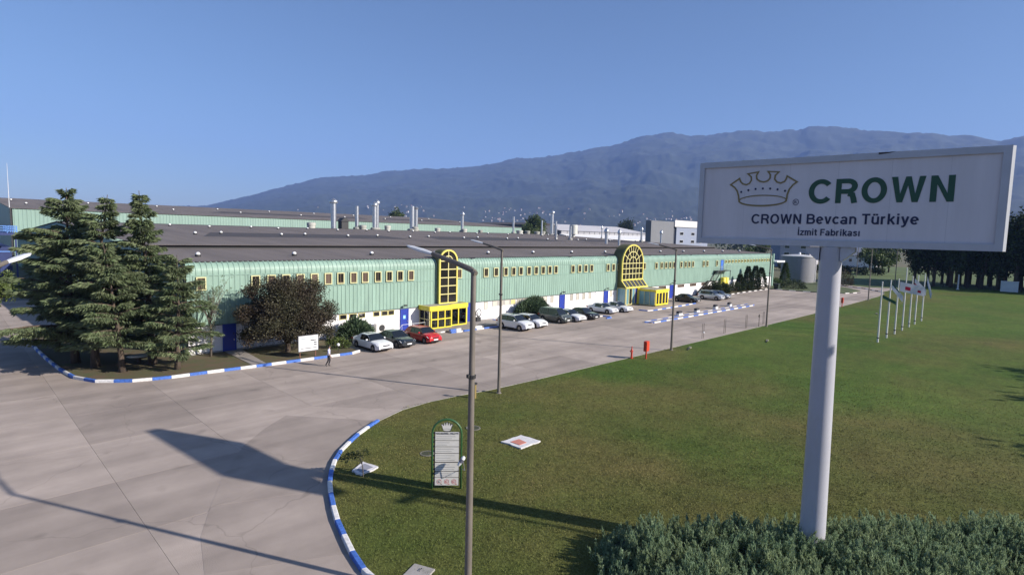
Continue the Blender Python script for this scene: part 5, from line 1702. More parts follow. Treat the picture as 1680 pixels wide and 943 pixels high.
for s in (-1, 1):
    p_ = MB()
    p_.prism([(s * 0.30 - 0.09, 10.86), (s * 0.70 - 0.09, 10.86), (s * 0.70 - 0.09, 10.72), (s * 0.36 - 0.09, 10.42), (s * 0.30 - 0.09, 10.42)], lambda u, v, d: sfn(u, v, d - 0.2), 0.4)
    p_.build('bracket', M_sframe, sign)
FZ = 0.222
def stroke(pts, w, closed=False):
    n = len(pts)
    out, inn_ = [], []
    for i, p in enumerate(pts):
        a = pts[i - 1] if (closed or i > 0) else p
        b = pts[(i + 1) % n] if (closed or i < n - 1) else p
        d1 = Vector((p[0] - a[0], p[1] - a[1])); d2 = Vector((b[0] - p[0], b[1] - p[1]))
        d1 = d1.normalized() if d1.length > 1e-9 else d2.normalized()
        d2 = d2.normalized() if d2.length > 1e-9 else d1
        n1 = Vector((-d1.y, d1.x)); n2 = Vector((-d2.y, d2.x))
        m_ = (n1 + n2)
        m_ = m_.normalized() if m_.length > 1e-6 else n1
        k = min(1.0 / max(0.35, m_.dot(n1)), 2.0) * w / 2
        out.append((p[0] + m_.x * k, p[1] + m_.y * k)); inn_.append((p[0] - m_.x * k, p[1] - m_.y * k))
    return out, inn_
M_lgreen = mat('letter_green', (0.010, 0.065, 0.035), 0.5)
M_lnavy = mat('letter_navy', (0.010, 0.016, 0.060), 0.5)
M_gold = mat('emblem_gold', (0.20, 0.155, 0.055), 0.5)
dfn = lambda u, v, d: sfn(u, v, d + FZ)
def ell(cx, cy, rx, ry, a0, a1, n):
    return [(cx + rx * math.cos(rad(a0 + (a1 - a0) * k / n)), cy + ry * math.sin(rad(a0 + (a1 - a0) * k / n))) for k in range(n + 1)]
LB, LT = 12.265, 13.03
lc = (LB + LT) / 2; lh = (LT - LB) / 2
def arcp(cx, cy, rx, ry, a0, a1, n=12):
    return [(cx + rx * math.cos(rad(a0 + (a1 - a0) * k / n)), cy + ry * math.sin(rad(a0 + (a1 - a0) * k / n))) for k in range(n + 1)]
# strokes of a bold grotesque, cap height 1, drawn on centre lines: (width, [(points, closed)])
def glyphs(s):
    h = s / 2; T = 1 - h; X = 0.74; xt = X - h
    st = lambda x, y: ([(x, 0), (x, y)], False)
    dot = lambda x, y: ([(x, y), (x, y + s * 0.95)], False)
    return {
        'C': (0.80, [(arcp(0.43, 0.5, 0.34, 0.515 - h, 40, 320, 26), False)]),
        'R': (0.77, [st(h + 0.04, 1), ([(h * 2 + 0.04, T), (0.44, T)] + arcp(0.44, T - 0.215, 0.225, 0.215, 80, -80, 9) + [(0.44, T - 0.43), (h * 2 + 0.04, T - 0.43)], False), ([(0.46, T - 0.43 - h), (0.60, T - 0.56), (0.645, 0.18), (0.68, 0)], False)]),
        'O': (0.86, [(arcp(0.43, 0.5, 0.40 - h + 0.0, 0.515 - h, 0, 349, 31), True)]),
        'W': (1.02, [([(0, 1), (s, 1), (0.285, 0.33), (0.43, 1), (0.59, 1), (0.735, 0.33), (1.02 - s, 1), (1.02, 1), (0.825, 0), (0.65, 0), (0.51, 0.66), (0.37, 0), (0.195, 0)], 'poly')]),
        'N': (0.78, [([(0.05, 0), (0.05, 1), (0.05 + s * 1.02, 1), (0.73 - s, 0.33), (0.73 - s, 1), (0.73, 1), (0.73, 0), (0.73 - s * 1.02, 0), (0.05 + s, 0.67), (0.05 + s, 0)], 'poly')]),
        'B': (0.76, [st(h + 0.04, 1), ([(h * 2 + 0.04, T), (0.42, T)] + arcp(0.42, T - 0.195, 0.20, 0.195, 80, -80, 8) + [(0.42, T - 0.39), (h * 2 + 0.04, T - 0.39)], False), ([(h * 2 + 0.04, h), (0.45, h)] + arcp(0.45, h + 0.225, 0.225, 0.225, -80, 60, 8), False)]),
        'T': (0.66, [([(0.02, T), (0.64, T)], False), ([(0.33, T - h), (0.33, 0)], False)]),
        'F': (0.66, [st(h + 0.05, 1), ([(h * 2 + 0.05, T), (0.62, T)], False), ([(h * 2 + 0.05, 0.50), (0.56, 0.50)], False)]),
        'e': (0.60, [(arcp(0.30, X / 2, 0.30 - h, X / 2 - h + 0.01, 0, 318, 24), False), ([(h * 2 - 0.01, X / 2), (0.60 - h * 2, X / 2)], False)]),
        'v': (0.58, [([(0, X), (s * 1.08, X), (0.29, 0.22), (0.58 - s * 1.08, X), (0.58, X), (0.378, 0), (0.202, 0)], 'poly')]),
        'c': (0.58, [(arcp(0.30, X / 2, 0.30 - h, X / 2 - h + 0.01, 42, 318, 22), False)]),
        'a': (0.58, [(arcp(0.275, X - h - 0.155, 0.18, 0.165, 165, 0, 12) + [(0.455, 0.10), (0.485, 0)], False), (arcp(0.245, 0.205, 0.19, 0.145, 15, 345, 18), False)]),
        'n': (0.60, [st(h + 0.03, X), (arcp(0.305, xt - 0.19, 0.195, 0.20, 150, 0, 10) + [(0.50, 0)], False)]),
        'm': (0.90, [st(h + 0.03, X), (arcp(0.275, xt - 0.165, 0.165, 0.175, 145, 0, 9) + [(0.44, 0)], False), (arcp(0.635, xt - 0.165, 0.165, 0.175, 155, 0, 9) + [(0.80, 0)], False)]),
        'ü': (0.60, [(([(h + 0.02, X)] + arcp(0.295, h + 0.19, 0.195, 0.20, 180, 330, 10)), False), st(0.50, X), dot(0.19, 0.83), dot(0.40, 0.83)]),
        'r': (0.42, [st(h + 0.03, X), (arcp(0.30, xt - 0.19, 0.19, 0.20, 150, 75, 6), False)]),
        'k': (0.58, [st(h + 0.03, 1), ([(0.50, X), (0.18, 0.33)], False), ([(0.27, 0.42), (0.53, 0)], False)]),
        'i': (0.26, [st(0.13, X), dot(0.13, 0.845)]),
        'ı': (0.26, [st(0.13, X)]),
        'İ': (0.28, [st(0.14, 1), dot(0.14, 1.10)]),
        'y': (0.58, [([(h, X), (0.29, 0.08)], False), ([(0.58 - h, X), (0.29, -0.06), (0.20, -0.17), (0.06, -0.19)], False)]),
        'z': (0.54, [([(0.03, xt), (0.48, xt), (0.06, h), (0.51, h)], False)]),
        't': (0.38, [([(0.17, 0.94), (0.17, 0.16), (0.22, h), (0.36, h)], False), ([(0.01, xt), (0.17 - h, xt)], False), ([(0.17 + h, xt), (0.36, xt)], False)]),
        'b': (0.62, [st(h + 0.02, 1), (arcp(0.345, X / 2, 0.205, X / 2 - h + 0.01, 155, -155, 20), False)]),
        's': (0.55, [([(0.455, 0.535), (0.41, 0.625), (0.28, 0.66), (0.15, 0.625), (0.105, 0.545), (0.15, 0.455), (0.28, 0.40), (0.41, 0.335), (0.455, 0.22), (0.40, 0.115), (0.27, 0.075), (0.14, 0.11), (0.085, 0.205)], False)]),
    }
def set_text(body, u0, u1, v0, cap, s, m, name='letter', sp=0.055):
    """each letter a part of its own, set between u0 and u1"""
    G = glyphs(s)
    tot = sum(0.30 if ch == ' ' else G[ch][0] + sp for ch in body) - sp
    kx = (u1 - u0) / tot
    x = 0.0
    for ch in body:
        if ch == ' ':
            x += 0.30
            continue
        w, strokes = G[ch]
        mb = MB()
        for q, (pts, closed) in enumerate(strokes):
            if closed == 'poly':
                mb.prism([(u0 + (x + a) * kx, v0 + b * cap) for a, b in pts], dfn, 0.010)
                continue
            o_, i_ = stroke(pts, s, closed)
            mb.ribbon([(u0 + (x + a) * kx, v0 + b * cap) for a, b in o_], [(u0 + (x + a) * kx, v0 + b * cap) for a, b in i_], lambda u, v, d: sfn(u, v, d + FZ), 0.010 + 0.0007 * q, closed=closed)
        mb.build(name, m, sign)
        x += w + sp
set_text('CROWN', -0.82, 3.02, LB, LT - LB, 0.19, M_lgreen, sp=0.09)
S3 = Matrix(((SR.x, 0, SN.x, 0), (SR.y, 0, SN.y, 0), (0, 1, 0, 0), (0, 0, 0, 1)))
def sign_text(body, u0, u1, v, size, m, bold):
    me = text_mesh('lettering', body, size, m, bold=bold)
    xs_ = [p.co.x for p in me.vertices]
    a, b = min(xs_), max(xs_)
    me.transform(Matrix.Translation((-a, 0, 0)))
    me.transform(Matrix.Diagonal(((u1 - u0) / (b - a), 1, 1, 1)))
    me.transform(Matrix.Translation(Vector(sfn(u0, v, FZ + 0.006))) @ S3)
    return link('lettering', me, sign)
set_text('CROWN Bevcan Türkiye', -2.58, 2.20, 11.60, 0.325, 0.165, M_lnavy, sp=0.075)
set_text('İzmit Fabrikası', -1.08, 0.72, 11.225, 0.215, 0.165, M_lnavy, sp=0.075)
sign_text('R', -1.235, -1.155, 12.275, 0.13, M_lnavy, 0.0)
em = MB()
em.ribbon(*stroke([(-1.195 + 0.085 * math.cos(2 * math.pi * k / 20), 12.32 + 0.095 * math.sin(2 * math.pi * k / 20)) for k in range(20)], 0.016, True), dfn, 0.01, closed=True)
em.build('registered_mark', M_lnavy, sign)
left = [(-3.045, 12.42), (-3.06, 12.56), (-3.12, 12.74), (-3.22, 12.87), (-3.36, 12.965)]
top_ = [(-3.06, 13.17), (-3.02, 13.06), (-2.94, 12.98), (-2.82, 12.945), (-2.72, 12.99), (-2.66, 13.09), (-2.67, 13.21), (-2.79, 13.32), (-2.44, 13.37),
        (-2.50, 13.25), (-2.48, 13.13), (-2.38, 13.05), (-2.25, 13.02), (-2.13, 13.05), (-2.05, 13.14), (-2.05, 13.26), (-2.13, 13.37), (-1.78, 13.34),
        (-1.89, 13.23), (-1.90, 13.10), (-1.82, 13.00), (-1.70, 12.965), (-1.59, 13.01), (-1.54, 13.09), (-1.515, 13.19), (-1.20, 12.985)]
right = [(-1.32, 12.89), (-1.42, 12.75), (-1.475, 12.58), (-1.485, 12.42)]
em = MB()
em.ribbon(*stroke(left + top_ + right, 0.05), dfn, 0.012)
em.build('crown_emblem', M_gold, sign)
em = MB()
em.ribbon(ell(-2.265, 12.385, 0.80, 0.20, 0, 355, 40), ell(-2.265, 12.395, 0.745, 0.155, 0, 355, 40), lambda u, v, d: sfn(u, v, d + FZ + 0.001), 0.013, closed=True)
em.build('crown_band', M_gold, sign)
for k in range(7):
    u = -2.98 + 0.238 * k
    v = 12.70 + 0.10 * (1 - ((k - 3) / 3) ** 2) + 0.0
    em = MB(); em.prism(ell(u, v, 0.034, 0.038, 0, 330, 11), dfn, 0.01); em.build('crown_dot', M_lnavy, sign)

# ================================================================== DIRECTORY BOARD
DB = Vector((14.95, 18.49, 0.04)); DR = Vector((0.741, -0.671, 0)); DN = Vector((-0.671, -0.741, 0))
def bfn(u, v, d):
    return tuple(DB + DR * u + DN * d + Vector((0, 0, v)))
dr = thing('directory_board', 'green arched directory board with white panels on the near lawn', 'sign', tuple(DB), world=True)
M_gtube = mat('green_tube', (0.03, 0.10, 0.035), 0.4)
tb = MB()
tb.tube([bfn(-0.62, -0.1, 0), bfn(-0.62, 2.45, 0)] + [bfn(-0.62 * math.cos(math.pi * k / 14), 2.45 + 0.62 * math.sin(math.pi * k / 14), 0) for k in range(1, 14)] + [bfn(0.62, 2.45, 0), bfn(0.62, -0.1, 0)], 0.045, 8)
tb.build('frame_tube', M_gtube, dr, smooth=True)
bk = MB(); bk.prism([(-0.53, 0.18), (0.54, 0.18), (0.54, 2.52), (-0.53, 2.52)], lambda u, v, d: bfn(u, v, d - 0.03), 0.03); bk.build('back_plate', M_dark, dr)
M_panel = mat('panel_white', (0.62, 0.60, 0.56), 0.5, var=0.05, scale=2)
M_ink = mat('panel_ink', (0.16, 0.16, 0.17), 0.6)
M_inkd = mat('panel_ink_dark', (0.04, 0.04, 0.05), 0.6)
M_inkr = mat('panel_ink_red', (0.45, 0.03, 0.03), 0.6)
pv = lambda py: 2.52 - (py - 262) / (825 - 262) * 2.34
rr = random.Random(6)
for i, (a, b) in enumerate(((262, 346), (354, 412), (420, 482), (491, 576), (588, 674), (684, 739), (747, 826))):
    pn = MB(); pn.prism([(-0.49, pv(b)), (0.52, pv(b)), (0.52, pv(a)), (-0.49, pv(a))], lambda u, v, d: bfn(u, v, d + 0.002), 0.03)
    panel = pn.build('panel', M_panel, dr)
    if i == 6:
        for cu in (-0.31, 0.01, 0.32):
            c_ = (cu, (pv(a) + pv(b)) / 2)
            m = MB()
            m.ribbon(ell(c_[0], c_[1], 0.10, 0.105, 0, 345, 23), ell(c_[0], c_[1], 0.088, 0.093, 0, 345, 23), lambda u, v, d: bfn(u, v, d + 0.033), 0.004, closed=True)
            m.build('print_ring', M_inkr, panel)
            m = MB()
            m.ribbon(ell(c_[0], c_[1], 0.055, 0.055, 40, 330, 16), ell(c_[0], c_[1], 0.032, 0.032, 40, 330, 16), lambda u, v, d: bfn(u, v, d + 0.033), 0.004)
            m.prism([(c_[0] + 0.06, c_[1] - 0.12), (c_[0] + 0.13, c_[1] - 0.12), (c_[0] + 0.13, c_[1] - 0.095), (c_[0] + 0.06, c_[1] - 0.095)], lambda u, v, d: bfn(u, v, d + 0.033), 0.004)
            m.build('print_mark', M_inkd if cu < -0.1 else M_inkr, panel)
    else:
        m = MB()
        nl = max(1, int((b - a) / 26))
        for k in range(nl):
            v = pv(a + (b - a) * (k + (1.0 if i == 0 else 0.7)) / (nl + (0.8 if i == 0 else 0.4)))
            u0, u1 = -0.44, rr.uniform(0.0, 0.45)
            m.prism([(u0, v - 0.006), (u1, v - 0.006), (u1, v + 0.006), (u0, v + 0.006)], lambda u, w, d: bfn(u, w, d + 0.033), 0.003)
        m.build('print_lines', M_ink, panel)
        if i == 0:
            me = text_mesh('lettering', 'HOŞ GELDİNİZ - WELCOME', 0.075, M_inkd, bold=0.002, align='CENTER')
            me.transform(Matrix.Translation(Vector(bfn(0.015, pv(a) - 0.075, 0.034))) @ Matrix(((DR.x, 0, DN.x, 0), (DR.y, 0, DN.y, 0), (0, 1, 0, 0), (0, 0, 0, 1))))
            link('lettering', me, panel)
for k in range(12):
    z = 0.25 + 0.2 * k
    cl = MB(); cl.prism([(-0.585, z), (-0.50, z), (-0.50, z + 0.07), (-0.585, z + 0.07)], lambda u, v, d: bfn(u, v, d - 0.01), 0.03); cl.build('clip', M_dark, dr)
cr = MB()
cpts = [(-0.17, 2.60), (-0.21, 2.74), (-0.26, 2.86), (-0.22, 2.90), (-0.15, 2.82), (-0.135, 2.93), (-0.09, 2.95), (-0.055, 2.84), (-0.02, 2.97), (0.02, 2.97), (0.055, 2.84), (0.09, 2.95), (0.135, 2.93), (0.15, 2.82), (0.22, 2.90), (0.26, 2.86), (0.21, 2.74), (0.17, 2.60), (0.09, 2.565), (-0.09, 2.565)]
cr.prism(cpts, lambda u, v, d: bfn(u * 0.95, v - 0.01, d - 0.015), 0.03)
crn = cr.build('crown_cutout', M_panel, dr)
cr = MB(); cr.ribbon(ell(0, 2.62, 0.185, 0.055, 0, 345, 23), ell(0, 2.62, 0.165, 0.042, 0, 345, 23), lambda u, v, d: bfn(u * 0.95, v, d + 0.016), 0.004, closed=True)
cr.build('crown_rim', M_ink, crn)
cr = MB(); cr.ribbon(*stroke(cpts, 0.02, True), lambda u, v, d: bfn(u * 0.95, v - 0.01, d + 0.0162), 0.004, closed=True); cr.build('crown_outline', M_inkd, crn)
fl = thing('spotlight', 'white tubular spotlight aimed at the directory board', 'lamp', tuple(DB + DR * 0.66 + DN * 0.35), world=True)
a = DB + DR * 0.52 + DN * 0.42
m = MB(); m.tube([tuple(a + Vector((0, 0, 1.22))), tuple(a + DR * 0.06 + Vector((0, 0, 1.32))), tuple(a + DR * 0.22 + Vector((0, 0, 1.56))), tuple(a + DR * 0.25 + Vector((0, 0, 1.6)))], [0.06, 0.085, 0.085, 0.05], 10)
m.build('housing', mat('white_metal', (0.7, 0.7, 0.7), 0.5), fl, smooth='auto')
m = MB(); m.tube([tuple(a + DR * 0.2 + Vector((0, 0, 1.4))), tuple(a + DR * 0.28 + Vector((0, 0, 1.0))), tuple(DB + DR * 0.62 + Vector((0, 0, 0.9)))], 0.014, 6)
m.build('bracket', M_gal, fl)
m = MB(); m.tube([tuple(a + DR * 0.09 + Vector((0, 0, 1.36))), tuple(a + DR * 0.18 + Vector((0, 0, 1.50)))], 0.089, 10); m.build('dark_band', mat('band_grey', (0.12, 0.12, 0.16), 0.4), fl)

# ================================================================== NOTICE BOARD by the plum tree
nb_ = thing('notice_board', 'white notice board with dark printed bars in front of the purple tree', 'board', (22.1, 46.35, 0.1), world=True)
m = MB(); m.bbox(21.2, 22.95, 46.33, 46.39, 0.66, 1.98, 0.02); m.build('board', mat('notice_white', (0.80, 0.80, 0.80), 0.5), nb_)
m = MB()
m.ribbon([(21.16, 0.62), (22.99, 0.62), (22.99, 2.02), (21.16, 2.02)], [(21.21, 0.67), (22.94, 0.67), (22.94, 1.97), (21.21, 1.97)], lambda u, v, d: (u, 46.33 - d + 0.07, v), 0.09, closed=True)
m.build('frame', mat('notice_frame', (0.10, 0.10, 0.11), 0.5), nb_)
for x in (21.35, 22.75):
    m = MB(); m.box(x - 0.03, x + 0.03, 46.40, 46.46, 0, 1.9); m.build('post', mat('notice_post', (0.20, 0.09, 0.06), 0.7), nb_)
def nprint(u0, u1, v0, v1, mm):
    m = MB(); m.box(u0, u1, 46.322, 46.329, v0, v1); m.build('print', mm, nb_)
nprint(21.35, 22.85, 1.70, 1.745, mat('print_teal', (0.05, 0.12, 0.15), 0.6)); nprint(21.55, 22.2, 1.84, 1.87, mat('print_cyan', (0.30, 0.5, 0.6), 0.6)); nprint(22.72, 22.8, 1.82, 1.9, mat('print_cyan', (0.3, 0.5, 0.6), 0.6))
nprint(22.25, 22.82, 1.50, 1.59, M_inkd); nprint(22.55, 22.82, 1.30, 1.39, M_inkd); nprint(22.55, 22.82, 1.11, 1.20, M_inkd); nprint(21.40, 22.82, 0.86, 0.92, M_inkd)
nprint(21.35, 21.95, 1.41, 1.435, M_ink); nprint(21.35, 22.15, 1.22, 1.245, M_ink); nprint(21.35, 22.3, 1.04, 1.06, M_ink)

# ================================================================== PERSON
def person(loc, rz, label):
    J = [((0, 0, 0.93), .125), ((0.02, 0, 1.12), .135), ((0.03, 0, 1.32), .15), ((0.03, 0, 1.43), .085), ((0.05, 0, 1.50), .055), ((0.07, 0, 1.58), .085), ((0.07, 0, 1.67), .082),   # 0-6 spine, head
         ((0.03, 0.17, 1.39), .062), ((-0.06, 0.23, 1.14), .048), ((0.02, 0.23, 0.90), .036), ((0.05, 0.22, 0.80), .034),                                                             # 7-10 left arm
         ((0.03, -0.17, 1.39), .062), ((0.04, -0.24, 1.13), .048), ((0.16, -0.22, 0.92), .036), ((0.20, -0.20, 0.83), .034),                                                          # 11-14 right arm
         ((0.0, 0.09, 0.86), .095), ((0.10, 0.10, 0.50), .065), ((-0.02, 0.10, 0.10), .045), ((0.12, 0.10, 0.03), .038),                                                               # 15-18 left leg
         ((0.0, -0.09, 0.86), .095), ((-0.02, -0.10, 0.49), .065), ((-0.22, -0.10, 0.13), .045), ((-0.12, -0.10, 0.035), .038)]                                                        # 19-22 right leg
    E_ = [(0, 1), (1, 2), (2, 3), (3, 4), (4, 5), (5, 6), (2, 7), (7, 8), (8, 9), (9, 10), (2, 11), (11, 12), (12, 13), (13, 14), (0, 15), (15, 16), (16, 17), (17, 18), (0, 19), (19, 20), (20, 21), (21, 22)]
    for hand, s in ((10, 1), (14, -1)):                              # five fingers on each hand
        hx, hy, hz = J[hand][0]
        for k, (dx, dy, ln) in enumerate(((-0.028, 0.0, 0.075), (-0.01, 0.004, 0.088), (0.01, 0.004, 0.084), (0.028, 0.0, 0.066), (0.045, -0.01 * s, 0.05))):
            i0 = len(J)
            J.append(((hx + dx, hy + dy * s, hz - 0.035 if k < 4 else hz), .011)); J.append(((hx + dx * 1.1 + (0.012 if k == 4 else 0.006), hy + dy * s - 0.012 * s, hz - 0.035 - ln), .008))
            E_ += [(hand, i0), (i0, i0 + 1)]
    me = bpy.data.meshes.new('person')
    me.from_pydata([j[0] for j in J], E_, [])
    o = bpy.data.objects.new('person', me)
    COL.objects.link(o)
    md = o.modifiers.new('skin', 'SKIN')
    for i, j in enumerate(J):
        me.skin_vertices[0].data[i].radius = (j[1], j[1])
    me.skin_vertices[0].data[0].use_root = True
    sb = o.modifiers.new('sub', 'SUBSURF'); sb.levels = 1; sb.render_levels = 1
    dg = bpy.context.evaluated_depsgraph_get()
    fin = bpy.data.meshes.new_from_object(o.evaluated_get(dg))
    bpy.data.objects.remove(o)
    fin.materials.clear()
    for m in (mat('skin', (0.40, 0.24, 0.17), 0.5), mat('shirt_lilac', (0.56, 0.56, 0.70), 0.8, var=0.06, scale=6), mat('trousers_black', (0.012, 0.012, 0.018), 0.8), mat('shoe_black', (0.008, 0.008, 0.009), 0.4)):
        fin.materials.append(m)
    for p in fin.polygons:
        c = p.center
        def seg(i, j):
            a, b = Vector(J[i][0]), Vector(J[j][0])
            k = max(0, min(1, (c - a).dot(b - a) / (b - a).length_squared))
            return (c - a - (b - a) * k).length
        arm = min(seg(8, 9), seg(9, 10), seg(12, 13), seg(13, 14)) < 0.05 or min((c - Vector(j[0])).length for j in J[23:]) < 0.03
        p.material_index = 3 if c.z < 0.075 else 0 if (c.z > 1.475 or (arm and c.z < 1.11)) else 2 if c.z < 0.94 else 1
        p.use_smooth = True
    t = thing('person', label, 'person', loc, rz)
    b = link('body', fin, t)
    hr = MB(); hr.lathe((0.055, 0, 1.62), [(0.088, -0.02), (0.094, 0.04), (0.082, 0.10), (0.045, 0.135), (0.01, 0.14)], 14); link('hair', hr.mesh('hair', mat('hair_dark', (0.015, 0.011, 0.009), 0.6), True), t)
    fc = MB()
    fc.prism([(-0.012, 1.565), (0.012, 1.565), (0.004, 1.605), (-0.004, 1.605)], lambda u, v, d: (0.145 + d, u, v), 0.022)
    link('nose', fc.mesh('nose', MATS['skin']), b)
    for s in (-1, 1):
        e = MB(); e.box(0.143, 0.152, s * 0.032 - 0.011, s * 0.032 + 0.011, 1.608, 1.618); link('eye', e.mesh('eye', M_dark), b)
        e = MB(); e.lathe((0.06, s * 0.088, 1.57), [(0.008, 0), (0.018, 0.02), (0.018, 0.045), (0.006, 0.06)], 8); link('ear', e.mesh('ear', MATS['skin']), b)
    e = MB(); e.box(0.142, 0.149, -0.022, 0.022, 1.535, 1.541); link('mouth', e.mesh('mouth', mat('lips', (0.25, 0.09, 0.08), 0.6)), b)
person((21.95, 42.5, 0.0), rad(-35), 'person in a pale shirt and black trousers walking past the notice board')

# ================================================================== FLAGPOLES
M_fpole = mat('flagpole_white', (0.62, 0.62, 0.60), 0.45, var=0.06, scale=2)
fpx = [73.72, 77.96, 82.27, 86.61, 90.95, 94.86, 99.87]
fl_names = ['nearest', 'second', 'third', 'fourth and tallest', 'fifth', 'sixth', 'farthest']
for i, (x, nm_) in enumerate(zip(fpx, fl_names)):
    h = 7.95 if i == 3 else 6.7
    t = thing('flagpole', 'white flagpole on the lawn, %s of the row of seven' % nm_, 'flagpole', (x, 15.1 + 0.03 * i, 0.03), group='row of flagpoles on the lawn')
    m = MB(); m.tube([(0, 0, -0.1), (0, 0, h * 0.5), (0, 0, h)], [0.10, 0.085, 0.055], 9); m.lathe((0, 0, h), [(0.07, 0), (0.085, 0.06), (0.03, 0.12)], 8); link('pole', m.mesh('pole', M_fpole, 'auto'), t)
    m = MB(); m.lathe((0, 0, 0.45), [(0.12, 0), (0.12, 0.12)], 9); link('hinge', m.mesh('hinge', M_dark), t)
def flag(label, x, h, w, hh, droop, cols, fold=0.12, dirn=(0.35, -0.94)):
    """hanging cloth: droop 0 flies level, 1 hangs down"""
    d = Vector((dirn[0], dirn[1], 0)).normalized(); s = Vector((-d.y, d.x, 0))
    nu, nv = 14, 8
    vs, fs, ms = [], [], []
    for i in range(nu + 1):
        f = i / nu
        ang = droop * rad(78)
        off = d * (w * f * math.cos(ang)) + Vector((0, 0, -w * f * math.sin(ang)))
        for j in range(nv + 1):
            g_ = j / nv
            dn = Vector((0, 0, -hh * g_ * (1 - 0.1 * droop * f))) - d * (hh * g_ * 0.12 * droop * f)
            vs.append(tuple(off + dn + s * (fold * math.sin(f * 8 + g_ * 2.2) * f)))
    M_ = nv + 1
    for i in range(nu):
        for j in range(nv):
            fs.append((i * M_ + j, (i + 1) * M_ + j, (i + 1) * M_ + j + 1, i * M_ + j + 1))
            ms.append(cols(i / nu, j / nv))
    mb = MB(); mb.v = vs; mb.f = fs; mb.m = ms
    me = mb.mesh('flag', [mat('flag_white', (0.70, 0.68, 0.70), 0.8, trans=0.25), mat('flag_red', (0.45, 0.015, 0.04), 0.8, trans=0.25), mat('flag_green', (0.03, 0.10, 0.06), 0.8, trans=0.2), mat('flag_blue', (0.25, 0.35, 0.55), 0.8, trans=0.25)], True)
    o = link('flag', me, None, (x, 15.1 - 0.09, h))
    tag(o, label, 'flag', 'flags on the flagpoles')
flag('small dark green flag drooping from the nearest flagpole', 73.72, 5.4, 1.5, 0.35, 0.35, lambda a, b: 2)
flag('white flag with dark green head folded on the second flagpole', 77.96, 6.5, 1.9, 0.7, 0.65, lambda a, b: 2 if b < 0.25 and a < 0.6 else 0)
flag('white flag with red squares spread out from the third flagpole', 82.27, 6.5, 2.6, 1.15, 0.14, lambda a, b: 1 if (0.2 < a < 0.42 and 0.25 < b < 0.75) or (0.68 < a < 0.8 and 0.4 < b < 0.65) else 0)
flag('white flag with red stripe drooping from the fifth flagpole', 90.95, 6.6, 2.0, 0.8, 0.6, lambda a, b: 1 if b > 0.7 and a < 0.5 else 0)
flag('pale blue and white flag hanging down the farthest flagpole', 99.87, 6.6, 2.6, 0.9, 0.95, lambda a, b: 3 if b > 0.5 else 0)

# ================================================================== SMALL YARD THINGS
M_fire = mat('fire_red', (0.50, 0.045, 0.02), 0.5, var=0.06, scale=4)
def hydrant(label, loc):
    t = thing('hydrant', label, 'hydrant', (*loc, 0.03))
    m = MB(); m.lathe((0, 0, 0), [(0.14, -0.05), (0.14, 0.06), (0.085, 0.08), (0.085, 0.62), (0.12, 0.66), (0.12, 0.74), (0.09, 0.82), (0.05, 0.9), (0.04, 1.05), (0.06, 1.06), (0.05, 1.12)], 12); link('barrel', m.mesh('barrel', M_fire, 'auto'), t)
    for a in (0, math.pi / 2, math.pi):
        m = MB(); m.tube([(0.06 * math.cos(a), 0.06 * math.sin(a), 0.66), (0.2 * math.cos(a), 0.2 * math.sin(a), 0.66)], 0.045, 8); link('outlet', m.mesh('outlet', M_fire), t)
hydrant('red fire hydrant left of the red hose box', (44.2, 28.15))
def hosebox(label, loc, h=1.65):
    t = thing('hose_box', label, 'hose box', (*loc, 0.03), rad(8))
    m = MB(); m.bbox(-0.30, 0.30, -0.16, 0.16, 0.74, h, 0.03); link('cabinet', m.mesh('cabinet', M_fire), t)
    m = MB(); m.box(-0.27, 0.27, -0.175, -0.162, 0.80, h - 0.06); link('door', m.mesh('door', mat('fire_red2', (0.55, 0.055, 0.025), 0.45)), t)
    m = MB(); m.tube([(0, 0, -0.1), (0, 0, 0.75)], 0.07, 8); link('post', m.mesh('post', M_fire), t)
hosebox('red fire hose box on a post beside the red hydrant', (45.1, 27.2))
hosebox('small distant red hose box seen right of the big sign post', (109.0, 28.0))
for k, (x, y, lb) in enumerate(((59.95, 29.05, 'nearest'), (65.5, 29.05, 'second'), (71.7, 29.05, 'third'), (77.0, 28.95, 'farthest'))):
    t = thing('barrier_frame', 'thin two legged steel frame on the lawn kerb, %s of four' % lb, 'frame', (x, y, 0), group='steel frames on the kerb')
    m = MB(); m.tube([(-0.19, 0, -0.05), (-0.19, 0, 1.66), (0.19, 0, 1.66), (0.19, 0, -0.05)], 0.03, 7); link('frame', m.mesh('frame', M_post), t)
    if k == 0:
        m = MB(); m.lathe((0.1, -0.05, 0.55), [(0.03, 0), (0.09, 0.05), (0.09, 0.15), (0.03, 0.2)], 10); link('white_knob', m.mesh('white_knob', M_white), t)
t = thing('sign_post', 'short post with a small round plate between the steel frames', 'sign', (74.6, 28.6, 0))
m = MB(); m.tube([(0, 0, -0.05), (0, 0, 1.5)], 0.035, 7); link('post', m.mesh('post', M_post), t)
m = MB(); m.tube([(0, -0.03, 1.35), (0, 0.03, 1.35)], 0.2, 14); link('plate', m.mesh('plate', M_post), t)
for k, (x, y, lb) in enumerate(((75.0, 40.1, 'nearest'), (80.5, 40.2, 'second'), (87.6, 40.6, 'third'), (93.0, 40.7, 'farthest'))):
    t = thing('concrete_block', 'black and white concrete block behind the parking island, %s of four' % lb, 'block', (x, y, 0), 0.05 * k, 'blocks behind the parking island')
    m = MB(); m.bbox(-0.55, 0.55, -0.28, 0.28, -0.02, 0.36, 0.04); link('foot', m.mesh('foot', M_kw), t)
    m = MB(); m.bbox(-0.50, 0.50, -0.22, 0.24, 0.36, 0.66, 0.05); link('top', m.mesh('top', M_kd), t)
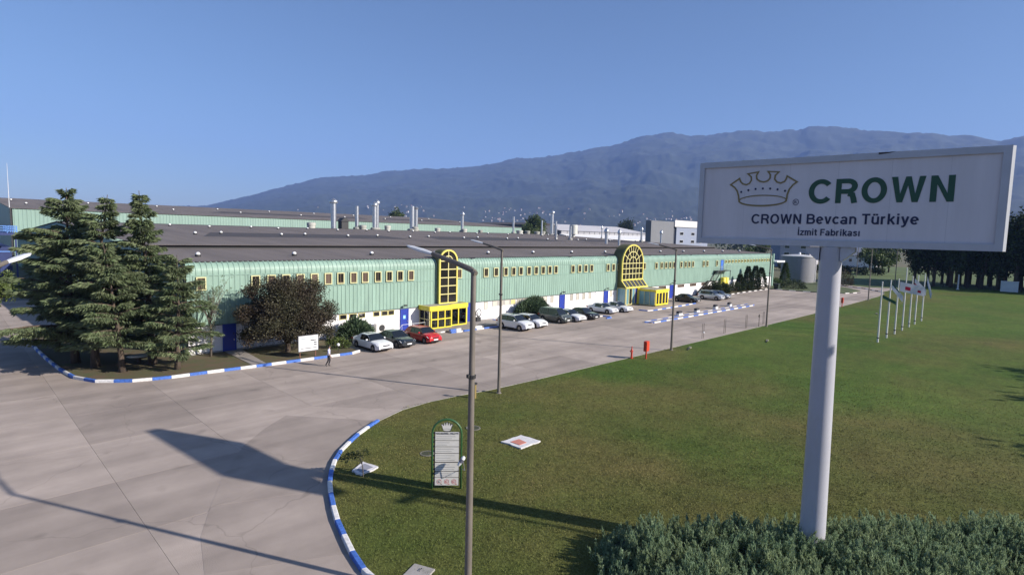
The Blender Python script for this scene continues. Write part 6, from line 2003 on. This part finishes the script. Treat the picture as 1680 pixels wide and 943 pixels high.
# white sheets on the lawn
def lawn_plate(label, q, inner, mi, z=0.11):
    t = thing('lawn_slab', label, 'slab', (q[0][0], q[0][1], 0.04), world=True)
    m = MB(); m.prism(q, lambda u, v, d: (u, v, 0.04 + d), z - 0.03); m.build('slab', mat('slab_white', (0.62, 0.60, 0.60), 0.8, var=0.12, scale=5), t)
    m = MB(); m.prism(inner, lambda u, v, d: (u, v, z + 0.01 + d), 0.02); m.build('cover', mi, t)
rag = lambda q: [(x + random.uniform(-.05, .05), y + random.uniform(-.05, .05)) for (x0, y0), (x1, y1) in zip(q, q[1:] + q[:1]) for x, y in [(x0 + (x1 - x0) * f, y0 + (y1 - y0) * f) for f in (0, .2, .4, .6, .8)]]
lawn_plate('ragged white slab with a pink square cover on the near lawn', rag([(20.53, 20.85), (22.0, 20.78), (22.21, 19.49), (20.65, 19.49)]), [(20.82, 20.45), (21.45, 20.42), (21.40, 19.82), (20.85, 19.80)], mat('cover_pink', (0.52, 0.20, 0.15), 0.8, var=0.1, scale=5))
lawn_plate('white framed grey slab beside the kerb and sapling', rag([(12.85, 22.72), (13.8, 23.3), (13.95, 22.27), (12.9, 22.05)]), [(13.05, 22.62), (13.66, 23.0), (13.74, 22.36), (13.05, 22.22)], mat('cover_grey', (0.28, 0.28, 0.32), 0.7))
for x, y, r, lb in ((20.9, 23.5, 0.42, 'round concrete manhole rim on the lawn right of the directory board'), (16.7, 22.2, 0.36, 'round concrete manhole rim on the lawn left of the directory board')):
    t = thing('manhole', lb, 'manhole', (x, y, 0.03))
    m = MB(); m.ribbon([(r * math.cos(k * 0.3927), r * math.sin(k * 0.3927)) for k in range(16)], [(r * 0.8 * math.cos(k * 0.3927), r * 0.8 * math.sin(k * 0.3927)) for k in range(16)], lambda u, v, d: (u, v, d), 0.045, closed=True); link('rim', m.mesh('rim', mat('rim_dull', (0.17, 0.16, 0.13), 0.95)), t)
    m = MB(); m.prism([(r * 0.8 * math.cos(k * 0.3927), r * 0.8 * math.sin(k * 0.3927)) for k in range(16)], lambda u, v, d: (u, v, d), 0.035); link('lid', m.mesh('lid', mat('lid_green', (0.05, 0.055, 0.03), 0.9)), t)
t = thing('concrete_cover', 'flat grey concrete cover in the grass at the bottom edge', 'cover', (10.3, 14.2, 0.03), 0.4)
m = MB(); m.bbox(-0.55, 0.55, -0.4, 0.4, -0.02, 0.06, 0.02); link('plate', m.mesh('plate', MATS['footing_concrete']), t)
m = MB(); m.tube([(0.2, 0, 0.06), (0.2, 0, 0.10), (0.35, 0, 0.10), (0.35, 0, 0.06)], 0.01, 5); link('lifting_ring', m.mesh('lifting_ring', M_dark), t)
t = thing('valve_post', 'short yellow brown valve post beside the second lamp post', 'post', (24.9, 27.9, 0.03))
m = MB(); m.box(-0.07, 0.07, -0.07, 0.07, -0.05, 0.95); link('post', m.mesh('post', mat('valve_yellow', (0.22, 0.16, 0.05), 0.7)), t)
m = MB(); m.box(-0.12, 0.12, -0.1, 0.1, 0.95, 1.08); link('cap', m.mesh('cap', M_dark), t)
for x, y, lb in ((53.2, 27.1, 'pale box floodlight on the lawn right of the red hose box'), (64.2, 23.6, 'low floodlight lying on the lawn left of the big sign post'), (103.8, 21.7, 'low floodlight on the far lawn left of the flagpoles')):
    t = thing('floodlight', lb, 'lamp', (x, y, 0.03), 0.3)
    m = MB(); m.add([(-0.3, -0.16, 0.0), (0.25, -0.16, 0.0), (0.3, 0.16, 0.0), (-0.3, 0.16, 0.0), (-0.28, -0.1, 0.05), (0.22, -0.1, 0.15), (0.26, 0.1, 0.15), (-0.25, 0.1, 0.05)], [(0, 3, 2, 1), (4, 5, 6, 7), (0, 1, 5, 4), (1, 2, 6, 5), (2, 3, 7, 6), (3, 0, 4, 7)]); link('housing', m.mesh('housing', mat('flood_cream', (0.20, 0.19, 0.12), 0.6)), t)
    m = MB(); m.box(-1.3, -0.35, -0.05, 0.05, 0.0, 0.09); link('cable_duct', m.mesh('cable_duct', M_dark), t)
# porch platform and steps
t = thing('entrance_platform', 'raised concrete platform with blue and white steps at the small porch', 'platform', (39.6, 48.3, 0), world=True)
m = MB(); m.box(38.3, 49.4, 49.4, 53.0, -0.05, 0.18); m.box(39.6, 44.5, 48.75, 49.4, -0.05, 0.175); m.build('platform', mat('path_concrete', (0.27, 0.24, 0.22), 0.9), t)
for xa, xb, mm in ((39.6, 40.3, M_kb), (40.35, 41.3, M_kw), (41.35, 42.3, M_kb), (42.35, 43.3, M_kb), (43.35, 44.5, M_kw)):
    m = MB(); m.bbox(xa, xb, 48.45, 48.73, -0.03, 0.17, 0.02); m.build('step', mm, t)
for xa, xb, mm in ((39.75, 40.55, M_kb), (40.6, 41.3, M_kw), (43.4, 44.4, M_kw)):
    m = MB(); m.bbox(xa, xb, 48.76, 49.05, 0.17, 0.36, 0.02); m.build('step', mm, t)
t = thing('handrail', 'pale thin handrail beside the blue door with the sign', 'handrail', (35.0, 51.4, 0), world=True)
m = MB()
for yy in (51.4,):
    m.tube([(34.3, yy, 0.0), (35.1, yy, 1.0), (38.2, yy, 1.0), (38.2, yy, 0.1)], 0.025, 6)
    for x in (35.1, 36.6):
        m.tube([(x, yy, 0.0), (x, yy, 1.0)], 0.022, 6)
m.build('rail', mat('white_metal', (0.7, 0.7, 0.7), 0.5), t)
t = thing('air_conditioner', 'white air conditioner unit on the white wall behind the dark sedan', 'air conditioner', (32.6, 52.5, 0.1), world=True)
m = MB(); m.bbox(32.55, 33.75, 52.45, 52.95, 0.2, 1.2, 0.03); m.build('case', mat('ac_white', (0.66, 0.65, 0.62), 0.5), t)
m = MB(); m.tube([(33.25, 52.44, 0.72), (33.25, 52.40, 0.72)], 0.34, 16); m.build('fan_grille', M_dark, t)
m = MB(); m.box(32.6, 33.7, 52.5, 52.9, 0.0, 0.2); m.build('foot', M_dark, t)
t = thing('air_conditioner', 'small white air conditioner half hidden behind the juniper', 'air conditioner', (30.6, 52.5, 0.1), world=True)
m = MB(); m.bbox(30.5, 31.3, 52.5, 52.95, 0.3, 1.05, 0.03); m.build('case', mat('ac_white', (0.66, 0.65, 0.62), 0.5), t)
m = MB(); m.tube([(30.9, 52.49, 0.68), (30.9, 52.46, 0.68)], 0.27, 16); m.build('fan_grille', mat('ac_grille', (0.3, 0.3, 0.3), 0.6), t)
t = thing('hose_reel', 'dark coiled hose on a stand right of the small porch', 'hose reel', (47.1, 52.4, 0.18), world=True)
m = MB()
for k in range(3):
    m.tube([(47.1 + 0.42 * math.cos(a) + 0.05 * k, 52.35 + 0.07 * k, 1.25 + 0.45 * math.sin(a)) for a in [2 * math.pi * q / 18 for q in range(19)]], 0.05, 6)
m.build('coil', M_dark, t)
m = MB(); m.tube([(47.1, 52.5, 0.15), (47.1, 52.5, 1.3)], 0.06, 7); m.box(46.75, 47.45, 52.3, 52.7, 0.15, 0.7); m.build('stand', M_dark, t)
for x, lb in ((115.95, 'left'), (117.25, 'right')):
    t = thing('yellow_tank', 'upright yellow tank under the outside stair, %s one' % lb, 'tank', (x, 52.4, 0), group='yellow tanks under the stair')
    m = MB(); m.lathe((0, 0, 0.1), [(0.58, 0), (0.6, 0.1), (0.6, 2.9), (0.5, 3.05), (0.2, 3.15)], 18); link('shell', m.mesh('shell', M_yel, 'auto'), t)
    m = MB(); m.box(-0.4, 0.4, -0.4, 0.4, -0.05, 0.12); link('foot', m.mesh('foot', M_dark), t)
t = thing('waste_bin', 'dark green waste container at the far corner of the hall', 'bin', (135.9, 48.6, 0))
m = MB(); m.add([(-0.5, -0.45, 0.1), (0.5, -0.45, 0.1), (0.5, 0.45, 0.1), (-0.5, 0.45, 0.1), (-0.62, -0.55, 1.25), (0.62, -0.55, 1.25), (0.62, 0.55, 1.25), (-0.62, 0.55, 1.25)], [(0, 3, 2, 1), (4, 5, 6, 7), (0, 1, 5, 4), (1, 2, 6, 5), (2, 3, 7, 6), (3, 0, 4, 7)]); link('bin_body', m.mesh('bin_body', mat('bin_green', (0.015, 0.03, 0.018), 0.6)), t)
m = MB(); m.box(-0.66, 0.66, -0.58, 0.6, 1.25, 1.34); link('lid', m.mesh('lid', M_dark), t)
t = thing('stone_table', 'white oval slab on a stub among the cedar trunks', 'table', (10.9, 52.6, 0.08))
m = MB(); m.lathe((0, 0, 0.5), [(0.62, 0), (0.72, 0.06), (0.70, 0.14), (0.3, 0.18)], 18); me = m.mesh('top', mat('slab_pale', (0.66, 0.66, 0.62), 0.7, var=0.1, scale=4), 'auto'); o = link('top', me, t); o.scale = (1.15, 0.8, 1)
m = MB(); m.tube([(0, 0, -0.05), (0, 0, 0.52)], 0.16, 9); link('stub', m.mesh('stub', M_bark), t)
t = thing('bed_lamp', 'small white globe lamp in the bed left of the white sedan', 'lamp', (25.0, 46.6, 0.08))
m = MB(); m.lathe((0, 0, 0.55), [(0.03, 0), (0.12, 0.06), (0.15, 0.15), (0.12, 0.24), (0.03, 0.3)], 12); link('globe', m.mesh('globe', mat('globe_white', (0.8, 0.8, 0.78), 0.4), True), t)
m = MB(); m.tube([(0, 0, -0.05), (0, 0, 0.58)], 0.03, 6); link('stem', m.mesh('stem', M_dark), t)
# ================================================================== FAR THINGS
# round tank
t = thing('storage_tank', 'round grey steel tank beyond the far factory corner', 'tank', (167.5, 54.6, 0))
M_tank = mat('tank_grey', (0.22, 0.22, 0.235), 0.5, var=0.08, scale=0.6, stretch=(1, 1, 0.15))
m = MB(); m.lathe((0, 0, 0), [(4.3, 0), (4.3, 7.15)], 40); link('shell', m.mesh('shell', M_tank, 'auto'), t)
m = MB(); m.lathe((0, 0, 7.15), [(4.45, -0.18), (4.45, 0.05), (2.0, 0.35), (0.3, 0.5)], 40); link('roof', m.mesh('roof', mat('tank_roof', (0.5, 0.5, 0.5), 0.6), 'auto'), t)
m = MB(); m.lathe((-0.6, -0.4, 7.3), [(0.3, 0), (0.3, 0.7), (0.12, 0.9)], 10); link('vent', m.mesh('vent', M_white), t)
for k in range(1, 5):
    m = MB(); m.lathe((0, 0, 7.15 * k / 5), [(4.315, -0.03), (4.315, 0.03)], 40); link('seam', m.mesh('seam', M_tank), t)
m = MB()
for s in (-0.25, 0.25):
    m.tube([(0.5 + s, -4.45, 0.2), (0.5 + s, -4.45, 7.4)], 0.04, 5)
for k in range(22):
    m.tube([(0.25, -4.45, 0.4 + 0.32 * k), (0.75, -4.45, 0.4 + 0.32 * k)], 0.025, 4)
link('ladder', m.mesh('ladder', M_white), t)

def window_grid(parent, rects, fn, m=M_glass, fm=None):
    """rects (u0, u1, v0, v1); fn(u, v, d) puts d metres in front of the wall"""
    for u0, u1, v0, v1 in rects:
        a = MB(); a.ribbon([(u0, v0), (u1, v0), (u1, v1), (u0, v1)], [(u0 + 0.12, v0 + 0.12), (u1 - 0.12, v0 + 0.12), (u1 - 0.12, v1 - 0.12), (u0 + 0.12, v1 - 0.12)], fn, 0.10, closed=True)
        f = a.build('window', fm or MATS['white_metal'], parent)
        a = MB(); a.prism([(u0 + 0.1, v0 + 0.1), (u1 - 0.1, v0 + 0.1), (u1 - 0.1, v1 - 0.1), (u0 + 0.1, v1 - 0.1)], fn, 0.04); a.build('pane', m, f)
# light grey hall with white lower roof
t = thing('grey_hall', 'long light grey industrial hall behind the factory roof', 'building', (287, 240, 0), world=True)
m = MB(); m.box(287, 392, 240, 300, 0, 14.6); m.build('wall', mat('hall_grey', (0.27, 0.27, 0.29), 0.7, var=0.06, scale=0.1), t)
m = MB(); m.prism([(240 - 0.8, 14.6), (270, 19.6), (300.8, 14.6)], lambda u, v, d: (286.5 + d, u, v), 106.5); m.build('roof', mat('hall_roof', (0.52, 0.50, 0.50), 0.6, var=0.06, scale=0.1), t)
m = MB(); m.prism([(222, 9.6), (239.9, 12.6), (239.9, 9.0), (222, 9.0)], lambda u, v, d: (285 + d, u, v), 104); m.build('lean_to_roof', mat('hall_white', (0.74, 0.73, 0.72), 0.6), t)
m = MB(); m.box(285, 389, 223, 239.8, 0, 9.0); m.build('lean_to_wall', mat('hall_white', (0.74, 0.73, 0.72), 0.6), t)
for k in range(1, 18):
    m = MB()
    m.box(287 + 6 * k - 0.1, 287 + 6 * k + 0.1, 239.85, 239.97, 12.7, 14.5)
    m.build('wall_rib', M_dark, t)
t = thing('hall_shaded_end', 'shaded left end of the long light grey hall, coloured dark', 'building', (266, 245, 0), world=True)
m = MB(); m.box(262, 286.2, 243, 300, 0, 17.8); m.build('wall', mat('hall_dark', (0.05, 0.055, 0.075), 0.7), t)  # end wall of the grey hall, its shade put into the dark colour
m = MB(); m.prism([(261.6, 17.8), (274, 19.4), (286.4, 17.8)], lambda u, v, d: (u, 242.6 + d, v), 58); m.build('roof', M_roofd, t)
# grey block with office in front of it
t = thing('office_block', 'blue grey office with white top beside a plain grey block', 'building', (281, 170, 0), world=True)
m = MB(); m.box(281, 306, 170, 173.5, 0, 21.0); m.build('plain_block', mat('block_grey', (0.15, 0.155, 0.17), 0.7, var=0.05, scale=0.08), t)
m = MB(); m.box(306.02, 309.4, 171.0, 173, 0, 19.0); m.build('stair_shaft', mat('hall_dark', (0.05, 0.055, 0.075), 0.7), t)
m = MB(); m.box(309.4, 350, 170, 182, 0, 18.1); m.build('wall', mat('office_blue', (0.22, 0.25, 0.33), 0.7), t)
m = MB(); m.box(306.2, 350.5, 169.4, 182.6, 18.1, 22.0); m.build('white_top', mat('office_white', (0.55, 0.54, 0.54), 0.7), t)
window_grid(t, [(u, u + 4.4, v, v + 1.9) for u in (313.5, 327.5, 338.5) for v in (13.3, 8.6, 3.9)], lambda u, v, d: (u, 169.98 - d, v))
t = thing('lilac_house', 'pale lilac house with dark windows behind the round tank', 'house', (260, 90, 0), world=True)
m = MB(); m.box(260, 272, 80.5, 92.6, 0, 9.6); m.build('wall', mat('lilac_wall', (0.42, 0.40, 0.43), 0.8), t)
m = MB(); m.box(259.95, 272, 92.65, 96.5, 0, 10.2); m.build('side_wing', mat('office_blue', (0.22, 0.25, 0.33), 0.7), t)
m = MB(); m.prism([(80, 9.6), (86.5, 11.6), (93, 9.6)], lambda u, v, d: (259.5 + d, u, v), 13); m.build('roof', mat('tile_roof', (0.24, 0.11, 0.08), 0.9), t)
window_grid(t, [(u, u + 2.3, v, v + 1.3) for u in (82.0, 88.6) for v in (5.2, 8.1, 2.2)], lambda u, v, d: (259.98 - d, u, v))
t = thing('gabled_house', 'white house with grey gabled roof above the dark hedge', 'house', (300, 70, 0), world=True)
m = MB(); m.box(300, 312, 65, 79.5, 0, 5.3); m.build('wall', mat('hall_white', (0.74, 0.73, 0.72), 0.6), t)
m = MB(); m.add([(299.5, 64.5, 5.3), (299.5, 80, 5.3), (312.5, 80, 5.3), (312.5, 64.5, 5.3), (306, 69, 10.0), (306, 75.5, 10.0)], [(0, 1, 5, 4), (2, 3, 4, 5), (1, 2, 5), (3, 0, 4)]); m.build('roof', mat('slate_roof', (0.34, 0.34, 0.37), 0.8), t)
window_grid(t, [(u, u + 1.4, 2.4, 3.9) for u in (66.5, 70.4, 74.3)], lambda u, v, d: (299.98 - d, u, v))
# container and posts at the tree belt
t = thing('site_container', 'pale grey site container before the dark tree belt', 'container', (184.5, 11.2, 0), rad(3))
m = MB(); m.bbox(-1.2, 1.2, -1.65, 1.65, 0.15, 2.6, 0.05); link('shell', m.mesh('shell', mat('container_grey', (0.60, 0.62, 0.62), 0.6, var=0.05, scale=1)), t)
for k in range(9):
    m = MB(); m.box(-1.23, -1.2, -1.5 + 0.36 * k, -1.36 + 0.36 * k, 0.3, 2.45); link('wall_rib', m.mesh('wall_rib', mat('container_grey', (0.60, 0.62, 0.62), 0.6)), t)
m = MB(); m.box(-1.25, 1.25, -1.7, 1.7, 2.55, 2.65); link('roof', m.mesh('roof', mat('white_metal', (0.7, 0.7, 0.7), 0.5)), t)
t = thing('white_post', 'white post standing before the dark tree belt', 'post', (181.3, 20.8, 0))
m = MB(); m.tube([(0, 0, -0.1), (0, 0, 3.85)], [0.2, 0.13], 8); link('post', m.mesh('post', M_fpole), t)
m = MB(); m.lathe((0, 0, 0), [(0.4, 0), (0.4, 0.1), (0.22, 0.2)], 10); link('base', m.mesh('base', M_fpole), t)
bf = thing('boundary_fence', 'dark wire fence in front of the tree belt', 'fence', (184, 10, 0), world=True)
for k in range(22):
    y = 29 - 2.4 * k
    m = MB(); m.box(183.95 + 0.03 * k, 184.05 + 0.03 * k, y - 0.05, y + 0.05, 0, 1.7); m.build('fence_post', M_dark, bf)
m = MB()
for z in (0.3, 0.75, 1.2, 1.62):
    m.beam((184.0, 29, z), (184.66, -23.8, z), 0.03)
m.build('fence_wire', M_dark, bf)

# ---- houses on the foot of the mountain
hm = []
for k, (wall, roofc) in enumerate((((0.40, 0.37, 0.34), (0.30, 0.13, 0.08)), ((0.52, 0.49, 0.46), (0.36, 0.17, 0.11)), ((0.32, 0.28, 0.25), (0.26, 0.11, 0.08)))):
    mw = mat('house_wall_%s' % 'abc'[k], wall, 0.8); mr = mat('house_roof_%s' % 'abc'[k], roofc, 0.9)
    a = MB(); a.box(-6, 6, -5, 5, -3, 7 + 2 * k)
    r_ = MB(); z = 7 + 2 * k; r_.add([(-6.6, -5.6, z), (6.6, -5.6, z), (6.6, 5.6, z), (-6.6, 5.6, z), (-3.5, 0, z + 2.6), (3.5, 0, z + 2.6)], [(0, 1, 5, 4), (2, 3, 4, 5), (1, 2, 5), (3, 0, 4), (3, 2, 1, 0)])
    w_ = MB()
    for vx in (-4, 0, 4):
        for vz in (1.2, 4.4):
            w_.box(vx - 0.8, vx + 0.8, -5.08, -5.0, vz, vz + 1.6)
    hm.append((a.mesh('wall', mw), r_.mesh('roof', mr), w_.mesh('windows', M_glass)))
rr = random.Random(77)
cl = [(rr.uniform(24, 66), rr.uniform(0, 1)) for k in range(26)]
cnt = 0
tries = 0
while cnt < 230 and tries < 9000:
    tries += 1
    if rr.random() < 0.55:
        c0 = cl[rr.randrange(len(cl))]
        az = c0[0] + rr.gauss(0, 1.0); q = c0[1] + rr.gauss(0, 0.12)
    else:
        az = rr.uniform(2, 70); q = rr.random()
    r = 2900 + 1500 * max(0, min(1, q))
    z = float(terrain(np.array(az), np.array(r)))
    el = (z - 11) / r
    if not (0.006 < el < 0.048) or rr.random() < (el - 0.02) * 16:
        continue
    x, y = r * math.cos(rad(az)), r * math.sin(rad(az))
    t = thing('hillside_house', 'tiny pale house on the distant hillside', 'house', (x, y, z - 1.0), rr.uniform(0, 6.28), 'houses on the distant hillside')
    k = rr.randrange(3)
    s = rr.uniform(0.5, 1.05)
    t.scale = (s, s, s)
    for n_, me in zip(('wall', 'roof', 'windows'), hm[k]):
        link(n_, me, t)
    cnt += 1
# woodland of the plain between the works and the hills
rg = np.random.default_rng(200)
bl = []
for k in range(420):
    az = rg.uniform(2, 80); r = rg.uniform(520, 2600)
    s = rg.uniform(5, 9)
    bl.append((r * math.cos(rad(az)), r * math.sin(rad(az)), s * 0.6, s * 1.6, s * 1.6, s))
tag(link('woodland', cloud(bl, 26000, 3.2, rg, M_darkg, 'woodland')), 'far belt of trees on the plain before the hills', 'woodland', kind='stuff')

# ================================================================== HAZE
hz = MB()
hz.box(-11400, 11400, -11400, 11400, -1.2, 1650)
M_haze = bpy.data.materials.new('haze_air')
M_haze.use_nodes = True
nt = M_haze.node_tree
for n_ in list(nt.nodes):
    if n_.type != 'OUTPUT_MATERIAL':
        nt.nodes.remove(n_)
pv_ = nn(nt, 'ShaderNodeVolumePrincipled')
pv_.inputs['Color'].default_value = (0.29, 0.455, 0.95, 1)
pv_.inputs['Density'].default_value = 0.000083
pv_.inputs['Anisotropy'].default_value = 0.0
nt.links.new(pv_.outputs[0], nt.nodes['Material Output'].inputs['Volume'])
haze = hz.build('haze', M_haze)
tag(haze, 'thin blue morning haze over the plain', 'haze', kind='stuff')
haze.display_type = 'WIRE'
